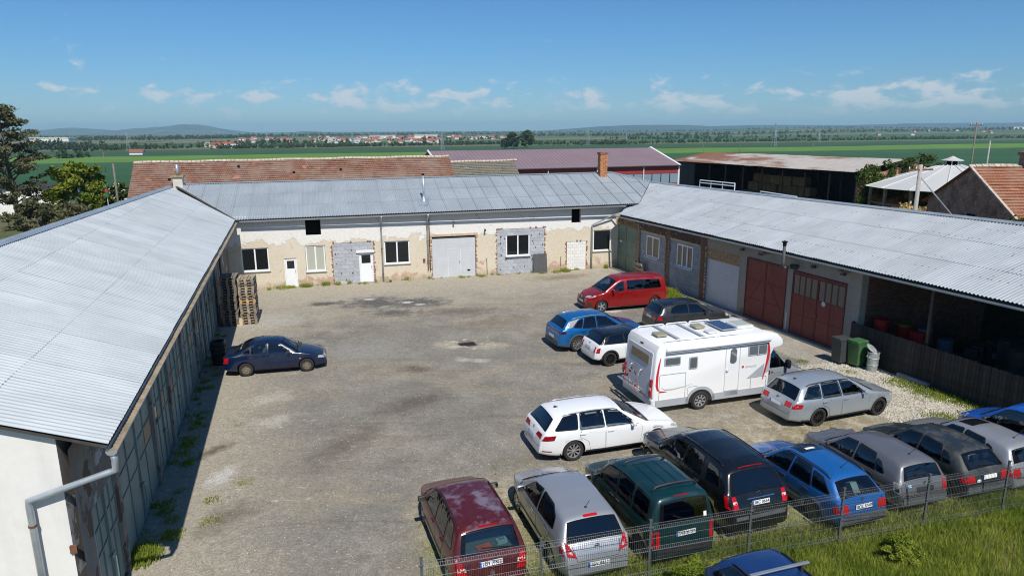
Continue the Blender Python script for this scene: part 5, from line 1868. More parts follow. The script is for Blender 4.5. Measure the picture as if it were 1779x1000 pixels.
# ---- trees on the plain
def treeline(name, label, pts, n, h, seed, depth=14.0, quads=46, cat='trees', mat=None):
 rng = np.random.default_rng(seed)
 P = np.array(pts, float)
 s = np.concatenate([rng.uniform(0, len(P) - 1, n // 2), np.clip(rng.choice(rng.uniform(0, len(P) - 1, max(3, n // 14)), n - n // 2) + rng.normal(0, .035 * len(P) / 3, n - n // 2), 0, len(P) - 1)])
 k = np.arange(len(P))
 x = np.interp(s, k, P[:, 0]) + rng.normal(0, depth * .4, n)
 y = np.interp(s, k, P[:, 1]) + rng.normal(0, depth, n)
 hh = h * rng.uniform(.45, 1.15, n) * rng.choice((.7, 1.0, 1.25), n)
 z = terrain_z(x, y)
 cs, rs = [], []
 for q, (f, r_) in enumerate(((.30, .42), (.55, .40), (.80, .28))):
  cs.append(np.stack([x + rng.normal(0, .12, n) * hh, y + rng.normal(0, .12, n) * hh, z + hh * f], 1))
  rs.append(hh * r_)
 v, f = leaf_quads(np.concatenate(cs), np.concatenate(rs), quads // 3, h * .17, rng, .85, .35)
 o = link(name, pydata(name, v, f, mat or M_FARLEAF))
 return stuff(o, label, cat)
G = gp
treeline('treeline', 'dark wood in the distance at the far left', [G(60, 258), G(110, 259), G(170, 258)], 90, 9, 1, 30)
treeline('treeline', 'row of round trees along the field track at the left', [G(95, 275), G(140, 274), G(182, 271)], 26, 5, 2, 4)
treeline('treeline', 'scattered orchard trees on the left of the plain', [G(130, 262), G(250, 259), G(330, 257), G(430, 253)], 150, 6, 3, 26)
treeline('treeline', 'far belt of woods below the pale hills', [G(40, 244), G(200, 243), G(330, 242), G(440, 239)], 420, 9, 4, 110)
treeline('treeline', 'hedge behind the bright field in front of the village', [G(390, 258), G(520, 256), G(640, 254), G(760, 252), G(880, 250)], 420, 5, 5, 10)
treeline('treeline', 'hedge across the middle of the plain on the right', [G(860, 250), G(960, 251), G(1080, 250), G(1200, 247), G(1340, 245), G(1500, 243), G(1640, 241), G(1790, 239)], 620, 5, 6, 14)
treeline('treeline', 'trees dotted behind the village', [G(420, 238), G(560, 236), G(700, 234), G(880, 233)], 300, 11, 7, 150)
treeline('treeline', 'distant belt of woods on the right of the plain', [G(900, 236), G(1080, 236), G(1300, 234), G(1560, 232), G(1790, 229)], 480, 9, 8, 90)
treeline('treeline', 'far woods along the skyline', [G(640, 232.5), G(900, 231), G(1150, 229.6), G(1350, 228.4), G(1560, 227.4), G(1790, 226.2)], 700, 11, 9, 260)
treeline('treeline', 'loose bushes between the brown fields on the right', [G(1050, 242), G(1150, 241), G(1300, 240), G(1480, 237)], 130, 7, 10, 60)
treeline('treeline', 'trees among the village gardens', [G(440, 250), G(520, 247), G(600, 247), G(700, 246), G(800, 243), G(870, 241)], 150, 7, 12, 60)
for (px, py, h, lab) in ((893, 258, 17, 'left of the two big round trees behind the red hall'), (916, 257, 19, 'right of the two big round trees behind the red hall'), (878, 258, 11, 'small tree left of the two big trees behind the red hall')):
 x, y = gp(px, py)
 tree('field_tree', lab, x, y, h, h * .42, M_FARLEAF, px, clumps=60, leaves=60, lsize=.9, trunk_r=.35, crown_lo=.12)

# ---- village in the distance
M_VW = plain('far_white_wall', (.72, .70, .66), .9, 0, .05)
M_VY = plain('far_cream_wall', (.58, .50, .38), .9, 0, .05)
M_VR = plain('far_red_roof', (.30, .085, .05), .9, 0, .15, ov=.2)
M_VB = plain('far_brown_roof', (.22, .10, .07), .9, 0, .15, ov=.2)
M_VG = plain('far_grey_roof', (.28, .29, .31), .9, 0, .1)
def house_meshes(w, d, h, rh, mw, mr):
 wall = MB().bx(-w / 2, w / 2, -d / 2, d / 2, 0, h)
 for s_ in (-1, 1):
  wall.add([(s_ * w / 2, -d / 2, h), (s_ * w / 2, d / 2, h), (s_ * w / 2, 0, h + rh)], [(0, 1, 2)])
 roof = MB()
 o_ = .5
 for s_ in (-1, 1):
  roof.add([(-w / 2 - o_, s_ * (d / 2 + o_), h - rh * o_ / d * 2), (w / 2 + o_, s_ * (d / 2 + o_), h - rh * o_ / d * 2), (w / 2 + o_, 0, h + rh), (-w / 2 - o_, 0, h + rh)], [(0, 1, 2, 3)])
 return wall.mesh('wall', mw, fix=False), roof.mesh('roof', mr, fix=False)
HM = []
for (w, d, h, rh, mw, mr, lab) in ((12, 9, 4.0, 3.6, M_VW, M_VR, 'white house with a red roof '), (14, 9, 4.6, 3.4, M_VW, M_VB, 'white house with a brown roof in the far village'), (10, 9, 4.6, 3.2, M_VY, M_VR, 'cream house with a red roof in the far village'),
                                            (16, 10, 5.0, 1.6, M_VW, M_VG, 'white building with a low grey roof in the far village'), (26, 13, 5.5, 1.0, M_VW, M_VW, 'long white hall in the far village')):
 HM.append((*house_meshes(w, d, h, rh, mw, mr), lab))
rr = random.Random(21)
spots = []
for (n, x0, x1, y0, y1, wh) in ((16, 432, 522, 241, 249, 'at the left end of the village'), (29, 545, 655, 237.5, 249, 'in the left half of the village'), (29, 655, 770, 237.5, 249, 'in the right half of the village'), (20, 640, 800, 236, 243, 'along the back of the village'), (18, 790, 900, 237, 242, 'scattered right of the village'), (9, 372, 425, 252, 257, 'in the hamlet left of the village'), (8, 1480, 1779, 231, 236, 'far off at the right edge')):
 for _ in range(n):
  spots.append((rr.uniform(x0, x1), rr.uniform(y0, y1), wh))
for (px, py, wh) in spots:
 x, y = gp(px, py)
 wi = rr.choices(range(5), (5, 3, 3, 2, 1))[0]
 wme, rme, lab = HM[wi]
 z0 = float(terrain_z(np.array(x), np.array(y)))
 t_ = thing('village_house', lab.replace('in the far village', '').strip() + ' ' + wh, 'house', (x, y, z0 - .2), rr.uniform(-.6, 1.2), 'houses of the far village')
 sc_ = rr.uniform(.65, 1.0)
 t_.scale = (sc_, sc_, sc_)
 link('wall', wme, t_)
 link('roof', rme, t_)
x, y = gp(252, 268)
t_ = thing('field_barn', 'lone barn with a red roof and white wall on the left of the plain', 'barn', (x, y, -10.2), R(10))
a, b = house_meshes(11, 7, 2.6, 2.6, M_VW, M_VB)
link('wall', a, t_)
link('roof', b, t_)
for k, (px, py, w, lab) in enumerate(((112, 246, 80, 'long white greenhouse roof in front of the far hills'), (672, 240, 70, 'long white factory hall in the village'), (745, 240, 60, 'second white factory hall right of the first in the village'), (1765, 229.5, 160, 'white hall far away at the right edge'))):
 x, y = gp(px, py)
 t_ = thing('white_hall', lab, 'hall', (x, y, float(terrain_z(np.array(x), np.array(y)))), R(5))
 MB().bx(-w / 2, w / 2, -15, 15, 0, 8).build('wall', M_VW, t_)
 MB().bx(-w / 2 - 1, w / 2 + 1, -16, 16, 8.01, 9).build('roof', M_VW if k != 1 else M_VG, t_)

# ---- white paddock rails behind the right wing
for k, (a, b, lab) in enumerate((((16.7, 61.0), (18.5, 57.0), 'white tubular paddock rail nearest the red hall behind the right roof'), ((19.6, 54.0), (20.6, 49.5), 'middle white paddock rail behind the right roof'), ((23.4, 48.0), (24.9, 43.2), 'white paddock rail in front of the round shelter'))):
 t_ = thing('paddock_rail', lab, 'railing', (a[0], a[1], 0), math.atan2(b[1] - a[1], b[0] - a[0]))
 L = math.hypot(b[0] - a[0], b[1] - a[1])
 zt = (5.6, 5.2, 4.85)[k]
 for z in (zt, zt - .22):
  MB().tube([(0, 0, z), (L, 0, z)], .05, 6).build('rail', M_PVC, t_)
 n = 3
 for i in range(n + 1):
  MB().tube([(L * i / n, 0, 0), (L * i / n, 0, zt)], .045, 6).build('post', M_PVC, t_)
# ================================================================== vehicles
def car_paint(name, col, rough=.28, metal=.25, flake=.0, dusty=.12, coat=.7):
 t = NT(name)
 v = t.co()
 n = t.noise(v, 2.2, 6, .62)
 c = t.mix(t.math('MULTIPLY', t.ramp(n, [(.45, 0.), (.75, 1.)]), dusty), col, (.30, .27, .23))
 x = t.sepxyz(v)
 low = t.ramp(t.math('ADD', x[2], t.math('MULTIPLY', n, .2)), [(.28, 1.), (.50, 0.)])
 c = t.mix(t.math('MULTIPLY', low, min(.4, dusty * 1.5)), c, (.25, .22, .17))
 m = t.fin(c, t.ramp(n, [(.3, rough), (.8, min(1, rough + .18))]), metal, .5)
 t.b.inputs['Coat Weight'].default_value = coat
 t.b.inputs['Coat Roughness'].default_value = .05
 return m

def blotch_paint(name, col, fade):
 """clear coat peeled off in pale blotches on the roof"""
 t = NT(name)
 v = t.co()
 x = t.sepxyz(v)
 n = t.noise(v, 1.9, 7, .62, .3)
 roof = t.ramp(t.math('MULTIPLY', x[2], .5), [(.765, 0.), (.785, 1.)])
 m = t.math('MULTIPLY', t.ramp(n, [(.50, 0.), (.62, .9)]), roof)
 c = t.mix(t.ramp(t.noise(v, 9, 4), [(.4, 0.), (.7, .35)]), col, tuple(min(1, q * 2.2) for q in col))
 c = t.mix(m, c, fade)
 t.fin(c, t.ramp(m, [(0., .3), (1., .6)]), .2)
 t.b.inputs['Coat Weight'].default_value = .35
 return t.m

def car_glass(name, tint=(.30, .36, .36), clear=.45):
 t = NT(name)
 for n in list(t.t.nodes):
  if n.type == 'BSDF_PRINCIPLED':
   t.t.nodes.remove(n)
 tr = t.n('ShaderNodeBsdfTransparent')
 tr.inputs[0].default_value = (*tint, 1)
 gl = t.n('ShaderNodeBsdfGlossy')
 gl.inputs['Roughness'].default_value = .02
 gl.inputs['Color'].default_value = (.95, .97, 1, 1)
 fr = t.n('ShaderNodeFresnel')
 fr.inputs[0].default_value = 1.55
 mx = t.n('ShaderNodeMixShader')
 f = t.math('ADD', t.math('MULTIPLY', fr.outputs[0], 1.25), .035, clamp=True)
 t.l(f, mx.inputs[0])
 t.l(tr.outputs[0], mx.inputs[1])
 t.l(gl.outputs[0], mx.inputs[2])
 t.l(mx.outputs[0], t.o.inputs[0])
 return t.m
M_GLASS = car_glass('tinted_car_glass', (.44, .50, .50))
M_GLASSD = car_glass('privacy_car_glass', (.05, .055, .06))
M_RUBBER = plain('black_rubber_trim', (.014, .014, .015), .7, 0, .2, spec=.15)
M_FRIT = plain('black_glass_border', (.006, .006, .007), .06, 0, .1)
M_PLAST = plain('black_plastic', (.028, .028, .030), .55, 0, .2, 5)
M_PLASTG = plain('grey_bumper_plastic', (.085, .088, .092), .6, 0, .2, 5)
M_SEAM = plain('shut_line', (.006, .006, .006), .8, 0, .0)
M_TYRE = plain('tyre_rubber', (.022, .021, .020), .85, 0, .3, 6)
M_ALLOY = plain('silver_alloy', (.52, .53, .55), .3, .7, .08)
M_ALLOYB = plain('black_alloy', (.02, .02, .022), .3, .4, .1)
M_STEELR = plain('dusty_steel_rim', (.20, .165, .12), .6, .3, .25, 6)
M_RIMDARK = plain('wheel_recess', (.012, .012, .012), .8)
M_CHROME = plain('chrome', (.72, .73, .75), .12, 1.0, .02)
M_HEAD = plain('headlight_glass', (.58, .61, .64), .08, .35, .15, 9)
M_TAIL = plain('red_tail_lamp', (.42, .006, .010), .10, 0, .25, 12)
M_TAILW = plain('clear_reversing_lens', (.62, .58, .56), .12, 0, .1, 9)
M_AMBER = plain('amber_lens', (.60, .20, .03), .15, 0, .1)
M_SEAT = plain('charcoal_seat_cloth', (.035, .035, .038), .9, 0, .2, 5)
M_SEATL = plain('grey_seat_cloth', (.17, .175, .17), .9, 0, .2, 5)
M_PLATE = plain('number_plate_white', (.82, .83, .84), .35, 0, .02)
M_PLATEB = plain('number_plate_blue', (.02, .10, .50), .35, 0, .02)
M_INK = plain('black_ink', (.012, .012, .014), .5)
M_MIRROR = plain('mirror_glass', (.75, .77, .8), .05, 1.0, .0)
M_SHELF = plain('grey_green_parcel_shelf', (.16, .19, .175), .85, 0, .08)

def text_mesh(s, size, name='lettering', shear=0.0, ext=.0012, bold=.0):
 c = bpy.data.curves.new(name, 'FONT')
 c.body = s
 c.size = size
 c.align_x = 'CENTER'
 c.align_y = 'CENTER'
 c.extrude = ext
 c.offset = bold
 c.shear = shear
 o = bpy.data.objects.new(name, c)
 COL.objects.link(o)
 bpy.context.view_layer.update()
 me = bpy.data.meshes.new_from_object(o.evaluated_get(bpy.context.evaluated_depsgraph_get()))
 bpy.data.objects.remove(o)
 me.materials.clear()
 return me

# ---- wheels: shared meshes
_wheel_cache = {}
def wheel_meshes(r, w, style):
 k = (round(r, 3), round(w, 3), style)
 if k in _wheel_cache:
  return _wheel_cache[k]
 rim = r * (.68 if style != 'steel' else .62)
 h = w / 2
 ty = MB().lathe([(rim * .97, -h * .75), (rim * 1.03, -h * .95), (r * .93, -h), (r * .985, -h * .8), (r, -h * .4), (r, h * .4), (r * .985, h * .8), (r * .93, h), (rim * 1.03, h * .95), (rim * .97, h * .75)], 36, axis='Y').mesh('tyre', M_TYRE, True, True)
 mat = {'alloy': M_ALLOY, 'alloy10': M_ALLOY, 'black': M_ALLOYB, 'steel': M_STEELR, 'cover': M_ALLOY, 'turbine': M_ALLOY, 'plaincover': M_ALLOY}[style]
 mb = MB()
 # outer face is -y
 mb.lathe([(rim * .90, -h * .55), (rim * .95, -h * .88), (rim, -h * .85), (rim * .99, -h * .6)], 36, axis='Y', mi=0)
 mb.lathe([(0, -h * .25), (rim * .93, -h * .25)], 24, axis='Y', mi=1)
 mb.lathe([(0, -h * .74), (rim * .17, -h * .72), (rim * .2, -h * .5)], 16, axis='Y', mi=0)
 if style in ('alloy', 'black', 'cover'):
  n = {'alloy': 5, 'black': 10, 'cover': 8}[style]
  wd = {'alloy': .19, 'black': .085, 'cover': .15}[style]
  for i in range(n):
   a = 2 * PI * i / n
   rot = Matrix.Rotation(-a, 3, 'Y')
   vs = [rot @ Vector(p) for p in ((rim * .12, -h * .70, -rim * wd * .8), (rim * .12, -h * .70, rim * wd * .8), (rim * .93, -h * .78, rim * wd * .75), (rim * .93, -h * .78, -rim * wd * .75),
           (rim * .12, -h * .35, -rim * wd), (rim * .12, -h * .35, rim * wd), (rim * .93, -h * .5, rim * wd), (rim * .93, -h * .5, -rim * wd))]
   mb.add(vs, [(0, 1, 2, 3), (4, 7, 6, 5), (0, 4, 5, 1), (1, 5, 6, 2), (2, 6, 7, 3), (3, 7, 4, 0)], 0)
 elif style in ('alloy10', 'turbine'):
  n = 9 if style == 'alloy10' else 10
  for i in range(n):
   a = 2 * PI * i / n
   tw = .28 if style == 'turbine' else .10
   def pt(rr_, aa, y):
    return (rr_ * math.cos(aa), y, rr_ * math.sin(aa))
   d = .11
   vs = [pt(rim * .15, a - .3, -h * .72), pt(rim * .15, a + .3, -h * .72), pt(rim * .94, a + tw + d, -h * .8), pt(rim * .94, a + tw - d, -h * .8),
                       pt(rim * .15, a - .3, -h * .4), pt(rim * .15, a + .3, -h * .4), pt(rim * .94, a + tw + d, -h * .5), pt(rim * .94, a + tw - d, -h * .5)]
   mb.add(vs, [(0, 1, 2, 3), (4, 7, 6, 5), (0, 4, 5, 1), (1, 5, 6, 2), (2, 6, 7, 3), (3, 7, 4, 0)], 0)
 elif style == 'plaincover':
  mb.lathe([(0, -h * .80), (rim * .5, -h * .84), (rim * .8, -h * .80), (rim * .92, -h * .7)], 24, axis='Y', mi=0)
  for i in range(7):
   a = 2 * PI * i / 7
   mb.box((rim * .6 * math.cos(a), -h * .84, rim * .6 * math.sin(a)), (rim * .36, .012, rim * .10), mi=1, rot=Matrix.Rotation(-a, 3, 'Y'))
 else:
  mb.lathe([(rim * .2, -h * .5), (rim * .45, -h * .62), (rim * .62, -h * .5), (rim * .92, -h * .62)], 24, axis='Y', mi=0)
  for i in range(8):
   a = 2 * PI * i / 8
   mb.box((rim * .72 * math.cos(a), -h * .6, rim * .72 * math.sin(a)), (rim * .15, .012, rim * .17), mi=1, rot=Matrix.Rotation(-a, 3, 'Y'))
 rm = mb.mesh('rim', [mat, M_RIMDARK], False, True)
 _wheel_cache[k] = (ty, rm)
 return ty, rm

def resamp(pts, n=500, blur=.03):
 P = np.array(pts, float)
 L = P[-1, 0]
 x = np.linspace(P[0, 0], L, n)
 z = np.interp(x, P[:, 0], P[:, 1])
 k = max(1, int(blur / (L / n)))
 if k > 1:
  ker = np.hanning(k * 2 + 3)[1:-1]
  ker /= ker.sum()
  m = len(ker) // 2
  zz = np.convolve(np.pad(z, m, 'edge'), ker, 'valid')
  w_ = np.clip(np.minimum(x - x[0], L - x) / (blur * 1.5), 0, 1)
  z = z * (1 - w_) + zz * w_
 return x, z

def orient(mb):
 """turns every face of a skin patch outwards"""
 for i, f in enumerate(mb.f):
  a, b, c = (Vector(mb.v[k]) for k in f[:3])
  n = (b - a).cross(c - a)
  o = (a + b + c) / 3
  if n.dot(Vector((o.x * .35, o.y, (o.z - .75) * 1.2))) < 0:
   mb.f[i] = tuple(reversed(f))
 return mb

class Body:
 """lofted car body. xs runs from the nose (0) to the tail (L); local +X is forward"""
 def __init__(s, sp):
  s.sp = sp
  s.L, s.W, s.H = sp['L'], sp['W'], sp['H']
  s.px, s.pz = resamp(sp['top'], 700, sp.get('blur', .05))
  s.bx_, s.bz = resamp(sp['belt'], 300, .2)
  s.gx, s.gz = resamp(sp.get('bottom', [(0, .26), (.5, .2), (s.L - .6, .2), (s.L, .30)]), 200, .2)
 def top(s, x):
  return float(np.interp(x, s.px, s.pz))
 def belt(s, x):
  return min(float(np.interp(x, s.bx_, s.bz)), s.top(x) - .03)
 def bot(s, x):
  return float(np.interp(x, s.gx, s.gz))
 def plan(s, x):
  sp = s.sp
  a, fa = sp.get('pf', (1.0, .70))
  b, fb = sp.get('pr', (.55, .84))
  ea, eb = sp.get('pe', (2.6, 2.8))
  k = 1.0
  if x < a:
   k *= 1 - (1 - fa) * (1 - x / a) ** ea
  if x > s.L - b:
   k *= 1 - (1 - fb) * (1 - (s.L - x) / b) ** eb
  return k
 def section(s, x):
  sp = s.sp
  zt, zb, z0 = s.top(x), s.belt(x), s.bot(x)
  hw = s.W / 2 * s.plan(x)
  hb = hw * sp.get('shoulder', .965)
  zref = float(np.interp(x, s.bx_, s.bz))
  k = min(1, max(0, (zt - zref) / (s.H - zref)))
  rw = sp.get('roofw', .72) * s.W / 2 * (1 - (1 - s.plan(x)) * .8)
  ht = (hb - .035) * (1 - k) + rw * k
  c = sp.get('crown', .055) * (.55 + .45 * k)
  ze = zt - c * 1.25
  zs = ze - sp.get('edge', .045) * (.4 + .6 * k)
  zs = max(zs, zb + .005)
  ze = max(ze, zs + .004)
  pts = [(0, zt), (.3 * ht, zt - .10 * c), (.58 * ht, zt - .36 * c), (.80 * ht, zt - .72 * c), (.93 * ht, ze)]
  pts.append((ht + (hb - ht) * .02, zs))
  bul = sp.get('bulge', .018) * k
  for f in (.2, .4, .6, .8):
   pts.append((ht + (hb - ht) * f + bul * math.sin(PI * f), zs + (zb - zs) * f))
  pts.append((hb, zb))
  pts.append((hb + (hw - hb) * .7, zb - .045))
  low = max(z0 + .05, .0)
  span = max(.05, zb - .045 - low)
  for f, w_ in ((.28, 1.0), (.5, 1.0), (.74, .992), (.92, .972)):
   pts.append((hw * w_, zb - .045 - span * f))
  pts.append((hw * .94, low - .02))
  pts.append((hw * .86, z0))
  pts.append((0, z0))
  # keep heights ordered
  out, zp = [], 9
  for (y, z) in pts:
   z = min(z, zp)
   z = max(z, z0)
   zp = z
   out.append((y, z))
  return out
 def stations(s):
  out = [0.0]
  step = s.sp.get('step', .065)
  x = 0.0
  while x < s.L - 1e-6:
   d = step
   for _ in range(7):
    if math.hypot(d, s.top(min(s.L, x + d)) - s.top(x)) > step * 1.15 or (x < .12 and d > .025) or (x > s.L - .14 and d > .022):
     d *= .7
    else:
     break
   x = min(s.L, x + d)
   out.append(x)
  return out
 def mesh(s, mats, dark_z):
  xs = s.stations()
  rows = []
  verts, faces, mi = [], [], []
  for x in xs:
   half = s.section(x)
   full = half + [(-y, z) for (y, z) in reversed(half[1:-1])]
   row = []
   for (y, z) in full:
    row.append(len(verts))
    verts.append((s.L / 2 - x, y, z))
   rows.append(row)
  n = len(rows[0])
  for a, b in zip(rows, rows[1:]):
   for i in range(n):
    faces.append((a[i], b[i], b[(i + 1) % n], a[(i + 1) % n]))
  faces.append(tuple(reversed(rows[0])))
  faces.append(tuple(rows[-1]))
  me = bpy.data.meshes.new('body')
  me.from_pydata(verts, [], faces)
  bm = bmesh.new()
  bm.from_mesh(me)
  bmesh.ops.recalc_face_normals(bm, faces=bm.faces)
  bm.to_mesh(me)
  bm.free()
  s.bvh = BVHTree.FromPolygons([Vector(v) for v in verts], faces)
  for m in mats:
   me.materials.append(m)
  mi = []
  for p in me.polygons:
   c = p.center
   x = s.L / 2 - c.x
   mi.append(1 if c.z < dark_z else (2 if s.sp.get('top_mat') and 1.0 < x < s.L - .2 and c.z > s.belt(x) + .0 and c.z > .95 else 0))
  me.polygons.foreach_set('material_index', mi)
  me.polygons.foreach_set('use_smooth', [True] * len(me.polygons))
  return me
 # ---- projections on to the skin
 def hit(s, o, d):
  r_ = s.bvh.ray_cast(Vector(o), Vector(d), 12)
  return r_[0], r_[1]
 def proj(s, view, a, b, off):
  """view side+/side-: (x, z); rear/front: (y, z); top: (x, y)"""
  if view[0] == 's':
   sg = 1 if view[1] == '+' else -1
   o, d = (s.L / 2 - a, sg * 3, b), (0, -sg, 0)
  elif view == 'rear':
   o, d = (-s.L / 2 - 3, a, b), (1, 0, 0)
  elif view == 'front':
   o, d = (s.L / 2 + 3, a, b), (-1, 0, 0)
  else:
   o, d = (s.L / 2 - a, b, 4), (0, 0, -1)
  p, n = s.hit(o, d)
  if p is None:
   return None
  if n.dot(Vector(d)) > 0:
   n = -n
  return p + n * off
 def patch(s, view, poly, off=.006, cuts=2, ring=None, mi=0, mb=None, max_edge=.16):
  """skin-following patch; ring gives an outer border of that width (material 1)"""
  mb = mb or MB()
  bm = bmesh.new()
  P = []
  n = len(poly)
  for i in range(n):
   a, b = Vector(poly[i]), Vector(poly[(i + 1) % n])
   k = max(1, int(math.ceil((b - a).length / max_edge)))
   for j in range(k):
    P.append(a.lerp(b, j / k))
  vs = [bm.verts.new((p.x, p.y, 0)) for p in P]
  f = bm.faces.new(vs)
  bmesh.ops.triangulate(bm, faces=[f])
  for _ in range(cuts):
   long = [e for e in bm.edges if e.calc_length() > max_edge]
   if not long:
    break
   bmesh.ops.subdivide_edges(bm, edges=long, cuts=1)
   bmesh.ops.triangulate(bm, faces=bm.faces[:])
  bm.verts.index_update()
  pts = [s.proj(view, v.co.x, v.co.y, off) for v in bm.verts]
  fs = [tuple(v.index for v in f.verts) for f in bm.faces]
  co2 = [v.co.copy() for v in bm.verts]
  def good(f):
   if any(pts[i] is None for i in f):
    return False
   return all((pts[f[k]] - pts[f[k - 1]]).length < 2.3 * (co2[f[k]] - co2[f[k - 1]]).length + .03 for k in range(len(f)))
  ok = [f for f in fs if good(f)]
  fallback = next((p for p in pts if p is not None), Vector())
  mb.add([p if p is not None else fallback for p in pts], ok, mi)
  bm.free()
  if ring:
   m = len(P)
   c = sum(P, Vector((0, 0))) / m
   outer = []
   for i in range(m):
    t_ = (P[(i + 1) % m] - P[i - 1]).normalized()
    nn = Vector((t_.y, -t_.x))
    if nn.dot(P[i] - c) < 0:
     nn = -nn
    outer.append(P[i] + nn * ring)
   a_ = [s.proj(view, p.x, p.y, off + .001) for p in P]
   b_ = [s.proj(view, p.x, p.y, off * .5 + .001) for p in outer]
   for i in range(m):
    j = (i + 1) % m
    q = (a_[i], a_[j], b_[j], b_[i])
    if all(p is not None for p in q):
     mb.add(q, [(0, 1, 2, 3)], 1)
  return orient(mb)
 def ribbon(s, view, line, w=.012, off=.004, mb=None, mi=0):
  mb = mb or MB()
  P = []
  for a, b in zip(line, line[1:]):
   a, b = Vector(a), Vector(b)
   k = max(1, int((b - a).length / .07))
   P += [a.lerp(b, j / k) for j in range(k)]
  P.append(Vector(line[-1]))
  prev = None
  for i, p in enumerate(P):
   t_ = (P[min(i + 1, len(P) - 1)] - P[max(i - 1, 0)]).normalized()
   n = Vector((-t_.y, t_.x)) * w / 2
   q = (s.proj(view, p.x + n.x, p.y + n.y, off), s.proj(view, p.x - n.x, p.y - n.y, off))
   if prev and all(x is not None for x in prev + q):
    mb.add([prev[0], prev[1], q[1], q[0]], [(0, 1, 2, 3)], mi)
   prev = q
  return mb

def smooth_poly(poly, r=.05, seg=3):
 """rounds the corners of a polygon"""
 out, n = [], len(poly)
 for i in range(n):
  p, a, b = Vector(poly[i]), Vector(poly[i - 1]), Vector(poly[(i + 1) % n])
  da, db = (a - p), (b - p)
  ra = min(r, da.length * .42)
  rb = min(r, db.length * .42)
  p0, p1 = p + da.normalized() * ra, p + db.normalized() * rb
  for k in range(seg + 1):
   t_ = k / seg
   out.append(tuple((1 - t_) ** 2 * p0 + 2 * t_ * (1 - t_) * p + t_ ** 2 * p1))
 return out

def inset_poly(poly, d):
 c = sum((Vector(p) for p in poly), Vector((0, 0))) / len(poly)
 out, n = [], len(poly)
 for i in range(n):
  t_ = (Vector(poly[(i + 1) % n]) - Vector(poly[i - 1])).normalized()
  nn = Vector((t_.y, -t_.x))
  if nn.dot(Vector(poly[i]) - c) > 0:
   nn = -nn
  out.append(tuple(Vector(poly[i]) + nn * d))
 return out

def in_poly(x, y, poly):
 c, n = False, len(poly)
 j = n - 1
 for i in range(n):
  xi, yi = poly[i][0], poly[i][1]
  xj, yj = poly[j][0], poly[j][1]
  if (yi > y) != (yj > y) and x < (xj - xi) * (y - yi) / (yj - yi) + xi:
   c = not c
  j = i
 return c

SEAT = None
def seat_meshes(mat):
 a = MB().rbox((0, 0, .12), (.52, .50, .2), .06)
 a.rbox((-.26, 0, .48), (.62, .48, .16), .06, rot=Matrix.Rotation(R(-72), 3, 'Y'))
 a.rbox((-.40, 0, .86), (.20, .27, .1), .04, rot=Matrix.Rotation(R(-78), 3, 'Y'))
 return a.mesh('seat', mat, True, True)
SEATS = {}

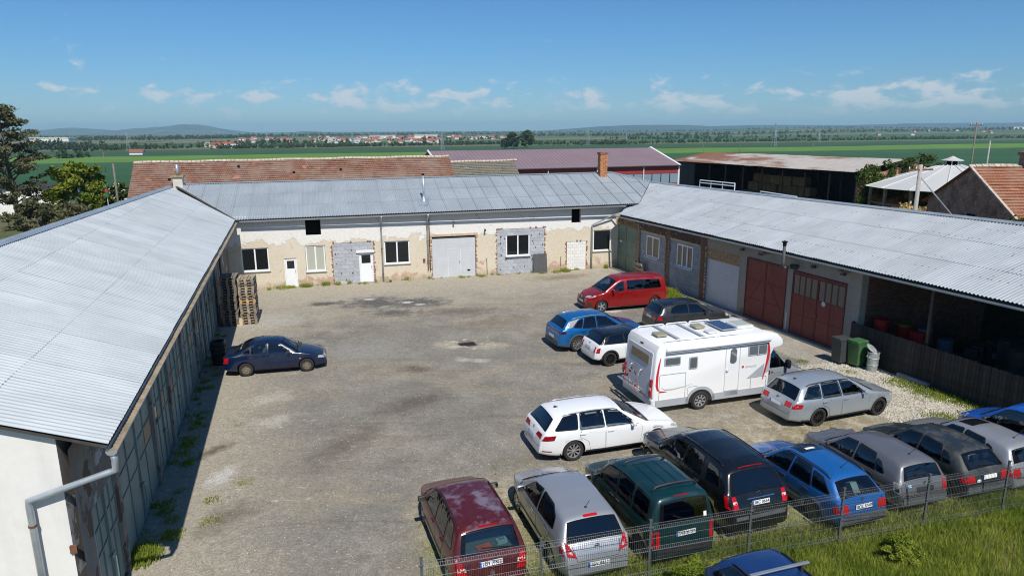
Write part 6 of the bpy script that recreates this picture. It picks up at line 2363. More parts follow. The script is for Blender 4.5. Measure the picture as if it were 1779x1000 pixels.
def vehicle(name, label, cat, sp, loc, heading, group='vehicles parked in the yard'):
 root = thing(name, label, cat, (loc[0], loc[1], sp.get('lift', .0)), R(heading), group)
 B = Body(sp)
 L, W = B.L, B.W
 paint = sp['paint']
 dark_z = sp.get('dark_z', .27)
 me = B.mesh([paint, sp.get('lower', M_PLAST), sp.get('top_mat', paint)], dark_z)
 wr, ww = sp.get('wr', .31), sp.get('ww', .20)
 fx, rx = sp['fx'], sp['fx'] + sp['wb']
 arch = sp.get('arch', wr + .055)
 # wheel wells cut from the closed body
 cut = MB()
 for x in (fx, rx):
  hw = W / 2 * B.plan(x)
  for sg in (-1, 1):
   prof = []
   c = []
   n = 28
   y0, y1 = sg * (hw - .30), sg * (hw + .2)
   for k in range(n):
    a = 2 * PI * k / n
    c.append((L / 2 - x + arch * math.cos(a), wr + .005 + arch * math.sin(a)))
   cut.prism(c, min(y0, y1), max(y0, y1))
 cme = cut.mesh('cut', M_RIMDARK, fix=True)
 bo = link('body', me, root)
 co_ = link('cutter', cme, root)
 md = bo.modifiers.new('wells', 'BOOLEAN')
 md.object = co_
 md.operation = 'DIFFERENCE'
 md.solver = 'EXACT'
 try:
  md.material_mode = 'TRANSFER'
 except Exception:
  pass
 bpy.context.view_layer.update()
 dg = bpy.context.evaluated_depsgraph_get()
 new = bpy.data.meshes.new_from_object(bo.evaluated_get(dg))
 bo.modifiers.clear()
 bpy.data.objects.remove(co_)
 if len(new.polygons) > 500:
  bo.data = new
  me = new
 # openings behind the glass
 cuts = [('side', inset_poly(w_['p'], .012)) for w_ in sp['side']]
 ws = sp.get('ws')
 bm = bmesh.new()
 bm.from_mesh(me)
 kill = []
 wins = []
 if ws:
  xa, xb = ws
  wins.append((xa + .03, xb - .03, .86))
 rg = sp.get('rg')
 if rg:
  wins.append((rg[0] + .015, rg[1] - .015, rg[2] - .03))
 def htop(x):
  return B.section(x)[5][0]
 for f in bm.faces:
  c = f.calc_center_median()
  x = L / 2 - c.x
  if abs(f.normal.y) > .45:
   for _, p in cuts:
    if in_poly(x, c.z, p):
     kill.append(f)
     break
  else:
   for (a, b, k) in wins:
    if a < x < b and c.z > B.belt(x) - .02 and abs(c.y) < htop(x) * k:
     kill.append(f)
     break
 bmesh.ops.delete(bm, geom=list(set(kill)), context='FACES')
 bm.to_mesh(me)
 bm.free()
 # screens: patches that follow the loft between two stations
 def screen(nm, xa, xb, ka, kb, mat, nz=10, ny=12, rim=.045):
  mb = MB()
  rows = []
  for i in range(nz + 1):
   x = xa + (xb - xa) * i / nz
   hw = htop(x)
   k = ka + (kb - ka) * i / nz
   row = []
   for j in range(ny + 1):
    y = hw * k * (2 * j / ny - 1)
    p = B.proj('top', x, y, .006)
    row.append(p if p is not None else Vector((L / 2 - x, y, B.top(x))))
   rows.append(row)
  for i in range(nz):
   for j in range(ny):
    edge = i in (0, nz - 1) or j in (0, ny - 1)
    mb.add([rows[i][j], rows[i + 1][j], rows[i + 1][j + 1], rows[i][j + 1]], [(0, 1, 2, 3)], 1 if edge else 0)
  return orient(mb).build(nm, [mat, M_FRIT], root, smooth=True, fix=False)
 if ws:
  o = screen('windscreen', ws[0], ws[1], .97, .90, sp.get('wsglass', M_GLASS))
  mbw = MB()
  x = ws[0] - .02
  for y0 in (-.32, .25):
   pts = [B.proj('top', ws[0] + .02 + .02 * k, (y0 + .55 * k / 4) * (1 if True else 1), .018) for k in range(5)]
   if all(p is not None for p in pts):
    mbw.tube(pts, .011, 5)
  mbw.build('wiper', M_RUBBER, o)
  # dark cowl panel at the foot of the screen
  cw = MB()
  hw = htop(ws[0] - .03)
  for j in range(10):
   ya, yb = hw * .93 * (2 * j / 10 - 1), hw * .93 * (2 * (j + 1) / 10 - 1)
   q = [B.proj('top', xx, yy, .004) for xx, yy in ((ws[0] - .10, ya), (ws[0] + .01, ya), (ws[0] + .01, yb), (ws[0] - .10, yb))]
   if all(p is not None for p in q):
    cw.add(q, [(0, 1, 2, 3)])
  cw.build('cowl', M_PLAST, root, fix=False)
 if rg:
  ro = screen('rear_window', rg[0], rg[1], rg[2], rg[3] if len(rg) > 3 else rg[2], sp.get('rgglass', M_GLASS), nz=12)
 # side glass
 for sg in ('s+', 's-'):
  for w_ in sp['side']:
   B.patch(sg, w_['p'], .009, 2, ring=.022).build('side_window', [w_.get('g', M_GLASS), w_.get('trim', M_RUBBER)], root, smooth=False, fix=False)
  for poly in sp.get('black', []):
   B.patch(sg, poly, .0035, 2).build('pillar_trim', sp.get('blackmat', M_PLAST), root, fix=False)
  # doors with shut lines
  for dr in sp.get('doors', []):
   B.patch(sg, inset_poly(dr['p'], -.007), .0022, 2).build('shut_line', M_SEAM, root, fix=False)
   d = B.patch(sg, inset_poly(dr['p'], .003), .0050, 3, max_edge=.10).build('door', paint, root, smooth=True, fix=False)
   hx, hz_ = dr['h']
   p = B.proj(sg, hx, hz_, .02)
   if p is not None:
    MB().rbox((p.x, p.y, p.z), (.19, .035, .035), .012).build('handle', sp.get('handle', paint), d)
  if sp.get('strip'):
   z, xa, xb, mt = sp['strip']
   B.ribbon(sg, [(xa, z), (xb, z)], .05, .014).build('side_moulding', mt, root, fix=False)
  for ln in sp.get('lines', []):
   B.ribbon(sg, ln, .010, .0035).build('shut_line', M_SEAM, root, fix=False)
  # arch lips
  for x in (fx, rx):
   mb = MB()
   prev = None
   for k in range(19):
    a = PI * (-.06 + 1.12 * k / 18)
    q = []
    for rr_, of in ((arch - .005, .012), (arch + sp.get('lip', .022), .006)):
     q.append(B.proj(sg, x - rr_ * math.cos(a), wr + .005 + rr_ * math.sin(a), of))
    if prev and all(z is not None for z in prev + q):
     mb.add([prev[0], prev[1], q[1], q[0]], [(0, 1, 2, 3)])
    prev = q
   if mb.f:
    mb.build('arch_lip', sp.get('lipmat', paint), root, smooth=True, fix=False)
 # hood and tailgate outlines
 for view, ln in sp.get('seams', []):
  B.ribbon(view, ln, .012, .0035).build('shut_line', M_SEAM, root, fix=False)
 for (nm, mt, view, poly, off) in sp.get('extra', []):
  B.patch(view, poly, off, 2, max_edge=.09).build(nm, mt, root, smooth=True, fix=False)
 # lamps
 for (nm, parts) in sp.get('lamps', []):
  for sg in (1, -1):
   o = None
   for (view, poly, mt) in parts:
    if view == 'side':
     vw, pp = ('s+' if sg > 0 else 's-'), poly
    else:
     vw, pp = view, [(sg * a, b) for a, b in poly]
    mb = B.patch(vw, pp, .010, 2, max_edge=.07)
    if o is None:
     o = mb.build(nm, mt, root, smooth=True, fix=False)
    else:
     mb.build('lens', mt, o, smooth=True, fix=False)
 # mirrors
 mx, mz = sp['mirror']
 for sg in (1, -1):
  p = B.proj('s+' if sg > 0 else 's-', mx, mz, 0)
  if p is None:
   continue
  ms = sp.get('mirror_s', 1.0)
  o = MB().rbox((p.x + .0, p.y + sg * .13 * ms, p.z + .035), (.10 * ms, .21 * ms, .15 * ms), .045, rot=None).tube([(p.x + .03, p.y - sg * .02, p.z), (p.x + .02, p.y + sg * .06, p.z + .01)], .025, 6).build('mirror', sp.get('mirror_mat', paint), root, smooth=True)
  MB().rbox((p.x - .052 * ms, p.y + sg * .13 * ms, p.z + .035), (.006, .17 * ms, .12 * ms), .002).build('mirror_glass', M_MIRROR, o)
 # wheels
 ty, rm = wheel_meshes(wr, ww, sp.get('wheel', 'alloy'))
 for x in (fx, rx):
  hw = W / 2 * B.plan(x)
  for sg in (1, -1):
   wp = part('wheel', root, (L / 2 - x, sg * (hw - ww / 2 - .012), wr), (0, random.uniform(0, 6), 0) if sg < 0 else (0, random.uniform(0, 6), PI))
   wp.rotation_mode = 'ZYX' if False else 'XYZ'
   link('tyre', ty, wp)
   link('rim', rm, wp)
 # interior
 st = sp.get('seat', M_SEAT)
 if st.name not in SEATS:
  SEATS[st.name] = seat_meshes(st)
 cab = sp.get('cab', (ws[0] if ws else 1.2, rg[1] if rg else L - .3))
 fl = sp.get('floor', .38)
 MB().bx(L / 2 - cab[1] + .25, L / 2 - cab[0] + .2, -W / 2 + .12, W / 2 - .12, fl - .08, fl).build('floor', M_SEAT, root)
 zd = B.belt((ws[1] if ws else 2) - .05) - .07
 MB().rbox((L / 2 - (cab[0] + .32), 0, zd - .12), (.5, W * .80, .26), .08).build('dashboard', M_PLAST, root)
 sxp = sp.get('seatx', cab[0] + 1.15)
 hs = min(1.0, (B.H - fl - .20) / 1.0)
 for y in (-.36, .36):
  o = link('seat', SEATS[st.name], root, (L / 2 - sxp, y, fl + .04))
  o.scale = (1, 1, hs)
 mb = MB()
 pr = []
 for k in range(17):
  a = 2 * PI * k / 16
  pr.append((L / 2 - (sxp - .58) - .10 * math.sin(a), .36 + .18 * math.cos(a), zd + .0 + .16 * math.sin(a)))
 mb.tube(pr, .016, 6, caps=False)
 mb.build('steering_wheel', M_PLAST, root)
 for q in sp.get('rows', [sxp + .80]):
  for y in (-.38, 0, .38):
   o = link('seat', SEATS[st.name], root, (L / 2 - q, y, fl + .06))
   o.scale = (.85, .78, .9 * hs)
 if sp.get('shelf'):
  xa, xb, z = sp['shelf']
  MB().bx(L / 2 - xb, L / 2 - xa, -W / 2 + .2, W / 2 - .2, z - .02, z).build('parcel_shelf', sp.get('shelfmat', M_SEAT), root)
 # roof rails, aerial
 if sp.get('rails'):
  xa, xb, mt, rise = sp['rails']
  for sg in (1, -1):
   pts = []
   for k in range(13):
    x = xa + (xb - xa) * k / 12
    y = sg * B.section(x)[4][0] * .985
    p = B.proj('top', x, y, 0)
    z = rise * (0 if k in (0, 12) else 1)
    pts.append((p.x, p.y, p.z + z + .008))
   MB().tube(pts, .017, 6).build('roof_rail', mt, root, smooth=True)
 for (xa, mt, wd) in sp.get('bars', []):
  y = B.section(xa)[4][0] + wd
  z = B.top(xa) - .02
  o = MB().rbox((L / 2 - xa, 0, z + .13), (.075, 2 * y, .035), .012).build('roof_bar', mt, root)
  for sg in (-1, 1):
   MB().bx(L / 2 - xa - .04, L / 2 - xa + .04, sg * (y - wd - .08) - .03, sg * (y - wd - .08) + .03, z - .05, z + .118).build('bar_foot', M_PLAST, o)
 if sp.get('aerial'):
  xa, kind = sp['aerial']
  p = B.proj('top', xa, 0.0, 0)
  if kind == 'fin':
   MB().prism([(p.x - .09, p.z - .005), (p.x + .08, p.z - .005), (p.x - .06, p.z + .055), (p.x - .085, p.z + .055)], -.022, .022).build('aerial', sp.get('aerialmat', M_PLAST), root)
  else:
   MB().lathe([(0, .03), (.03, .02), (.035, 0)], 8, c=(p.x, p.y, p.z)).tube([(p.x, 0, p.z + .02), (p.x - .22, 0, p.z + .30)], .007, 5).build('aerial', M_PLAST, root)
 if sp.get('sunroof'):
  xa, xb, wd = sp['sunroof']
  B.patch('top', smooth_poly([(xa, -wd), (xb, -wd), (xb, wd), (xa, wd)], .05), .006, 2).build('sunroof', M_GLASSROOF, root, smooth=True, fix=False)
 # plates with their characters
 for (view, y, z, txt, tilt) in sp.get('plates', []):
  p = B.proj(view, y, z, .012)
  if p is None:
   continue
  sg = -1 if view == 'rear' else 1
  rot = Matrix.Rotation(R(90) if view == 'front' else R(-90), 4, 'Z') @ Matrix.Rotation(R(90 - tilt), 4, 'X')
  po = part('number_plate', root)
  po.matrix_local = Matrix.Translation(p + Vector((sg * .012, 0, 0))) @ rot
  MB().box((0, 0, 0), (.52, .115, .006)).build('plate', M_PLATE, po)
  if sp.get('eu', True):
   MB().box((-.238, 0, .004), (.044, .111, .004)).build('plate_band', M_PLATEB, po)
  if txt:
   tm = text_mesh(txt, .112, bold=.0012)
   tm.materials.append(M_INK)
   to = link('plate_text', tm, po, (.02, -.002, .0055))
   to.scale = (1.0, 1.0, 1)
 # rear wiper
 if sp.get('rwiper'):
  x, ya, yb = sp['rwiper']
  pts = [B.proj('top', x - .03 * k / 4, ya + (yb - ya) * k / 4, .02) for k in range(5)]
  if all(p is not None for p in pts):
   MB().tube(pts, .012, 5).build('rear_wiper', M_RUBBER, root)
 for (kind, view, y, z, r_) in sp.get('badge', []):
  p = B.proj(view, y, z, .012)
  if p is None:
   continue
  sg = -1 if view == 'rear' else 1
  mb = MB()
  ring = [(p.x + sg * .006, p.y + r_ * math.cos(a), p.z + r_ * math.sin(a)) for a in [2 * PI * k / 20 for k in range(21)]]
  mb.tube(ring, r_ * .13, 5, caps=False)
  if kind == 'star':
   for k in range(3):
    a = R(90 + 120 * k)
    mb.tube([(p.x + sg * .006, p.y, p.z), (p.x + sg * .006, p.y + r_ * math.cos(a), p.z + r_ * math.sin(a))], r_ * .16, 5, r1=r_ * .05)
  elif kind == 'bar':
   mb.box((p.x + sg * .006, p.y, p.z), (.012, r_ * 2.3, r_ * .42))
  elif kind == 'disc':
   mb.add(ring[:-1], [tuple(range(20))])
  mb.build('emblem', M_CHROME, root)
 return root, B
M_GLASSROOF = glass_material('dark_roof_glass', (.010, .012, .014), .05)
# ---- the cars
def at_wheel(sp, xy, heading, side, which='f'):
 """centre of a car from the ground point of one near wheel; side -1 right, +1 left"""
 a = R(heading)
 fwd, lft = Vector((math.cos(a), math.sin(a))), Vector((-math.sin(a), math.cos(a)))
 lx = sp['L'] / 2 - sp['fx'] - (sp['wb'] if which == 'r' else 0)
 c = Vector(xy) - fwd * lx - lft * side * (sp['W'] / 2 - .1)
 return (c.x, c.y)
def at_tail(sp, xy, heading, inset=.12):
 a = R(heading)
 return (xy[0] + math.cos(a) * (sp['L'] / 2 - inset), xy[1] + math.sin(a) * (sp['L'] / 2 - inset))
SPn = smooth_poly
def sidewin(*polys, g=None, r=.045, trim=None):
 out = []
 for p in polys:
  d = {'p': SPn(p, r)}
  if g:
   d['g'] = g
  if trim:
   d['trim'] = trim
  out.append(d)
 return out
P_NAVY = car_paint('navy_blue_paint', (.003, .012, .045), .2, .1, dusty=.02)
P_RED = car_paint('metallic_red_paint', (.27, .007, .007), .24, .25, dusty=.03)
P_BLUE = car_paint('bright_blue_metallic_paint', (.004, .125, .37), .22, .35, dusty=.02)
P_WHITE = car_paint('white_paint', (.77, .79, .81), .3, 0, dusty=.04)
P_GREY = car_paint('grey_brown_metallic_paint', (.030, .032, .037), .24, .3, dusty=.05)
P_SILVB = car_paint('light_silver_blue_paint', (.40, .45, .50), .32, .5, dusty=.06)
P_SILV = car_paint('silver_paint', (.40, .42, .45), .32, .55, dusty=.08)
P_MAROON = blotch_paint('faded_maroon_paint', (.085, .012, .016), (.20, .165, .215))
P_GREEN = car_paint('dark_green_paint', (.003, .034, .038), .26, .25, dusty=.05)
P_BLACK = car_paint('black_paint', (.005, .006, .008), .2, .1, dusty=.015)
P_MIDB = car_paint('mid_blue_paint', (.008, .115, .38), .3, .3, dusty=.06)
P_DGREY = car_paint('mid_grey_paint', (.18, .185, .20), .34, .5, dusty=.12)
P_ANTH = car_paint('dark_green_grey_paint', (.018, .026, .030), .5, .2, dusty=.35)
P_SILV2 = car_paint('old_silver_paint', (.34, .355, .38), .36, .5, dusty=.10)
P_VANB = car_paint('vivid_blue_paint', (.010, .10, .45), .3, .1, dusty=.05)
P_DBLUE = car_paint('deep_blue_paint', (.010, .045, .17), .3, .3, dusty=.05)

# navy saloon
S = dict(L=4.13, W=1.64, H=1.42, wb=2.44, fx=.80, wr=.29, ww=.185, wheel='steel', paint=P_NAVY, roofw=.70, seat=M_SEATL,
            top=[(0, .42), (.02, .58), (.12, .68), (.5, .79), (1.08, .92), (1.72, 1.33), (1.98, 1.40), (2.5, 1.42), (2.95, 1.37), (3.18, 1.28), (3.66, 1.0), (3.75, .975), (4.04, .95), (4.1, .86), (4.13, .5)],
            belt=[(0, .64), (1, .86), (2, .89), (4.13, .91)], ws=(1.12, 1.74), rg=(3.06, 3.64, .90, .92), pr=(.5, .84),
            side=sidewin([(1.44, .93), (1.94, 1.29), (2.30, 1.325), (2.30, .94)], [(2.38, .94), (2.38, 1.325), (2.80, 1.29), (2.98, 1.20), (2.98, .95)], [(3.06, .97), (3.06, 1.14), (3.32, 1.0)]),
            doors=[dict(p=[(1.30, .30), (1.24, .80), (1.34, .885), (2.33, .90), (2.33, .28)], h=(2.18, .80)), dict(p=[(2.355, .28), (2.355, .90), (3.12, .91), (3.08, .66), (2.86, .50), (2.80, .29)], h=(3.0, .81))],
            strip=(.52, 1.12, 2.85, P_NAVY), handle=M_PLAST, mirror=(1.50, .93), mirror_mat=M_PLAST,
            lamps=[('headlight', [('front', [(.30, .52), (.56, .53), (.55, .64), (.32, .63)], M_HEAD), ('side', [(.06, .53), (.34, .57), (.30, .67), (.08, .64)], M_HEAD)]), ('taillight', [('side', [(4.11, .60), (4.11, .84), (3.88, .86), (3.92, .62)], M_TAIL), ('rear', [(.42, .62), (.64, .62), (.64, .84), (.42, .84)], M_TAIL)]), ('indicator', [('side', [(1.0, .60), (1.09, .60), (1.09, .64), (1.0, .64)], M_AMBER)])],
            seams=[('top', [(.12, -.62), (1.0, -.68)]), ('top', [(.12, .62), (1.0, .68)]), ('top', [(3.70, -.62), (3.70, .62)])], plates=[('rear', 0, .70, '', 5)], eu=False)
vehicle('sedan_car', 'navy blue saloon parked alone beside the stack of tyres', 'car', S, at_wheel(S, (-8.79, 27.72), 13.6, -1), 13.6)

# red people carrier
S = dict(L=4.96, W=1.92, H=1.90, wb=3.275, fx=.88, wr=.335, ww=.215, wheel='alloy', paint=P_RED, roofw=.80, crown=.06, edge=.06, shoulder=.985, pf=(1.3, .66), pr=(.35, .88),
            top=[(0, .48), (.03, .74), (.14, .90), (.55, 1.06), (.98, 1.17), (1.72, 1.70), (2.05, 1.85), (2.6, 1.895), (4.3, 1.89), (4.68, 1.85), (4.80, 1.76), (4.88, 1.25), (4.93, .85), (4.96, .42)],
            belt=[(0, .80), (1, 1.10), (2, 1.14), (4.96, 1.16)], ws=(1.02, 1.80), rg=(4.79, 4.87, .86, .88), rgglass=M_GLASSD,
            side=sidewin([(1.40, 1.17), (1.92, 1.62), (2.20, 1.68), (2.20, 1.18)]) + sidewin([(2.42, 1.20), (2.42, 1.69), (3.42, 1.69), (3.42, 1.20)], [(3.45, 1.20), (3.45, 1.69), (4.40, 1.65), (4.52, 1.28), (4.42, 1.21)], g=M_GLASSD),
            doors=[dict(p=[(1.36, .32), (1.28, 1.02), (1.38, 1.13), (2.30, 1.15), (2.30, .30)], h=(2.14, 1.02)), dict(p=[(2.33, .30), (2.33, 1.15), (3.44, 1.16), (3.44, .31)], h=(2.50, 1.03))],
            mirror=(1.52, 1.18), mirror_s=1.15, lines=[[(3.46, 1.02), (4.7, 1.04)]],
            lamps=[('headlight', [('front', [(.42, .80), (.66, .84), (.70, .95), (.46, .90)], M_HEAD), ('side', [(.10, .80), (.52, .90), (.56, .98), (.14, .92)], M_HEAD)]), ('taillight', [('side', [(4.92, .85), (4.86, 1.3), (4.78, 1.3), (4.80, .88)], M_TAIL)])],
            extra=[('grille', M_PLAST, 'front', SPn([(-.36, .62), (.36, .62), (.40, .80), (-.40, .80)], .05), .006), ('lower_grille', M_PLAST, 'front', SPn([(-.50, .34), (.50, .34), (.56, .52), (-.56, .52)], .04), .008), ('fog_lamp_bezel', M_PLAST, 's+', [(.10, .36), (.34, .38), (.30, .56), (.10, .56)], .008), ('fog_lamp_bezel', M_PLAST, 's-', [(.10, .36), (.34, .38), (.30, .56), (.10, .56)], .008)],
            plates=[('front', 0, .57, '', 0)], badge=[('disc', 'front', 0, .76, .06)], seams=[('top', [(.2, -.66), (1.0, -.80)]), ('top', [(.2, .66), (1.0, .80)])], rows=[3.1, 4.0], cab=(1.05, 4.7), floor=.5)
vehicle('people_carrier', 'red people carrier with dark rear windows facing left', 'van', S, at_wheel(S, (5.02, 37.15), 196.0, 1), 196.0)

# blue electric crossover
M_CHAMP = plain('champagne_trim', (.27, .26, .25), .45, .2, .05)
S = dict(L=4.58, W=1.85, H=1.64, wb=2.77, fx=.85, wr=.365, ww=.23, wheel='turbine', paint=P_BLUE, roofw=.69, dark_z=.40, lipmat=M_PLASTG, lip=.06, lower=M_PLASTG,
            top=[(0, .5), (.03, .74), (.2, .88), (.9, 1.02), (1.15, 1.09), (1.95, 1.54), (2.3, 1.62), (2.8, 1.64), (3.5, 1.60), (3.95, 1.53), (4.06, 1.49), (4.36, 1.14), (4.46, 1.05), (4.55, .85), (4.58, .45)],
            belt=[(0, .80), (1, 1.0), (2.6, 1.04), (4.58, 1.08)], ws=(1.18, 1.98), rg=(4.07, 4.35, .84, .90), rgglass=M_GLASSD, wsglass=M_GLASS,
            side=sidewin([(1.55, 1.07), (2.10, 1.47), (2.62, 1.53), (2.62, 1.08)]) + sidewin([(2.70, 1.08), (2.70, 1.53), (3.20, 1.51), (3.38, 1.10)], [(3.44, 1.12), (3.30, 1.48), (3.55, 1.42), (3.82, 1.16)], g=M_GLASSD),
            black=[SPn([(3.46, 1.50), (4.00, 1.41), (4.28, 1.13), (3.92, 1.16), (3.62, 1.40)], .04)], blackmat=M_CHAMP,
            doors=[dict(p=[(1.42, .42), (1.36, .95), (1.5, 1.03), (2.66, 1.05), (2.66, .42)], h=(2.5, .93)), dict(p=[(2.69, .42), (2.69, 1.05), (3.5, 1.07), (3.42, .86), (3.20, .66), (3.14, .43)], h=(3.36, .96))],
            mirror=(1.66, 1.08), mirror_mat=M_PLAST, rails=(2.1, 3.85, M_ALLOY, .012), aerial=(3.75, 'fin'), aerialmat=P_BLUE,
            lamps=[('headlight', [('front', [(.35, .78), (.64, .80), (.64, .88), (.36, .84)], M_HEAD), ('side', [(.06, .76), (.40, .84), (.42, .90), (.08, .86)], M_HEAD)]), ('taillight', [('rear', [(.02, .93), (.80, .91), (.80, 1.0), (.02, .96)], M_TAILD := plain('dark_red_lamp_band', (.045, .004, .006), .1, 0, .1)), ('side', [(4.56, .88), (4.50, 1.02), (4.22, 1.02), (4.26, .92)], M_TAILD)])],
            extra=[('rear_diffuser', M_PLASTG, 'rear', [(-.70, .36), (.70, .36), (.66, .52), (-.66, .52)], .008)], plates=[('rear', 0, .66, '', 4)], badge=[('disc', 'rear', 0, .86, .05)], eu=False, cab=(1.2, 4.3))
vehicle('electric_car', 'bright blue crossover with silver roof pillars parked nearest the red van', 'car', S, at_wheel(S, (3.02, 30.2), 19.5, -1, 'r'), 19.5)

# white small car with black roof
S = dict(L=3.85, W=1.73, H=1.43, wb=2.5, fx=.66, wr=.315, ww=.20, wheel='black', paint=P_WHITE, top_mat=P_BLACK, roofw=.76, lipmat=M_PLAST, lip=.06, dark_z=.33, pf=(.9, .74), pr=(.6, .78), crown=.05,
            top=[(0, .45), (.03, .72), (.15, .85), (.9, .96), (1.05, 1.0), (1.55, 1.36), (1.85, 1.42), (3.0, 1.41), (3.33, 1.37), (3.40, 1.33), (3.60, 1.02), (3.70, .95), (3.82, .72), (3.85, .45)],
            belt=[(0, .78), (1, .95), (3.85, .99)], ws=(1.08, 1.56), rg=(3.40, 3.60, .80, .88), rgglass=M_GLASSD,
            side=sidewin([(1.40, 1.02), (1.72, 1.32), (2.45, 1.34), (2.45, 1.02)], [(2.52, 1.02), (2.52, 1.34), (3.12, 1.31), (3.34, 1.05)], g=M_GLASSD),
            black=[SPn([(1.20, .985), (1.66, 1.37), (3.25, 1.355), (3.60, 1.0)], .03)], blackmat=P_BLACK,
            doors=[dict(p=[(1.32, .34), (1.25, .90), (2.45, .965), (2.45, .34)], h=(2.28, .86))], mirror=(1.42, 1.03), mirror_mat=P_BLACK,
            extra=[('roof', P_BLACK, 'top', SPn([(1.60, -.60), (3.38, -.58), (3.38, .58), (1.60, .60)], .08), .008), ('tail_spoiler', P_BLACK, 'top', [(3.28, -.58), (3.40, -.56), (3.40, .56), (3.28, .58)], .012)],
            lamps=[('headlight', [('side', [(.12, .62), (.34, .64), (.36, .84), (.16, .84)], M_HEAD)]), ('taillight', [('side', [(3.80, .62), (3.66, .62), (3.62, .86), (3.74, .86)], M_TAIL), ('rear', [(.54, .62), (.66, .62), (.65, .86), (.55, .86)], M_TAIL)])],
            plates=[('rear', 0, .74, '', 6)], badge=[('disc', 'rear', 0, .90, .045)], eu=False, cab=(1.1, 3.5))
vehicle('small_car', 'small white car with black roof and black wheels behind the motorhome', 'car', S, at_wheel(S, (4.22, 28.18), 19.5, -1, 'r'), 19.5)

# grey compact crossover
S = dict(L=4.25, W=1.80, H=1.60, wb=2.57, fx=.85, wr=.33, wheel='alloy10', paint=P_GREY, roofw=.71, dark_z=.36, lipmat=M_PLAST, lip=.04, pr=(.65, .80),
            top=[(0, .5), (.04, .80), (.2, .95), (.9, 1.06), (1.1, 1.10), (1.72, 1.51), (2.05, 1.585), (2.9, 1.60), (3.45, 1.55), (3.72, 1.49), (3.80, 1.44), (4.04, 1.12), (4.12, 1.04), (4.22, .82), (4.25, .5)],
            belt=[(0, .84), (1, 1.03), (4.25, 1.08)], ws=(1.13, 1.74), rg=(3.79, 4.03, .84, .90), rgglass=M_GLASSD,
            side=sidewin([(1.48, 1.10), (1.92, 1.44), (2.42, 1.49), (2.42, 1.11)], [(2.49, 1.11), (2.49, 1.49), (3.0, 1.48), (3.34, 1.36), (3.45, 1.14)], g=M_GLASSD),
            doors=[dict(p=[(1.38, .38), (1.32, .98), (2.44, 1.07), (2.44, .38)], h=(2.28, .97)), dict(p=[(2.47, .38), (2.47, 1.07), (3.36, 1.09), (3.28, .84), (3.05, .62), (2.98, .39)], h=(3.2, .99))],
            mirror=(1.58, 1.11), mirror_mat=P_BLACK, aerial=(3.6, 'fin'), extra=[('roof', P_BLACK, 'top', SPn([(1.85, -.56), (3.66, -.55), (3.66, .55), (1.85, .56)], .08), .006)],
            lamps=[('headlight', [('side', [(.14, .74), (.36, .78), (.40, .92), (.18, .92)], M_HEAD), ('front', [(.46, .74), (.62, .75), (.63, .90), (.48, .90)], M_HEAD)]), ('taillight', [('side', [(4.16, .80), (3.90, .82), (3.92, .98), (4.10, .98)], M_TAIL), ('rear', [(.52, .80), (.70, .80), (.68, .98), (.54, .98)], M_TAIL)])],
            plates=[('rear', 0, .86, '', 6)], badge=[('disc', 'rear', 0, 1.0, .045)], eu=False, cab=(1.15, 3.95))
vehicle('compact_car', 'dark grey compact car parked behind the motorhome facing the red doors', 'car', S, (8.92, 33.75), 14.5)

# silver estate
def estate(paint, wheel, H=1.51, L=4.77, W=1.82, wb=2.71, fx=.93, **kw):
 k = L / 4.77
 d = dict(L=L, W=W, H=H, wb=wb, fx=fx, wr=.33, ww=.22, wheel=wheel, paint=paint, roofw=.69, pf=(1.1, .66), pr=(.6, .80),
                 top=[(x * k, z * (H / 1.51 if z > 1.1 else 1)) for x, z in [(0, .45), (.03, .62), (.15, .74), (.6, .87), (1.2, .99), (2.0, 1.42), (2.3, 1.485), (3.0, 1.51), (3.9, 1.475), (4.18, 1.435), (4.27, 1.39), (4.58, 1.02), (4.64, .97), (4.74, .76), (4.77, .45)]],
                 belt=[(0, .70), (1.1, .93), (2.5, .97), (L, 1.0)], ws=(1.24 * k, 2.02 * k), rg=(4.27 * k, 4.57 * k, .86, .92),
                 side=sidewin([(1.66 * k, 1.0), (2.16 * k, 1.36), (2.62 * k, 1.42), (2.62 * k, 1.01)], [(2.70 * k, 1.01), (2.70 * k, 1.42), (3.42 * k, 1.41), (3.50 * k, 1.02)]) + sidewin([(3.58 * k, 1.03), (3.52 * k, 1.405), (3.98 * k, 1.36), (4.30 * k, 1.06)], g=kw.pop('qg', M_GLASS)),
                 doors=[dict(p=[(1.50 * k, .31), (1.42 * k, .86), (1.55 * k, .955), (2.65 * k, .975), (2.65 * k, .30)], h=(2.50 * k, .865)), dict(p=[(2.68 * k, .30), (2.68 * k, .975), (3.56 * k, .985), (3.50 * k, .78), (3.22 * k, .60), (3.16 * k, .31)], h=(3.42 * k, .875))],
                 mirror=(1.78 * k, 1.0), rails=(2.2 * k, 4.05 * k, M_PLAST, .03), aerial=(3.95 * k, 'fin'), lines=[[(.32 * k, .40), (.62 * k, .42)]],
                 seams=[('top', [(.18, -.62), (1.15 * k, -.74)]), ('top', [(.18, .62), (1.15 * k, .74)]), ('rear', [(-.70, .62), (-.60, .52), (.60, .52), (.70, .62)])], cab=(1.26 * k, 4.5 * k), shelf=(3.6 * k, 4.3 * k, .98), rwiper=(4.55 * k, -.05, .35))
 d.update(kw)
 return d
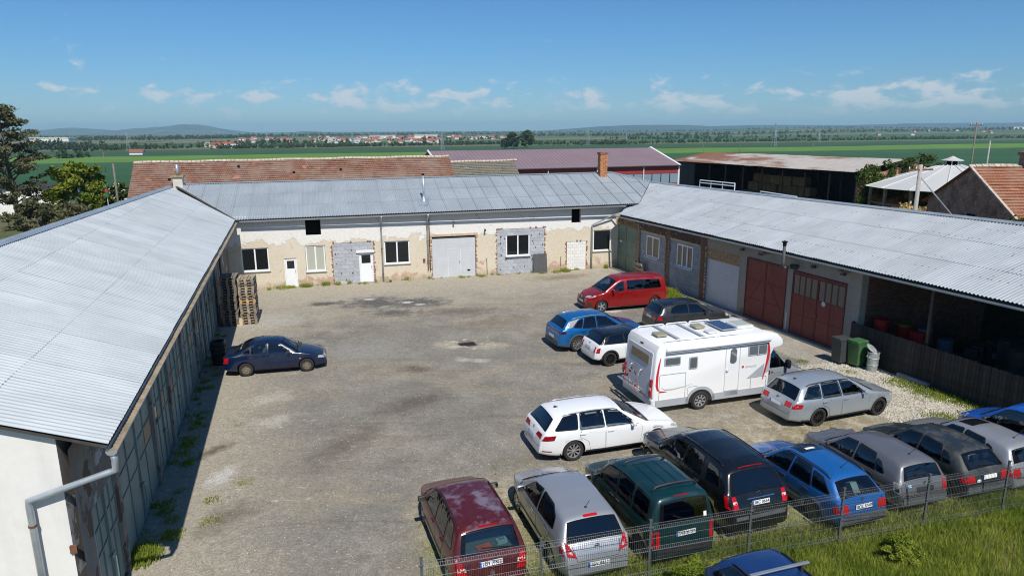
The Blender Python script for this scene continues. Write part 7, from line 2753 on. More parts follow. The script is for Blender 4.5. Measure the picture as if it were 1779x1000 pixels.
S = estate(P_SILVB, 'black', lamps=[('headlight', [('side', [(.10, .60), (.44, .68), (.52, .80), (.16, .74)], M_HEAD), ('front', [(.42, .58), (.60, .60), (.62, .72), (.44, .70)], M_HEAD)]),
         ('taillight', [('side', [(4.72, .74), (4.40, .76), (4.36, .90), (4.66, .92)], M_TAIL), ('rear', [(.40, .75), (.70, .75), (.70, .92), (.42, .92)], M_TAIL), ('side', [(4.62, .79), (4.54, .79), (4.54, .87), (4.61, .87)], M_TAILW)])],
              plates=[('rear', 0, .74, '', 8)], badge=[('disc', 'rear', 0, .92, .055)], mirror_mat=P_SILVB, lipmat=P_SILVB, dark_z=.30)
vehicle('estate_car', 'silver blue estate car with black wheels parked in front of the motorhome', 'car', S, at_wheel(S, (13.05, 22.84), 19.5, -1), 19.5)
M_TAILDK = plain('deep_red_lamp', (.25, .006, .012), .1, 0, .3, 9)
S = estate(P_WHITE, 'alloy10', H=1.50, L=4.86, W=1.86, wb=2.84, fx=.94, qg=M_GLASSD, rgglass=M_GLASSD, wr=.335,
              lamps=[('headlight', [('side', [(.08, .60), (.36, .68), (.40, .76), (.12, .72)], M_HEAD), ('front', [(.40, .60), (.62, .62), (.62, .72), (.42, .69)], M_HEAD)]),
                       ('taillight', [('side', [(4.80, .76), (4.42, .78), (4.36, .93), (4.70, .92)], M_TAILDK), ('rear', [(.30, .80), (.72, .78), (.72, .93), (.40, .92)], M_TAILDK)])],
              plates=[('rear', 0, .72, '', 8)], badge=[('disc', 'rear', 0, .92, .05)], rails=(2.2, 4.05, M_ALLOY, .03), aerialmat=M_PLAST,
              extra=[('bumper_reflector', M_TAILDK, 'rear', [(.42, .40), (.74, .43), (.74, .46), (.42, .43)], .012), ('bumper_reflector', M_TAILDK, 's-', [(4.78, .42), (4.5, .40), (4.5, .43), (4.78, .45)], .012)])
vehicle('estate_car', 'white estate car with dark rear windows behind the black off-roader', 'car', S, at_wheel(S, (1.86, 19.5), 16.8, -1, 'r'), 16.8)

# faded maroon compact people carrier
S = dict(L=4.17, W=1.72, H=1.62, wb=2.58, fx=.80, wr=.30, wheel='plaincover', paint=P_MAROON, roofw=.77, crown=.045, edge=.06, pf=(1.1, .66), pr=(.4, .86), seat=M_SEATL,
            top=[(0, .45), (.04, .72), (.2, .84), (.75, 1.0), (.95, 1.05), (1.60, 1.52), (1.88, 1.60), (2.5, 1.63), (3.5, 1.605), (3.74, 1.575), (3.82, 1.53), (4.03, 1.05), (4.07, .98), (4.14, .74), (4.17, .42)],
            belt=[(0, .76), (1, .98), (4.17, 1.02)], ws=(.98, 1.64), rg=(3.81, 4.025, .86, .90),
            side=sidewin([(1.30, 1.04), (1.78, 1.48), (2.28, 1.54), (2.28, 1.04)], [(2.36, 1.04), (2.36, 1.54), (3.05, 1.53), (3.12, 1.05)], [(3.19, 1.06), (3.13, 1.52), (3.48, 1.50), (3.72, 1.10)]),
            doors=[dict(p=[(1.22, .32), (1.14, .94), (1.26, 1.0), (2.31, 1.01), (2.31, .31)], h=(2.14, .92)), dict(p=[(2.34, .31), (2.34, 1.01), (3.16, 1.02), (3.10, .80), (2.90, .60), (2.84, .32)], h=(3.0, .93))],
            mirror=(1.38, 1.06), mirror_mat=M_PLAST, rails=(1.95, 3.68, M_MAROOND := plain('dark_maroon_rail', (.05, .012, .016), .5, 0, .2), .012), strip=(.52, 1.1, 2.9, M_PLAST),
            lamps=[('headlight', [('side', [(.12, .62), (.40, .68), (.42, .82), (.16, .80)], M_HEAD)]), ('taillight', [('rear', [(.55, .62), (.78, .62), (.78, .96), (.66, .96)], M_TAIL), ('side', [(4.12, .62), (3.92, .64), (3.94, .96), (4.04, .98)], M_TAIL), ('rear', [(.58, .76), (.77, .78), (.77, .86), (.60, .84)], M_TAILW)])],
            extra=[('high_stop_lamp', M_TAILDK, 'top', [(3.75, -.20), (3.79, -.20), (3.79, .20), (3.75, .20)], .010), ('rear_bumper', P_MAROON, 'rear', [(-.74, .42), (.74, .42), (.74, .58), (-.74, .58)], .02)],
            plates=[('rear', 0.02, .86, '2BY 7902', 10)], badge=[('disc', 'rear', .0, .64, .05)], seams=[('rear', [(-.66, .98), (-.60, .62), (.60, .62), (.66, .98)])], shelf=(3.05, 3.92, 1.0), shelfmat=M_SHELF, rwiper=(4.01, -.5, .2), cab=(1.0, 3.95))
sc_loc, sc_h = at_tail(S, (-.49, 13.18), 109.5), 109.5
ro, Bsc = vehicle('people_carrier_car', 'faded maroon compact people carrier at the left end of the fence row', 'car', S, sc_loc, sc_h)
# things on its parcel shelf
m = Matrix.Translation((*sc_loc, 0)) @ Matrix.Rotation(R(sc_h), 4, 'Z')
o = MB().box((0, 0, 0), (.24, .34, .012)).build('folder', plain('orange_card', (.85, .17, .03), .6))
o.matrix_world = m @ Matrix.Translation((4.17 / 2 - 3.76, .06, 1.02)) @ Matrix.Rotation(R(12), 4, 'Z')
tag(o, 'orange card folder lying on the parcel shelf of the maroon car', 'folder')
t_ = thing('tissue_box', 'pale green tissue box on the parcel shelf of the maroon car', 'tissue box')
t_.matrix_world = m @ Matrix.Translation((4.17 / 2 - 3.70, -.36, 1.0)) @ Matrix.Rotation(R(8), 4, 'Z')
MB().bx(-.06, .06, -.12, .12, .002, .10).build('box', plain('pale_mint_card', (.50, .72, .66), .6), t_)
MB().bx(-.03, .03, -.08, .08, .1005, .106).build('opening', plain('teal_print', (.05, .32, .38), .6), t_)

# silver hatchback
S = dict(L=4.30, W=1.70, H=1.54, wb=2.6, fx=.83, wr=.315, wheel='plaincover', paint=P_SILV, roofw=.74, crown=.04, pf=(1.1, .64), pr=(.5, .84),
            top=[(0, .45), (.04, .68), (.2, .80), (.85, 1.0), (1.02, 1.05), (1.72, 1.46), (2.05, 1.525), (2.7, 1.545), (3.4, 1.505), (3.72, 1.46), (3.80, 1.42), (4.07, 1.02), (4.14, .95), (4.26, .74), (4.3, .42)],
            belt=[(0, .74), (1, .96), (4.3, 1.02)], ws=(1.06, 1.74), rg=(3.80, 4.07, .88, .92), rgglass=M_GLASSD,
            side=sidewin([(1.42, 1.03), (1.90, 1.40), (2.42, 1.46), (2.42, 1.03)], [(2.50, 1.03), (2.50, 1.46), (3.10, 1.44), (3.40, 1.30), (3.48, 1.08)], g=None),
            doors=[dict(p=[(1.32, .32), (1.24, .92), (1.36, .985), (2.45, 1.0), (2.45, .31)], h=(2.28, .90)), dict(p=[(2.48, .31), (2.48, 1.0), (3.36, 1.02), (3.30, .80), (3.06, .60), (3.0, .32)], h=(3.2, .92))],
            handle=M_CHROME, mirror=(1.50, 1.04), strip=(.50, 1.15, 3.0, M_PLASTG), aerial=(3.50, 'rod'),
            lamps=[('headlight', [('side', [(.12, .62), (.48, .74), (.56, .86), (.20, .78)], M_HEAD), ('front', [(.40, .60), (.58, .62), (.58, .74), (.42, .72)], M_HEAD)]), ('taillight', [('rear', [(.50, .74), (.74, .80), (.74, 1.06), (.66, 1.0)], M_TAIL), ('side', [(4.24, .76), (4.02, .84), (3.98, 1.08), (4.10, 1.02)], M_TAIL), ('rear', [(.60, .82), (.69, .84), (.69, .92), (.62, .90)], M_TAILW)])],
            extra=[('high_stop_lamp', M_TAIL, 'top', SPn([(3.72, -.17), (3.78, -.17), (3.78, .17), (3.72, .17)], .02), .014)],
            plates=[('rear', 0, .56, '1BV 8862', 4)], badge=[('bar', 'rear', 0, .92, .055)], seams=[('rear', [(-.58, .96), (-.50, .66), (.50, .66), (.58, .96)]), ('rear', [(-.74, .62), (.74, .62)])], shelf=(3.3, 4.0, 1.0), rwiper=(4.05, -.05, .3), cab=(1.08, 4.0))
vehicle('hatchback_car', 'silver hatchback with red wedge tail lamps second in the fence row', 'car', S, at_tail(S, (1.88, 13.62), 107.5), 107.5)

# dark green high roofed car
S = dict(L=4.11, W=1.72, H=1.80, wb=2.69, fx=.80, wr=.30, wheel='steel', paint=P_GREEN, roofw=.80, crown=.05, edge=.07, pf=(1.1, .68), pr=(.25, .90),
            top=[(0, .45), (.04, .75), (.25, .90), (.85, 1.04), (1.0, 1.09), (1.56, 1.60), (1.82, 1.73), (2.4, 1.80), (3.5, 1.80), (3.86, 1.775), (3.94, 1.71), (4.04, 1.10), (4.07, .95), (4.10, .6), (4.11, .38)],
            belt=[(0, .80), (1, 1.02), (4.11, 1.06)], ws=(1.04, 1.62), rg=(3.935, 4.035, .86, .88), seat=M_SEATL,
            side=sidewin([(1.28, 1.08), (1.72, 1.54), (2.22, 1.62), (2.22, 1.08)], [(2.32, 1.10), (2.32, 1.62), (2.98, 1.63), (2.98, 1.10)], [(3.08, 1.10), (3.08, 1.63), (3.68, 1.60), (3.74, 1.14)], g=M_GLASSD),
            doors=[dict(p=[(1.22, .32), (1.16, .96), (1.26, 1.05), (2.25, 1.06), (2.25, .31)], h=(2.1, .96)), dict(p=[(2.28, .31), (2.28, 1.06), (3.02, 1.07), (3.02, .80), (2.94, .62), (2.88, .32)], h=(2.4, .96))],
            handle=M_PLAST, mirror=(1.38, 1.10), mirror_mat=M_PLAST, strip=(.60, 1.0, 2.9, M_PLAST),
            lamps=[('headlight', [('side', [(.12, .64), (.38, .70), (.40, .84), (.16, .82)], M_HEAD)]), ('taillight', [('rear', [(.66, .62), (.76, .62), (.76, 1.02), (.68, 1.02)], M_TAIL), ('side', [(4.09, .62), (3.98, .62), (3.98, 1.02), (4.05, 1.02)], M_TAIL)])],
            extra=[('high_stop_lamp', M_TAILDK, 'rear', [(-.14, 1.735), (.22, 1.735), (.22, 1.75), (-.14, 1.75)], .014), ('sticker', M_PLATE, 'rear', [(-.60, 1.16), (-.52, 1.16), (-.52, 1.28), (-.60, 1.28)], .018), ('rear_bumper', M_PLAST, 'rear', [(-.74, .40), (.74, .40), (.74, .58), (-.74, .58)], .022)],
            plates=[('rear', -.02, .88, '5AB 8157', 4)], shelf=(3.3, 3.95, 1.02), cab=(1.06, 3.98), seams=[('rear', [(-.68, 1.68), (-.70, .62), (.70, .62), (.68, 1.68)])], rwiper=(4.03, -.05, .3), badge=[])
ro, Bg = vehicle('high_roof_car', 'dark green high roofed car with black roof bars third in the fence row', 'car', S, at_tail(S, (3.96, 14.28), 109.5), 109.5)
for xa in (2.15, 3.55):
 pts = []
 for k in range(13):
  y = -.60 + 1.2 * k / 12
  p = Bg.proj('top', xa, y, 0)
  pts.append((p.x, p.y, p.z + (.075 if 0 < k < 12 else .01)))
 MB().tube(pts, .028, 8).build('roof_bar', M_PLAST, ro, smooth=True)
for y in (-.45, -.2, .1, .36):
 Bg.ribbon('top', [(2.2, y), (3.5, y)], .03, .012).build('roof_rib', P_GREEN, ro, fix=False)

# black off-roader
S = dict(L=4.78, W=1.91, H=1.78, wb=2.915, fx=.87, wr=.37, ww=.25, wheel='alloy', paint=P_BLACK, roofw=.72, pf=(1.1, .70), pr=(.55, .82), dark_z=.36,
            top=[(0, .55), (.04, .84), (.2, .98), (.8, 1.09), (1.2, 1.16), (1.82, 1.65), (2.15, 1.75), (2.8, 1.785), (3.8, 1.76), (4.16, 1.71), (4.26, 1.66), (4.56, 1.18), (4.62, 1.10), (4.74, .86), (4.78, .5)],
            belt=[(0, .88), (1.1, 1.10), (4.78, 1.16)], ws=(1.24, 1.85), rg=(4.27, 4.56, .88, .92), rgglass=M_GLASSD,
            side=sidewin([(1.62, 1.17), (2.06, 1.58), (2.55, 1.65), (2.55, 1.18)], [(2.63, 1.18), (2.63, 1.65), (3.30, 1.64), (3.42, 1.19)], g=M_GLASS) + sidewin([(3.66, 1.21), (3.52, 1.60), (3.95, 1.56), (4.22, 1.24)], g=M_GLASSD),
            doors=[dict(p=[(1.50, .40), (1.44, 1.04), (1.58, 1.13), (2.58, 1.15), (2.58, .40)], h=(2.42, 1.02)), dict(p=[(2.61, .40), (2.61, 1.15), (3.48, 1.16), (3.42, .92), (3.24, .74), (3.18, .41)], h=(3.34, 1.03))],
            handle=M_CHROME, mirror=(1.70, 1.18), mirror_mat=P_BLACK, rails=(2.1, 4.0, P_BLACK, .02),
            lamps=[('headlight', [('side', [(.10, .76), (.40, .82), (.44, .98), (.16, .94)], M_HEAD), ('front', [(.48, .76), (.66, .78), (.67, .92), (.50, .92)], M_HEAD)]), ('taillight', [('rear', [(.64, .86), (.79, .86), (.79, 1.14), (.68, 1.14)], M_TAIL), ('side', [(4.72, .86), (4.54, .88), (4.46, 1.16), (4.60, 1.16)], M_TAIL), ('rear', [(.66, .97), (.785, .97), (.785, 1.04), (.67, 1.04)], M_TAILW)])],
            extra=[('high_stop_lamp', M_TAILDK, 'top', [(4.185, -.36), (4.21, -.36), (4.21, .36), (4.185, .36)], .012), ('trim_bar', M_CHROME, 'rear', [(-.44, 1.045), (.36, 1.045), (.36, 1.065), (-.44, 1.065)], .014), ('bumper_step', M_PLASTG, 'rear', [(-.72, .58), (.72, .58), (.74, .68), (-.74, .68)], .012)],
            plates=[('rear', .0, .96, '3BC 0664', 6)], badge=[('star', 'rear', 0, 1.135, .06)], shelf=(3.5, 4.4, 1.10), rwiper=(4.54, -.3, .0), cab=(1.26, 4.5), floor=.5, seams=[('rear', [(-.70, 1.1), (-.64, .76), (.64, .76), (.70, 1.1)]), ('top', [(.2, -.70), (1.15, -.80)]), ('top', [(.2, .70), (1.15, .80)])])
vehicle('off_roader', 'black off-roader with a star emblem fourth in the fence row', 'car', S, at_tail(S, (6.16, 15.42), 108.5), 108.5)

# small hatchbacks of one family: slanting hatch
def small_hatch(paint, L=3.86, H=1.42, tail=.40, **kw):
 d = dict(L=L, W=1.64, H=H, wb=2.45, fx=.76, wr=.285, ww=.18, wheel='steel', paint=paint, roofw=.72, pf=(1.0, .70), pr=(.4, .88), lower=M_PLASTG, dark_z=.36,
                 top=[(0, .42), (.03, .60), (.12, .70), (.5, .80), (1.02, .90), (1.60, 1.33), (1.88, 1.395), (2.4, H), (L - tail - .42, H - .02), (L - tail - .12, H - .06), (L - tail, H - .12), (L - .13, .98), (L - .09, .92), (L - .02, .72), (L, .40)],
                 belt=[(0, .66), (1, .86), (L, .93)], ws=(1.06, 1.63), rg=(L - tail - .0, L - .14, .84, .88),
                 side=sidewin([(1.34, .91), (1.78, 1.29), (2.18, 1.33), (2.18, .92)], [(2.27, .92), (2.27, 1.33), (2.84, 1.31), (3.02, .94)], r=.03) + sidewin([(3.08, .96), (2.94, 1.28), (L - tail - .30, 1.25), (L - .40, .99)] if L > 4 else [(3.07, .95), (2.95, 1.22), (3.10, 1.18), (3.30, .97)], r=.03),
                 doors=[dict(p=[(1.24, .38), (1.18, .80), (1.28, .875), (2.21, .89), (2.21, .38)], h=(2.06, .79)), dict(p=[(2.24, .38), (2.24, .89), (3.04, .91), (2.98, .70), (2.78, .54), (2.72, .39)], h=(2.9, .80))],
                 handle=M_PLAST, mirror=(1.42, .93), mirror_mat=M_PLAST, strip=(.52, 1.06, 2.75, M_PLAST),
                 lamps=[('headlight', [('side', [(.06, .54), (.26, .56), (.26, .68), (.08, .68)], M_HEAD)]), ('taillight', [('rear', [(.46, .62), (.72, .62), (.72, .84), (.48, .84)], M_TAIL), ('side', [(L - .03, .62), (L - .18, .62), (L - .18, .84), (L - .06, .84)], M_TAIL)])],
                 extra=[('rear_bumper', kw.pop('bumper', M_PLASTG), 'rear', [(-.70, .36), (.70, .36), (.72, .56), (-.72, .56)], .025)],
                 seams=[('rear', [(-.62, .90), (-.60, .60), (.60, .60), (.62, .90)]), ('top', [(.12, -.60), (1.0, -.68)]), ('top', [(.12, .60), (1.0, .68)])], aerial=(L - tail - .35, 'rod'), cab=(1.08, L - .25), rwiper=(L - .16, -.1, .22), shelf=(3.0, L - .3, .92))
 ex = kw.pop('extra2', [])
 d.update(kw)
 d['extra'] = d['extra'] + ex
 return d
S = small_hatch(P_MIDB, L=4.06, tail=.50, rails=(1.85, 3.45, M_PLAST, .05), sunroof=(1.72, 2.22, .36), plates=[('rear', .0, .75, 'BOL 57-09', 8)], eu=False, badge=[('disc', 'rear', 0, .91, .04)],
    extra2=[('lettered_sticker', M_PLATE, 'top', [(2.02, -.16), (2.12, -.16), (2.12, .14), (2.02, .14)], .012)])
bl_loc, bl_h = at_tail(S, (8.80, 15.60), 109.0), 109.0
vehicle('hatchback_car', 'mid blue estate with black roof rails and sunroof fifth in the fence row', 'car', S, bl_loc, bl_h)
m = Matrix.Translation((*bl_loc, 0)) @ Matrix.Rotation(R(bl_h), 4, 'Z')
t_ = thing('seat_cover', 'pale folded sunshade propped behind the rear window of the blue estate', 'sunshade')
t_.matrix_world = m @ Matrix.Translation((2.1 - 3.72, .0, .93))
mb = MB()
mb.prism([(-.18, .0), (.20, .0), (.16, .20), (.02, .26)], -.10, .10)
mb.build('panel', plain('pale_mint_sunshade', (.55, .70, .66), .6), t_)

S = small_hatch(P_DGREY, L=3.97, H=1.45, tail=.30, sunroof=None, plates=[], wheel='plaincover', badge=[('disc', 'rear', 0, .90, .04)], bumper=P_DGREY, lower=P_DGREY, dark_z=.2,
    lamps=[('headlight', [('side', [(.06, .54), (.30, .58), (.30, .70), (.08, .68)], M_HEAD)])],
    extra2=[('lamp_recess', plain('empty_lamp_housing', (.36, .36, .35), .5, .2, .4, 14), 's+', SPn([(3.93, .64), (3.72, .66), (3.66, .92), (3.86, .94)], .04), .009), ('lamp_socket', M_RUBBER, 's+', SPn([(3.88, .70), (3.78, .71), (3.76, .80), (3.86, .80)], .03), .014), ('taillight', M_TAIL, 'rear', [(-.72, .64), (-.58, .64), (-.60, .90), (-.70, .90)], .012), ('taillight', M_TAIL, 's-', [(3.93, .64), (3.80, .66), (3.76, .92), (3.86, .92)], .012),
      ('number_plate_recess', M_PLAST, 'rear', [(-.28, .66), (.28, .66), (.28, .80), (-.28, .80)], .012), ('emission_sticker', plain('light_blue_tape', (.30, .55, .80), .6), 'rear', [(.44, .82), (.54, .82), (.54, .88), (.44, .88)], .014)])
ro, Bq = vehicle('hatchback_car', 'grey hatchback with a missing tail lamp and dented bonnet sixth in the fence row', 'car', S, at_tail(S, (10.86, 16.45), 106.5), 106.5)
# crumpled bonnet
rngc = np.random.default_rng(5)
for o in ro.children:
 if o.name.startswith('body'):
  for v in o.data.vertices:
   if v.co.x > 3.97 / 2 - 1.0 and v.co.z > .62:
    k = min(1, (v.co.x - (3.97 / 2 - 1.0)) / .4)
    v.co.z += k * (.05 * math.sin(v.co.x * 17 + v.co.y * 6) * math.cos(v.co.y * 9 + 1) + .04 * abs(math.sin(v.co.y * 4 + v.co.x * 5)))
S = small_hatch(P_ANTH, L=3.86, tail=.50, plates=[('rear', -.03, .75, '', 10)], badge=[('disc', 'rear', 0, .90, .04)],
    extra2=[('oval_sticker', M_PLATE, 'rear', [(.34 + .075 * math.cos(a), .67 + .045 * math.sin(a)) for a in [2 * PI * k / 14 for k in range(14)]], .012)])
dk_loc, dk_h = at_tail(S, (12.94, 17.06), 107.5), 107.5
vehicle('hatchback_car', 'dark dusty hatchback with a white oval sticker seventh in the fence row', 'car', S, dk_loc, dk_h)
m = Matrix.Translation((*dk_loc, 0)) @ Matrix.Rotation(R(dk_h), 4, 'Z')
o = MB().rbox((0, 0, .12), (.16, .30, .24), .07).build('cushion', plain('pale_grey_cushion', (.52, .53, .54), .9))
o.matrix_world = m @ Matrix.Translation((3.86 / 2 - 3.22, -.02, .925))
tag(o, 'pale grey cushion on the parcel shelf of the dark dusty hatchback', 'cushion')
S = small_hatch(P_SILV2, L=3.90, H=1.44, tail=.34, sunroof=(1.78, 2.25, .36), plates=[('rear', 0, .75, '', 10)], lower=P_SILV2, bumper=P_SILV2, dark_z=.22)
vehicle('hatchback_car', 'old silver hatchback with a dark sunroof at the right edge of the fence row', 'car', S, at_tail(S, (14.42, 17.40), 107.5), 107.5)
# vivid blue van
S = dict(L=4.3, W=1.85, H=1.86, wb=2.7, fx=.85, wr=.32, wheel='steel', paint=P_VANB, roofw=.78, crown=.07, edge=.08, pf=(1.3, .62), pr=(.3, .88),
            top=[(0, .48), (.04, .76), (.25, .94), (.75, 1.10), (.92, 1.16), (1.6, 1.68), (1.9, 1.80), (2.5, 1.86), (3.7, 1.86), (4.05, 1.82), (4.14, 1.74), (4.24, 1.1), (4.28, .7), (4.3, .42)],
            belt=[(0, .82), (1, 1.04), (4.3, 1.10)], ws=(.96, 1.66), rg=(4.13, 4.23, .86, .88), rgglass=M_GLASSD,
            side=sidewin([(1.18, 1.10), (1.70, 1.58), (2.35, 1.66), (2.42, 1.20), (2.30, 1.08), (1.3, 1.06)], [(2.62, 1.16), (2.62, 1.66), (3.6, 1.65), (3.6, 1.16)], g=M_GLASSD, r=.12),
            doors=[dict(p=[(1.16, .34), (1.10, .96), (2.46, 1.02), (2.46, .33)], h=(2.3, .92)), dict(p=[(2.5, .33), (2.5, 1.04), (3.62, 1.06), (3.62, .9), (3.1, .62), (3.04, .34)], h=(2.65, .94))],
            mirror=(1.28, 1.10), mirror_mat=M_PLAST, mirror_s=1.2, lamps=[('headlight', [('side', [(.14, .74), (.46, .84), (.50, .96), (.20, .90)], M_HEAD)]), ('taillight', [('side', [(4.26, .8), (4.16, .8), (4.1, 1.2), (4.2, 1.2)], M_TAIL)])],
            extra=[('door_label', M_PLATE, 's+', [(1.13, .90), (1.17, .90), (1.17, .98), (1.13, .98)], .01)], cab=(1.0, 4.15), floor=.5)
vehicle('delivery_van', 'vivid blue van partly hidden at the right edge behind the silver hatchback', 'van', S, (16.05, 19.35), 108.0)
# deep blue car outside the fence
S = estate(P_DBLUE, 'alloy', bars=[(3.35, M_ALLOY, .10), (2.25, M_ALLOY, .10)], rails=(2.1, 4.0, M_PLAST, .03), aerial=None, lamps=[], plates=[])
vehicle('estate_car', 'deep blue car with silver roof bars outside the fence at the bottom edge', 'car', S, (5.52, 10.88), 288.0)
# ---- motorhome
def motorhome(loc, heading):
 root = thing('motorhome', 'white motorhome with red swooshes and a bicycle rack parked in the middle of the yard', 'motorhome', (*loc, 0), R(heading), 'vehicles parked in the yard')
 M_GEL = plain('white_gelcoat', (.80, .80, .79), .35, 0, .02, 1, coat=.3)
 M_GELG = plain('grey_skirt', (.36, .385, .41), .45, 0, .06, 2)
 M_REARG = plain('pale_grey_rear_panel', (.60, .63, .67), .4, 0, .03)
 M_SWO = plain('red_swoosh', (.50, .02, .03), .4, 0, .25, 30)
 M_ACR = glass_material('smoked_acrylic', (.10, .115, .125), .06)
 M_ACRB = glass_material('bronze_acrylic', (.23, .17, .10), .08)
 M_VENT = plain('olive_vent_lid', (.30, .28, .19), .4, 0, .1)
 M_SOLAR = plain('blue_solar_cells', (.012, .035, .10), .15, .1, .2, 14)
 W2 = 1.14
 root.scale = (1, 1, .93)
 out = [(-3.38, .34), (-3.46, .5), (-3.47, .9), (-3.36, 2.52), (-3.24, 2.74), (-3.0, 2.83), (1.35, 2.84), (1.70, 2.75), (1.94, 2.52), (2.0, 2.32), (1.88, 2.19), (1.58, 2.14), (1.47, 1.9), (1.42, .42)]
 bm = bmesh.new()
 a = [bm.verts.new((x, -W2, z)) for x, z in out]
 b = [bm.verts.new((x, W2, z)) for x, z in out]
 n = len(out)
 bm.faces.new(a)
 bm.faces.new(list(reversed(b)))
 for i in range(n):
  bm.faces.new((a[i], b[i], b[(i + 1) % n], a[(i + 1) % n]))
 bmesh.ops.recalc_face_normals(bm, faces=bm.faces)
 ed = [e for e in bm.edges if abs(e.verts[0].co.y - e.verts[1].co.y) < 1e-4 and e.verts[0].co.z + e.verts[1].co.z > 1.2]
 bmesh.ops.bevel(bm, geom=ed, offset=.10, segments=3, affect='EDGES', profile=.5, clamp_overlap=True)
 me = bpy.data.meshes.new('coach_body')
 bm.to_mesh(me)
 bm.free()
 me.materials.append(M_GEL)
 me.polygons.foreach_set('use_smooth', [True] * len(me.polygons))
 try:
  me.set_sharp_from_angle(angle=R(32))
 except Exception:
  pass
 link('coach_body', me, root)
 # cab
 P_CAB = car_paint('silver_grey_cab_paint', (.38, .42, .46), .3, .45, dusty=.04)
 sp = dict(L=2.55, W=2.05, H=2.2, paint=P_CAB, roofw=.80, pf=(1.2, .70), pr=(.01, 1.0), wb=1, fx=.9, crown=.06, shoulder=.985,
                  top=[(0, .45), (.04, .85), (.2, 1.02), (.75, 1.24), (.95, 1.32), (1.62, 2.02), (1.9, 2.16), (2.55, 2.2)], belt=[(0, .9), (1, 1.24), (2.55, 1.28)], bottom=[(0, .3), (.4, .24), (2.55, .3)])
 B = Body(sp)
 cme = B.mesh([P_CAB, M_PLAST], .36)
 cab = link('cab', cme, root, (3.45 - 2.55 / 2, 0, 0))
 for sg in ('s+', 's-'):
  w = SPn([(1.14, 1.30), (1.52, 1.78), (1.72, 1.93), (1.99, 1.97), (2.02, 1.30)], .07)
  orient(B.patch(sg, w, .006, 2, ring=.02)).build('cab_window', [M_GLASSD, M_RUBBER], cab, fix=False)
  B.ribbon(sg, [(1.44, 1.32), (1.44, 1.66)], .035, .010).build('window_bar', M_RUBBER, cab, fix=False)
  B.ribbon(sg, [(1.22, .42), (1.16, 1.1), (1.26, 1.27)], .014, .006).build('shut_line', M_SEAM, cab, fix=False)
  B.ribbon(sg, [(2.36, .42), (2.36, 1.27)], .014, .006).build('shut_line', M_SEAM, cab, fix=False)
  B.patch(sg, SPn([(1.90, 1.02), (1.99, 1.02), (1.99, 1.2), (1.90, 1.2)], .03), .012, 1).build('door_handle', M_RUBBER, cab, fix=False)
  B.patch(sg, [(.16, .88), (.52, .98), (.58, 1.12), (.22, 1.06)], .01, 2, max_edge=.08).build('headlight', M_HEAD, cab, fix=False)
  s = 1 if sg == 's+' else -1
  p = B.proj(sg, 1.26, 1.42, 0)
  o = MB().rbox((p.x + .05, p.y + s * .20, p.z + .02), (.14, .20, .36), .06).tube([(p.x, p.y, p.z - .05), (p.x + .04, p.y + s * .14, p.z - .05)], .035, 6).build('mirror', M_RUBBER, cab, smooth=True)
  MB().bx(p.x + .122, p.x + .126, p.y + s * .20 - .05, p.y + s * .20 + .05, p.z - .12, p.z + .08).build('mirror_lens', M_TAILW, o)
 mb = MB()
 rows = []
 for i in range(9):
  x = .98 + .64 * i / 8
  hw = B.section(x)[5][0] * .93
  rows.append([B.proj('top', x, hw * (2 * j / 10 - 1), .006) for j in range(11)])
 for i in range(8):
  for j in range(10):
   q = (rows[i][j], rows[i + 1][j], rows[i + 1][j + 1], rows[i][j + 1])
   if all(v is not None for v in q):
    mb.add(q, [(0, 1, 2, 3)])
 orient(mb).build('windscreen', M_GLASSD, cab, fix=False)
 # skirt, bumper, arches on both sides
 for s in (-1, 1):
  y = s * (W2 + .006)
  for (xa, xb) in ((-3.36, -2.02), (-1.02, 1.42)):
   MB().bx(xa, xb, y - .02, y + .02, .32, .60).build('side_skirt', M_GELG, root)
  mb = MB()
  c = [(-1.52 + .50 * math.cos(PI * k / 14), .34 + .50 * math.sin(PI * k / 14)) for k in range(15)]
  o_ = [(-1.52 + .62 * math.cos(PI * k / 14), .34 + .62 * math.sin(PI * k / 14)) for k in range(15)]
  for k in range(14):
   mb.add([(c[k][0], y + s * .02, c[k][1]), (c[k + 1][0], y + s * .02, c[k + 1][1]), (o_[k + 1][0], y + s * .02, o_[k + 1][1]), (o_[k][0], y + s * .02, o_[k][1])], [(0, 1, 2, 3)])
  mb.build('wheel_arch', M_GELG, root, fix=False)
  mb = MB()
  mb.add([(x, y + s * .012, z) for x, z in c], [tuple(range(15))])
  mb.build('wheel_well', M_RIMDARK, root, fix=False)
 MB().rbox((-3.40, 0, .48), (.22, 2.26, .34), .08).build('rear_bumper', M_REARG, root)
 # near side (right) and far side fittings
 def win(s, x0, x1, z0, z1, mat=M_ACR, fr=M_GELG, r_=.05):
  y = s * (W2 + .004)
  o = MB().rbox(((x0 + x1) / 2, y + s * .008, (z0 + z1) / 2), (x1 - x0, .03, z1 - z0), r_).build('window', fr, root)
  MB().rbox(((x0 + x1) / 2, y + s * .024, (z0 + z1) / 2), (x1 - x0 - .09, .012, z1 - z0 - .09), r_ * .8).build('pane', mat, o)
  return o
 def outline(s, x0, x1, z0, z1, nm='hatch', w=.018, mat=None):
  y = s * (W2 + .010)
  pts = rrect(x1 - x0, z1 - z0, .06)
  pts = [((x0 + x1) / 2 + a_, y, (z0 + z1) / 2 + b_) for a_, b_ in pts]
  return MB().tube(pts + [pts[0]], w / 2, 5, caps=False).build(nm, mat or M_GELG, root)
 s = -1
 win(s, -3.06, -2.40, 1.96, 2.30)
 win(s, -2.06, -1.70, 1.72, 2.22)
 o = win(s, .42, 1.26, 1.98, 2.42)
 MB().bx(.82, .86, -W2 - .045, -W2 - .02, 2.0, 2.40).build('mullion', M_GELG, o)
 win(1, -2.6, -1.6, 1.7, 2.2)
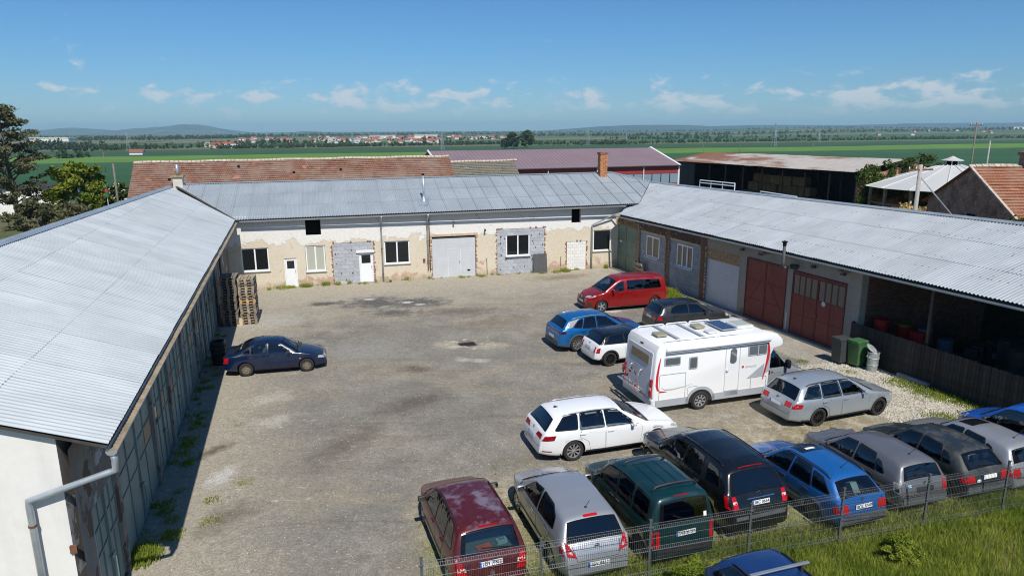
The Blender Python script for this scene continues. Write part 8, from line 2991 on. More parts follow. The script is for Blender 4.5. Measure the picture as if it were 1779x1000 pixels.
 win(1, 0, 1.0, 1.8, 2.3)
 d = outline(s, -.52, .08, .40, 2.50, 'habitation_door', .03, M_PVCG)
 MB().rbox((-.20, -W2 - .02, 2.06), (.26, .025, .60), .11, seg=5).build('door_window', M_ACR, d)
 MB().rbox((-.44, -W2 - .03, 1.48), (.10, .05, .09), .02).build('door_handle', M_PVCG, d)
 MB().bx(-.50, .06, -W2 - .026, -W2 - .006, .42, .64).build('door_kick', M_GELG, d)
 outline(s, -3.22, -2.16, .44, 1.62, 'garage_hatch')
 outline(s, .62, 1.30, .44, 1.06, 'locker_hatch')
 outline(s, -2.06, -1.66, .68, 1.0, 'service_flap', .012)
 MB().rbox((-1.0, -W2 - .03, 2.46), (.46, .05, .07), .03).build('awning_lamp', M_VENT, root)
 MB().tube([(-3.02, -W2 - .06, 2.60), (1.30, -W2 - .06, 2.60)], .085, 10).build('awning', M_PVC, root, smooth=True)
 MB().bx(-3.02, 1.30, -W2 - .10, -W2 - .0, 2.485, 2.515).build('awning_rail', M_GELG, root)
 # painted graphics lie 4 mm proud of the side
 def decal(nm, poly, mat, s=-1, off=.006):
  y = s * (W2 + off)
  return MB().add([(x, y, z) for x, z in poly], [tuple(range(len(poly)))]).build(nm, mat, root, fix=False)
 def swoosh(pts, wid):
  l, r_ = [], []
  for k, (x, z) in enumerate(pts):
   w = wid * math.sin(PI * (k + .6) / (len(pts) + .4))
   l.append((x - w, z))
   r_.append((x + w, z))
  return l + r_[::-1]
 decal('red_swoosh', swoosh([(-3.20, 2.30), (-3.26, 2.0), (-3.31, 1.6), (-3.32, 1.2), (-3.27, 1.0), (-3.1, .93)], .05), M_SWO)
 decal('red_swoosh', [(-3.24, .98), (-3.0, .94), (-2.86, .92), (-3.0, .90), (-3.2, .90)], M_SWO, off=.008)
 decal('grey_swoosh', [(-3.16, 1.12), (-3.0, 1.02), (-2.7, 1.0), (-2.2, 1.05), (-1.8, 1.12), (-2.2, 1.02), (-2.7, .96), (-3.0, .98)], M_GELG)
 decal('red_swoosh', swoosh([(.96, 2.66), (1.14, 2.60), (1.28, 2.42), (1.34, 2.1), (1.30, 1.7), (1.22, 1.3), (1.14, .92)], .055), M_SWO, off=.012)
 decal('grey_wedge', [(.42, 1.02), (1.18, 1.60), (1.16, 1.04)], M_GELG)
 decal('grey_wedge', [(1.24, 1.15), (1.42, 1.24), (1.44, 2.0), (1.34, 1.9)], M_GELG)
 for (ob, x, z, sz, y) in ((root, .58, 1.54, .17, -W2 - .008), (root, 1.9, 1.13, .13, -1.055)):
  tm = text_mesh('arouca', sz, ext=.0005)
  tm.materials.append(M_GELG)
  link('lettering', tm, ob, (x, y, z), (R(90), 0, 0))
  MB().bx(x - sz * 2.3, x - sz * 1.75, y - .002, y + .002, z - sz * .22, z + sz * .28).build('red_logo', M_SWO, ob)
 # rear: panel, window, lamps, plate, rack
 rt = Matrix.Rotation(R(-3.9), 3, 'Y')
 def rear(nm, y0, y1, z0, z1, mat, off=.0, th=.03, r_=.04):
  zc = (z0 + z1) / 2
  x = -3.47 + (zc - .9) * (.11 / 1.62) - .012 - off
  o = MB().rbox((0, 0, 0), (y1 - y0, th, z1 - z0), r_).build(nm, mat, root)
  o.location = (x, (y0 + y1) / 2, zc)
  o.rotation_euler = (R(-3.9), 0, R(-90))
  return o
 rear('rear_panel', -.92, .92, .72, 2.44, M_REARG)
 rear('rear_window', -.70, .62, 1.92, 2.28, M_ACRB, .02)
 for sg in (-1, 1):
  rear('taillight', sg * 1.0 - .07, sg * 1.0 + .07, .72, 1.42, M_TAIL, .012, .06, .03)
  rear('reversing_lens', sg * 1.0 - .06, sg * 1.0 + .06, .98, 1.10, M_TAILW, .044, .02, .02)
 rear('number_plate', -.26, .26, .60, .72, M_PLATE, .03, .02, .01)
 rear('rear_step_lamp', -.1, .1, 2.55, 2.60, M_PLAST, -.02, .03, .01)
 for (tx, y, z, sz) in (('arouca', .22, 1.62, .12),):
  tm = text_mesh(tx, sz, ext=.0005)
  tm.materials.append(M_GELG)
  link('lettering', tm, root, (-3.46, y, z), (R(90), 0, R(-90)))
 rk = part('bicycle_rack', root)
 mb = MB()
 for y in (-.42, .30):
  mb.tube([(-3.46, y, 1.66), (-3.62, y, 1.62), (-3.72, y, 1.40), (-3.66, y, .92), (-3.50, y, .84)], .02, 8)
 mb.tube([(-3.70, -.5, 1.45), (-3.70, .8, 1.45)], .018, 6)
 mb.build('rack_frame', M_ALLOY, rk, smooth=True)
 for x in (-3.62, -3.80):
  MB().bx(x - .05, x + .05, -.62, .92, .88, .91).build('wheel_channel', M_ALLOY, rk)
 rr = random.Random(3)
 for k in range(9):
  MB().box((-3.74 + rr.uniform(-.06, .06), rr.uniform(-.4, .85), rr.uniform(.95, 1.62)), (.06, .10, .05), rot=Matrix.Rotation(rr.uniform(0, 2), 3, 'X')).build('strap', M_SWO if k % 2 else M_PLAST, rk)
 # roof fittings
 zr = 2.85
 for s in (-1, 1):
  for (xa, xb) in ((-3.0, -1.9), (-1.8, -.9), (-.8, .1)):
   MB().tube([(xa, s * .98, zr), (xa + .05, s * .98, zr + .05), (xb - .05, s * .98, zr + .05), (xb, s * .98, zr)], .026, 6).build('roof_rail', M_PVC, root)
 for x in (-2.35, -1.35):
  MB().bx(x - .05, x + .05, -.95, .95, zr + .02, zr + .06).build('roof_bar', M_GELG, root)
 for (x, y) in ((-2.75, -.2), (-.85, .30)):
  MB().rbox((x, y, zr + .07), (.44, .44, .09), .04).build('roof_vent', M_VENT, root)
 MB().rbox((-.75, -.42, zr + .05), (.40, .34, .08), .04).build('roof_fan', M_PVCG, root)
 o = MB().bx(-.30, .36, -.50, .70, zr + .05, zr + .085).build('solar_panel', M_GELG, root)
 for i in range(3):
  for j in range(5):
   MB().bx(-.27 + .205 * i, -.075 + .205 * i, -.46 + .228 * j, -.25 + .228 * j, zr + .0855, zr + .0885).build('solar_cell', M_SOLAR, o)
 o = MB().rbox((.80, .0, zr + .06), (.74, .78, .12), .05).build('skylight', M_PVCG, root)
 MB().rbox((.80, .0, zr + .125), (.60, .62, .02), .03).build('skylight_pane', M_WGLASS_L, o)
 o = MB().rbox((0, 0, 0), (.42, 1.5, .05), .05).build('panorama_window', M_ACRB, root)
 o.location = (1.50, 0, 2.80)
 o.rotation_euler = (0, R(13), 0)
 ty, rm = wheel_meshes(.345, .23, 'cover')
 for x in (-1.52, 2.5):
  for sg in (1, -1):
   wp = part('wheel', root, (x, sg * .96 if x > 0 else sg * 1.075, .345 / .93), (0, .3, 0 if sg < 0 else PI))
   wp.scale = (1, 1, 1 / .93)
   link('tyre', ty, wp)
   link('rim', rm, wp)
 for sg in ('s+', 's-'):
  mb = MB()
  c = [(.95 - .42 * math.cos(PI * k / 12), .345 + .42 * math.sin(PI * k / 12)) for k in range(13)]
  B.patch(sg, c, .008, 1).build('wheel_well', M_RIMDARK, cab, fix=False)
motorhome((7.95, 24.95), 17.5)
# ================================================================== fence, grass and small things
M_WIRE = plain('grey_green_fence_wire', (.085, .095, .10), .5, .2, .1)
M_FPOST = plain('grey_fence_post', (.11, .125, .13), .5, .3, .12, 4)
fd = Vector((.9655, .2605))
FN = Vector((-fd.y, fd.x))
F0 = Vector((-1.88, 12.30))
FH, FP = 1.48, 2.56
FE = thing('wire_fence', 'grey welded wire panel fence in front of the parked row', 'fence', (F0.x, F0.y, 0), math.atan2(fd.y, fd.x))
mb = MB()
path = [(0, .06), (0, .18), (.05, .23), (0, .28), (0, .78), (.05, .83), (0, .88), (0, 1.30), (.05, 1.35), (0, 1.40), (0, FH)]
nw = 50
for i in range(nw + 1):
 x = .04 + (FP - .08) * i / nw
 mb.tube([(x, -d, z) for d, z in path], .0034, 3, caps=False)
for (d, z) in ((0, .10), (0, .18), (.05, .23), (0, .28), (0, .53), (0, .78), (.05, .83), (0, .88), (0, 1.09), (0, 1.30), (.05, 1.35), (0, 1.40), (0, FH - .02)):
 mb.tube([(.03, -d, z), (FP - .03, -d, z)], .0042, 4, caps=False)
pmesh = mb.mesh('wire_panel', M_WIRE)
pomesh = MB().bx(-.026, .026, -.02, .02, -.05, FH + .05).bx(-.036, .036, -.026, .026, FH + .05, FH + .075).mesh('post', M_FPOST, fix=True)
for k in range(10):
 link('post', pomesh, FE, (k * FP, 0, 0))
 if k < 9:
  link('wire_panel', pmesh, FE, (k * FP, -.03, 0))
 for z in (.22, .84, 1.36):
  MB().bx(k * FP - .05, k * FP + .05, -.05, -.022, z, z + .03).build('clamp', M_FPOST, FE)

# grass: blades as faces, dense outside the fence, thin among the cars
def blades(P, h, w, rng):
 n = len(P)
 a = rng.uniform(0, 2 * PI, n)
 d = np.stack([np.cos(a), np.sin(a), np.zeros(n)], 1)
 t = rng.uniform(0, 2 * PI, n)
 lean = np.stack([np.cos(t), np.sin(t), np.zeros(n)], 1) * (h * rng.uniform(.1, .6, n))[:, None]
 up = np.zeros((n, 3))
 up[:, 2] = h
 b = P
 mid = b + up * .55 + lean * .35
 tip = b + up * rng.uniform(.85, 1.0, n)[:, None] + lean
 ww = (w * rng.uniform(.6, 1.3, n))[:, None]
 v = np.stack([b - d * ww, b + d * ww, mid + d * ww * .7, mid - d * ww * .7, tip], 1).reshape(-1, 3)
 k = np.arange(n) * 5
 q = np.stack([k, k + 1, k + 2, k + 3], 1)
 tr = np.stack([k + 3, k + 2, k + 4, k + 4], 1)
 return v, q, np.stack([k + 3, k + 2, k + 4], 1)
def vnoise(x, y, s, seed):
 r = np.random.default_rng(seed)
 g = r.random((64, 64))
 u, v = (x / s) % 63, (y / s) % 63
 i, j = u.astype(int), v.astype(int)
 fu, fv = u - i, v - j
 fu, fv = fu * fu * (3 - 2 * fu), fv * fv * (3 - 2 * fv)
 return (g[i, j] * (1 - fu) + g[(i + 1) % 64, j] * fu) * (1 - fv) + (g[i, (j + 1) % 64] * (1 - fu) + g[(i + 1) % 64, (j + 1) % 64] * fu) * fv
M_GRASS = leaf_material('meadow_grass', (.165, .235, .024), (.34, .385, .06), .7, .4, .8)
M_GRASSD = leaf_material('dry_grass', (.22, .20, .07), (.34, .29, .12), .8, .2, 1.2)
def grass(name, label, P, hmin, hmax, w, mat, seed):
 rng = np.random.default_rng(seed)
 h = rng.uniform(hmin, hmax, len(P)) * (.65 + .7 * vnoise(P[:, 0] + 50, P[:, 1] + 50, .55, seed))
 v, q, t = blades(P, h, np.full(len(P), w), rng)
 me = bpy.data.meshes.new(name)
 me.vertices.add(len(v))
 me.vertices.foreach_set('co', v.astype(np.float32).ravel())
 li = np.concatenate([q.ravel(), t.ravel()]).astype(np.int32)
 me.loops.add(len(li))
 me.loops.foreach_set('vertex_index', li)
 ls = np.concatenate([np.arange(len(q)) * 4, len(q) * 4 + np.arange(len(t)) * 3]).astype(np.int32)
 me.polygons.add(len(ls))
 me.polygons.foreach_set('loop_start', ls)
 me.update(calc_edges=True)
 me.materials.append(mat)
 me.validate()
 return stuff(link(name, me), label, 'grass')
def pq(n, p0, p1, q0, q1, rng):
 p, q = rng.uniform(p0, p1, n), rng.uniform(q0, q1, n)
 return np.stack([p * fd.x - q * fd.y, p * fd.y + q * fd.x, np.zeros(n)], 1), p, q
rng = np.random.default_rng(8)
P, p, q = pq(230000, 3.0, 23, 8.8, 13.2, rng)
den = vnoise(P[:, 0] + 30, P[:, 1] + 30, 1.1, 3)
keep = rng.random(len(P)) < np.clip(.35 + .9 * den, 0, 1) * np.clip((13.3 - q) / .9, 0, 1) * np.clip((p - 2.6 - (q - 9) * .2) / 2, 0, 1)
grass('meadow_grass', 'rough green meadow grass outside the wire fence', P[keep], .10, .34, .0075, M_GRASS, 2)
keep2 = (rng.random(len(P)) < .10) & ~keep
grass('dry_grass', 'dry straw coloured blades among the meadow grass', P[keep2], .12, .34, .006, M_GRASSD, 4)
P, p, q = pq(75000, 1.7, 23, 12.6, 18.6, rng)
den = vnoise(P[:, 0] + 30, P[:, 1] + 30, .8, 5)
keep = rng.random(len(P)) < np.clip((den - .52) * 3.4, 0, 1) * np.clip((19 - q) / 6, .12, 1)
grass('verge_grass', 'patchy low grass on the dirt around the parked row', P[keep], .04, .14, .007, M_GRASS, 6)
keep = (rng.random(len(P)) < np.clip((.55 - den) * 1.4, 0, 1)) & (q < 16.5)
grass('dry_verge_grass', 'dry trampled grass on the dirt around the parked row', P[keep], .03, .09, .006, M_GRASSD, 7)
# tufts along walls and cracks: x, y, radius, count, height
tufts = [(-9.0, 14.6, .55, 900, .38), (-8.7, 15.5, .35, 260, .2), (-9.4, 16.6, .3, 120, .2), (-8.4, 17.2, .3, 120, .1), (-8.0, 16.2, .35, 120, .1), (-7.9, 18.2, .3, 80, .1), (-10.6, 20.6, .3, 160, .2), (-9.6, 22.2, .25, 60, .08), (-13.2, 30.4, .55, 500, .12),
            (-15.0, 43.6, .6, 320, .35), (-14.6, 43.7, .4, 200, .3), (-13.6, 44.0, .45, 400, .45), (-12.4, 44.4, .35, 240, .5), (-11.6, 44.6, .3, 160, .4), (-11.0, 44.9, .3, 160, .5), (-10.0, 45.0, .5, 140, .2), (-7.3, 46.0, .35, 200, .5), (-5.7, 46.3, .2, 60, .3), (-2.1, 46.9, .35, 160, .25), (3.2, 48.2, .4, 160, .25), (3.9, 48.5, .4, 300, .45), (2.2, 47.9, .4, 120, .2), (7.0, 49.6, .25, 100, .6),
            (9.75, 41.6, .75, 1300, .6), (9.9, 40.4, .6, 800, .45), (10.5, 39.3, .35, 300, .5), (9.6, 43.2, .4, 260, .4), (15.6, 25.9, .7, 500, .22), (16.0, 25.0, .8, 700, .25), (16.5, 24.3, .8, 700, .25), (17.2, 23.6, .8, 700, .25), (15.2, 22.3, .9, 700, .2), (14.0, 21.7, .7, 500, .18), (16.6, 22.6, .7, 500, .22), (15.4, 24.2, .3, 80, .1), (14.2, 27.2, .3, 120, .12), (13.2, 27.2, .5, 220, .1), (12.8, 28.6, .35, 150, .1), (13.4, 20.9, .8, 380, .15), (12.0, 20.6, .7, 240, .12), (10.8, 20.2, .6, 200, .1), (9.4, 19.6, .6, 200, .1), (1.6, 17.8, .6, 260, .1), (-.2, 16.8, .5, 160, .08)]
C = []
rng = np.random.default_rng(18)
for _ in range(70):
 s_, o_ = rng.uniform(-9, 14), rng.uniform(.08, .75) ** 1.4
 tufts.append((-11.72 - .301 * s_ + .954 * o_, 22.68 + .954 * s_ + .301 * o_, rng.uniform(.1, .32), int(rng.uniform(25, 110)), rng.uniform(.06, .22)))
for _ in range(45):
 s_, o_ = rng.uniform(-12, 13), rng.uniform(.05, .4)
 tufts.append((-5.37 + .963 * s_ + .268 * o_, 46.41 + .268 * s_ - .963 * o_, rng.uniform(.08, .22), int(rng.uniform(15, 60)), rng.uniform(.08, .35)))
for (x, y, r_, n, h) in tufts:
 a, d = rng.uniform(0, 2 * PI, n), r_ * np.sqrt(rng.random(n)) * rng.uniform(.5, 1.1, n)
 C.append((np.stack([x + d * np.cos(a), y + d * np.sin(a), np.zeros(n)], 1), h))
allP = np.concatenate([c[0] for c in C])
v, q_, t_ = blades(allP, np.concatenate([rng.uniform(.4, 1.0, len(c[0])) * c[1] for c in C]), np.full(len(allP), .012), rng)
me = pydata('weeds', v, np.concatenate([q_]), M_GRASS)
stuff(link('weeds', me), 'weeds and grass tufts along the walls and cracks', 'weeds')
for (x, y, h, s, lab, sd) in ((9.15, 14.3, .55, .42, 'bright green leafy weed bush against the wire fence', 40), (4.15, 13.4, .5, .55, 'low weed clump at the foot of the fence by the green car', 41)):
 tree('weed_bush', lab, x, y, h, s, M_GRASS, sd, cat='bush', z0=0, clumps=45, leaves=260, lsize=.022, trunk_r=.012, crown_lo=.05)

# crushed stone at the right and loose grit in the yard
rng = np.random.default_rng(3)
def stones(n, gen, smin, smax, name, label, mat):
 P = gen(n)
 s = rng.uniform(smin, smax, len(P))
 base = np.array([(1, 0, -.2), (-.5, .87, -.2), (-.5, -.87, -.2), (0.1, .1, .7)])
 a = rng.uniform(0, 2 * PI, len(P))
 ca, sa = np.cos(a), np.sin(a)
 v = np.zeros((len(P), 4, 3))
 for k in range(4):
  bx, by, bz = base[k]
  v[:, k, 0] = P[:, 0] + s * (bx * ca - by * sa)
  v[:, k, 1] = P[:, 1] + s * (bx * sa + by * ca)
  v[:, k, 2] = .004 + s * (bz + .2) * rng.uniform(.5, 1.2, len(P))
 k = np.arange(len(P)) * 4
 f = np.concatenate([np.stack([k, k + 1, k + 3], 1), np.stack([k + 1, k + 2, k + 3], 1), np.stack([k + 2, k, k + 3], 1)])
 stuff(link(name, pydata(name, v.reshape(-1, 3), f, mat)), label, 'gravel')
M_STONE = plain('pale_limestone_chips', (.46, .43, .36), .9, 0, .35, 12)
def g1(n):
 P, p, q = pq(n, 18.6, 25, 17.2, 23.8, rng)
 rd_ = P[:, 0] * .941 + P[:, 1] * .339
 return P[rd_ < 12.01 * .941 + 38.49 * .339 - .5]
stones(16000, g1, .015, .05, 'gravel', 'pale crushed stone in front of the plank fence', M_STONE)
def g2(n):
 P = np.stack([rng.uniform(-17, 13, n), rng.uniform(14, 47, n), np.zeros(n)], 1)
 lw = (P[:, 0] + 11.72) * .954 + (P[:, 1] - 22.68) * .301
 rw_ = (P[:, 0] - 12.01) * .941 + (P[:, 1] - 38.49) * .339
 return P[(lw > .2) & (rw_ < -.3)]
stones(9000, g2, .008, .028, 'grit', 'loose grit scattered over the yard', M_STONE)

# pallets: two stacks in the far left corner
def pallet_mesh(mat):
 mb = MB()
 for y in (-.35, -.13, .10, .34):
  pass
 for k in range(5):
  mb.box((0, -.34 + .17 * k, .133), (1.2, (.145, .10, .145, .10, .145)[k], .022))
 for x in (-.53, 0, .53):
  mb.box((x, 0, .111), (.145, .8, .022))
  for y in (-.33, 0, .33):
   mb.box((x, y, .061), (.145, .13, .078))
 for y in (-.33, 0, .33):
  mb.box((0, y, .011), (1.2, .10, .022))
 return mb.mesh('pallet', mat, fix=True)
PM = [pallet_mesh(plain('weathered_pallet_wood', (.30, .245, .18), .85, 0, .3, 4, fine=.2, ov=.25)), pallet_mesh(plain('fresh_pallet_wood', (.55, .33, .12), .8, 0, .15, 4)), pallet_mesh(plain('grey_pallet_wood', (.20, .165, .13), .9, 0, .3, 4, ov=.2))]
rr = random.Random(2)
for st, (x, y, n, nm) in enumerate(((-14.97, 35.25, 18, 'left pallet stack by the far garage wall'), (-14.12, 35.55, 17, 'right pallet stack in the sun by the far garage wall'))):
 for k in range(n):
  mt = 2 if st == 0 else (1 if k == 8 else 0)
  o = link('pallet', PM[mt], None, (x + rr.uniform(-.025, .025), y + rr.uniform(-.03, .03), .005 + .1455 * k), (0, 0, R(104) + rr.uniform(-.03, .03)))
  if k == 8 and st == 1:
   tag(o, 'fresh orange pallet in the middle of the sunlit pallet stack', 'pallet', 'stacked wooden pallets')
  elif k == n - 1:
   tag(o, 'topmost wooden pallet of the ' + nm, 'pallet', 'stacked wooden pallets')
  elif k == 0:
   tag(o, 'lowest wooden pallet of the ' + nm, 'pallet', 'stacked wooden pallets')
  else:
   tag(o, '%s pallet from the ground in the %s' % (ORD[k], nm.replace(' by the far garage wall', '')), 'pallet', 'stacked wooden pallets')
o = MB().box((0, 0, .2), (.3, .03, .42)).build('leaning_board', M_WOODL, None, loc=(-14.42, 34.78, .0), rot=(R(-14), 0, R(14)))
tag(o, 'short pale board leaning on the foot of the sunlit pallet stack', 'board')
o = MB().tube([(-15.3, 34.5, 0), (-15.36, 34.72, 1.1)], .03, 6).build('iron_bar', M_RUST)
tag(o, 'rusty iron bar leaning on the shaded pallet stack', 'bar')
# broken pallet frame by the green door
o = link('pallet', PM[0], None, (8.75, 46.4, .62), (R(78), 0, R(105)))
tag(o, 'wooden pallet standing upright beside the green double door', 'pallet', 'stacked wooden pallets')
# tyre stack
ty = MB().lathe([(.19, -.09), (.22, -.10), (.30, -.105), (.325, -.08), (.335, -.03), (.335, .03), (.325, .08), (.30, .105), (.22, .10), (.19, .09)], 28).mesh('tyre', M_TYRE, True, True)
names = ('lowest', 'second lowest', 'middle', 'second highest', 'topmost')
for k in range(5):
 o = link('tyre', ty, None, (-12.95 + rr.uniform(-.03, .03), 28.75 + rr.uniform(-.03, .03), .105 + .21 * k))
 tag(o, names[k] + ' tyre in the black stack behind the navy saloon', 'tyre', 'stack of tyres by the gates')
# bins
def wheelie(x, y, rz, mat, label, h=1.05):
 t_ = thing('wheelie_bin', label, 'bin', (x, y, 0), rz)
 mb = MB()
 mb.box((0, 0, h * .5 + .06), (.46, .46, h - .1), taper=1.22)
 mb.build('body', mat, t_)
 MB().bx(-.29, .29, -.31, .31, h + .02, h + .06).bx(-.25, .25, -.33, -.26, h + .0, h + .05).build('rim', mat, t_)
 MB().rbox((0, -.02, h + .10), (.58, .64, .09), .04).tube([(-.25, .36, h + .08), (.25, .36, h + .08)], .025, 6).build('lid', mat, t_)
 for s in (-1, 1):
  MB().lathe([(0, -.03), (.10, -.03), (.10, .03), (0, .03)], 14, axis='Y', c=(0, 0, 0)).build('wheel', M_TYRE, t_, loc=(s * .22, .24, .10), rot=(0, 0, R(90)))
 return t_
wheelie(14.30, 28.35, R(-70), plain('black_bin_plastic', (.045, .048, .052), .5, 0, .2, 3), 'dark grey wheelie bin beside the red doors')
wheelie(14.82, 27.95, R(-66), plain('green_bin_plastic', (.045, .125, .045), .5, 0, .15, 3), 'green wheelie bin between the dark bin and the metal dustbin')
t_ = thing('dustbin', 'dented galvanised dustbin with a propped lid beside the green bin', 'dustbin', (15.2, 27.35, 0), R(20))
M_DB = plain('dull_galvanised_bin', (.36, .40, .40), .5, .4, .3, 5)
MB().lathe([(0, .02), (.20, .02), (.235, .82), (.25, .84), (.235, .86), (.22, .82), (.19, .05)], 24).build('body', M_DB, t_, smooth=False)
MB().lathe([(.225, .58), (.245, .60), (.225, .62)], 24).lathe([(.213, .28), (.233, .30), (.213, .32)], 24).build('hoop', M_DB, t_)
o = MB().lathe([(0, .05), (.2, .03), (.26, 0), (.25, -.03)], 24).build('lid', M_DB, t_, loc=(-.04, .06, .98), rot=(R(34), R(20), 0))
for s in (-1, 1):
 MB().tube([(s * .24, -.07, .70), (s * .30, -.06, .66), (s * .30, .06, .66), (s * .24, .07, .70)], .012, 6).build('handle', M_DB, t_)
# clutter in the open bay: barrels, cans, heap
def bayp(s, d):
 p = RW.matrix_world @ Vector((s, d, 0))
 return p.x, p.y
def barrel(s, d, z, mat, label, r_=.29, h=.88):
 x, y = bayp(s, d)
 t_ = thing('barrel', label, 'barrel', (x, y, z))
 MB().lathe([(0, 0), (r_, 0), (r_, h * .32), (r_ + .015, h * .34), (r_, h * .36), (r_, h * .64), (r_ + .015, h * .66), (r_, h * .68), (r_, h), (0, h - .01)], 22).build('drum', mat, t_)
 MB().lathe([(r_ * .96, h), (r_ + .012, h + .01), (r_ * .96, h + .02)], 22).build('rim', mat, t_)
 return t_
M_BRED = plain('red_drum_paint', (.34, .012, .010), .4, 0, .15, 4)
M_BYEL = plain('olive_yellow_drum', (.16, .13, .02), .5, 0, .2, 4)
M_BBLU = plain('dusty_blue_drum', (.045, .07, .10), .6, 0, .2, 4)
for (s, d, z, m_, lab) in ((10.45, .75, .95, M_BRED, 'bright red drum nearest the brick end of the open bay'), (11.05, 1.5, .7, M_BRED, 'red drum with a yellow top behind the plank fence'), (11.0, 1.5, 1.58, M_BYEL, 'yellow lid on the red drum behind the plank fence'), (11.9, 1.2, .75, M_BRED, 'third red drum to the right behind the plank fence'), (12.0, 1.5, 1.64, M_BBLU, 'blue lid lying on the third red drum'), (12.8, 1.7, .6, M_BBLU, 'dusty blue drum in the open bay')):
 barrel(s, d, z, m_, lab, h=.12 if 'lid' in lab else .88)
sh = thing('workbench', 'low dark workbench carrying the drums inside the open bay', 'bench')
sh.matrix_world = RW.matrix_world.copy()
MB().bx(10.0, 13.2, .35, 2.3, .55, .70).build('top', M_WOODD, sh)
for s in (10.1, 13.1):
 for d in (.45, 2.2):
  MB().bx(s - .06, s + .06, d - .06, d + .06, 0, .55).build('leg', M_WOODD, sh)
rr = random.Random(9)
cols = [M_BBLU, M_PLASTG, M_BRICKD, M_BYEL, M_WOODW, M_PLASTG, M_WOODD, M_CONC]
for k in range(46):
 s, d = rr.uniform(12.8, 18.5), rr.uniform(2.0, 5.5)
 x, y = bayp(s, d)
 z = rr.uniform(.3, 1.5) * (1 - abs(s - 15) / 5)
 c = rr.choice(cols)
 w = rr.uniform(.12, .34)
 o = MB().rbox((0, 0, w * .4), (w, w * rr.uniform(.6, 1.2), w * rr.uniform(.6, 1.4)), w * .2).build('junk_item', c, None, loc=(x, y, max(0, z)), rot=(rr.uniform(-.4, .4), rr.uniform(-.4, .4), rr.uniform(0, 3)))
 tag(o, 'small piece of scrap on the dim heap inside the open bay', 'scrap', 'scrap heap in the open bay')
mb = MB()
x, y = bayp(19.0, 3.4)
n = 22
pts = []
for i in range(n):
 for j in range(n):
  u, v = -3.4 + 6.8 * i / (n - 1), -2.8 + 5.6 * j / (n - 1)
  h = max(0, 1.7 * (1 - math.hypot(u / 3.4, v / 2.8)))
  pts.append((u, v, h + .05 * math.sin(7 * u) * math.sin(6 * v) * (h > 0)))
mb.add(pts, [(i * n + j, (i + 1) * n + j, (i + 1) * n + j + 1, i * n + j + 1) for i in range(n - 1) for j in range(n - 1)])
o = mb.build('sand_heap', plain('grey_sand', (.14, .135, .125), .95, 0, .2, 3, fine=.3), None, smooth=True, loc=(x, y, -.02), rot=(0, 0, R(-70)))
tag(o, 'grey heap of sand deep in the open bay', 'sand heap')
mb = MB()
rr = random.Random(12)
for k in range(70):
 s, d = rr.uniform(12.6, 17.6), rr.uniform(2.4, 5.6)
 x, y = bayp(s, d)
 h = 2.2 * max(0, 1 - ((s - 15) / 3.0) ** 2)
 mb.box((x, y, h * .4), (rr.uniform(.3, .9), rr.uniform(.3, .9), max(.1, h * .8)), rot=Matrix.Rotation(rr.uniform(0, 3), 3, 'Z'))
stuff(mb.build('scrap_mound', M_WOODD), 'dark mound of scrap under the roof of the open bay', 'scrap')
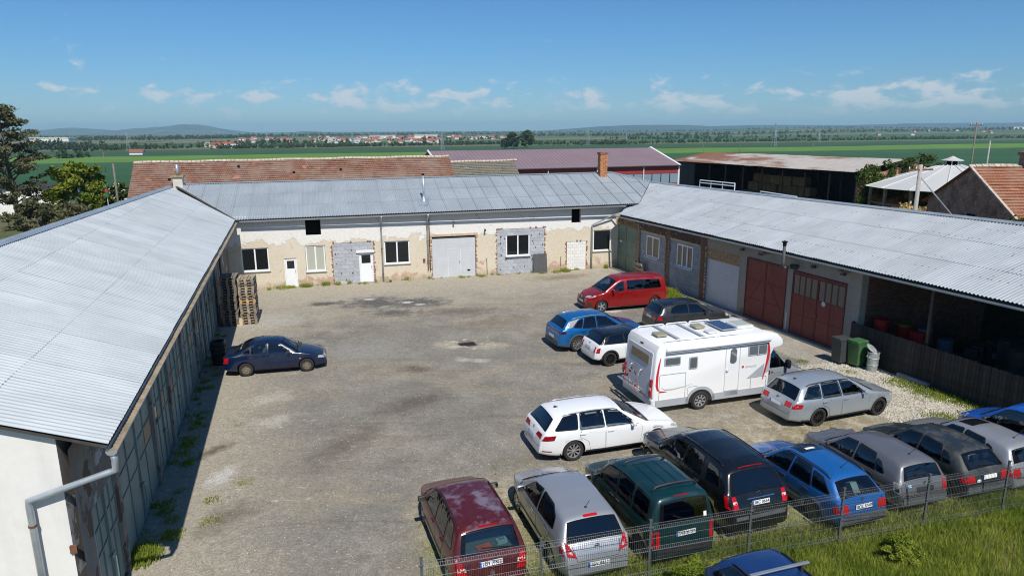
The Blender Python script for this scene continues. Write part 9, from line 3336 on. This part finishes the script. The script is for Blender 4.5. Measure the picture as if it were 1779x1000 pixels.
# drain in the middle of the yard
t_ = thing('drain_grate', 'iron drain grate sunk in broken concrete in the middle of the yard', 'drain', (-2.15, 31.3, 0), R(20))
MB().bx(-.42, .42, -.30, .30, -.02, .012).build('frame', M_BLACKBOARD, t_)
for k in range(7):
 MB().bx(-.36 + .105 * k, -.30 + .105 * k, -.26, .26, .013, .03).build('bar', M_DARK, t_)
mb = MB()
rr = random.Random(6)
for k in range(26):
 a, d = rr.uniform(0, 6.28), rr.uniform(.5, 1.15)
 w = rr.uniform(.08, .3)
 mb.box((-2.15 + d * 1.2 * math.cos(a), 31.3 + d * .7 * math.sin(a), .012), (w, w * .7, .035), rot=Matrix.Rotation(rr.uniform(0, 3), 3, 'Z') @ Matrix.Rotation(rr.uniform(-.1, .1), 3, 'X'))
stuff(mb.build('broken_concrete', plain('broken_pale_concrete', (.40, .37, .30), .95, 0, .25, 6)), 'broken concrete pieces round the drain', 'rubble')
for (x, y, s, lab) in ((-12.55, 43.9, .18, 'white stone'),):
 pass
o = MB().rbox((0, 0, .08), (.5, .3, .16), .07).build('stone', M_STONE, None, loc=(-11.3, 44.75, 0), rot=(0, 0, R(30)))
tag(o, 'pale stone in the weeds at the foot of the back wall', 'stone')
o = MB().rbox((0, 0, .06), (.32, .22, .2), .07).build('plastic_bucket', M_PVC, None, loc=(-2.18, 12.55, .0))
tag(o, 'white plastic scrap at the foot of the first fence post', 'scrap')
# ================================================================== the air
hz = MB().bx(-14100, 14100, -170, 14100, -20, 150).build('haze', M_DARK, None)
hm = bpy.data.materials.new('haze_air')
hm.use_nodes = True
_t = hm.node_tree
for _n in list(_t.nodes):
 _t.nodes.remove(_n)
_o = _t.nodes.new('ShaderNodeOutputMaterial')
_v = _t.nodes.new('ShaderNodeVolumePrincipled')
_v.inputs['Color'].default_value = (.45, .78, 1.0, 1)
_v.inputs['Density'].default_value = 0.00009
_v.inputs['Anisotropy'].default_value = 0.0
_t.links.new(_v.outputs[0], _o.inputs['Volume'])
hz.data.materials.clear()
hz.data.materials.append(hm)
stuff(hz, 'thin blue summer haze over the plain', 'haze')
import OpenImageIO as oiio,numpy as np,sys
im=oiio.ImageBuf('/workdir/render_main.png').get_pixels(oiio.FLOAT)[:,:,:3]
def m(n,x0,y0,x1,y1):
 a=im[y0:y1,x0:x1].reshape(-1,3).mean(0)*255; print(n,a.round(0))
m('shadow ground left',185,380,205,400); m('lit ground',300,430,380,500); m('sky top',100,5,300,20); m('sky low',520,100,620,112); m('roof L',100,300,150,340)
m('backwall shadow',380,219,400,224); m('gate',120,470,130,490); m('field',650,150,690,154); m('grass',900,545,1000,570); m('right wall shade',720,240,735,250); m('bay',960,325,1010,345);m('roofR',800,240,840,255);m('gl roof',690,440,720,455)
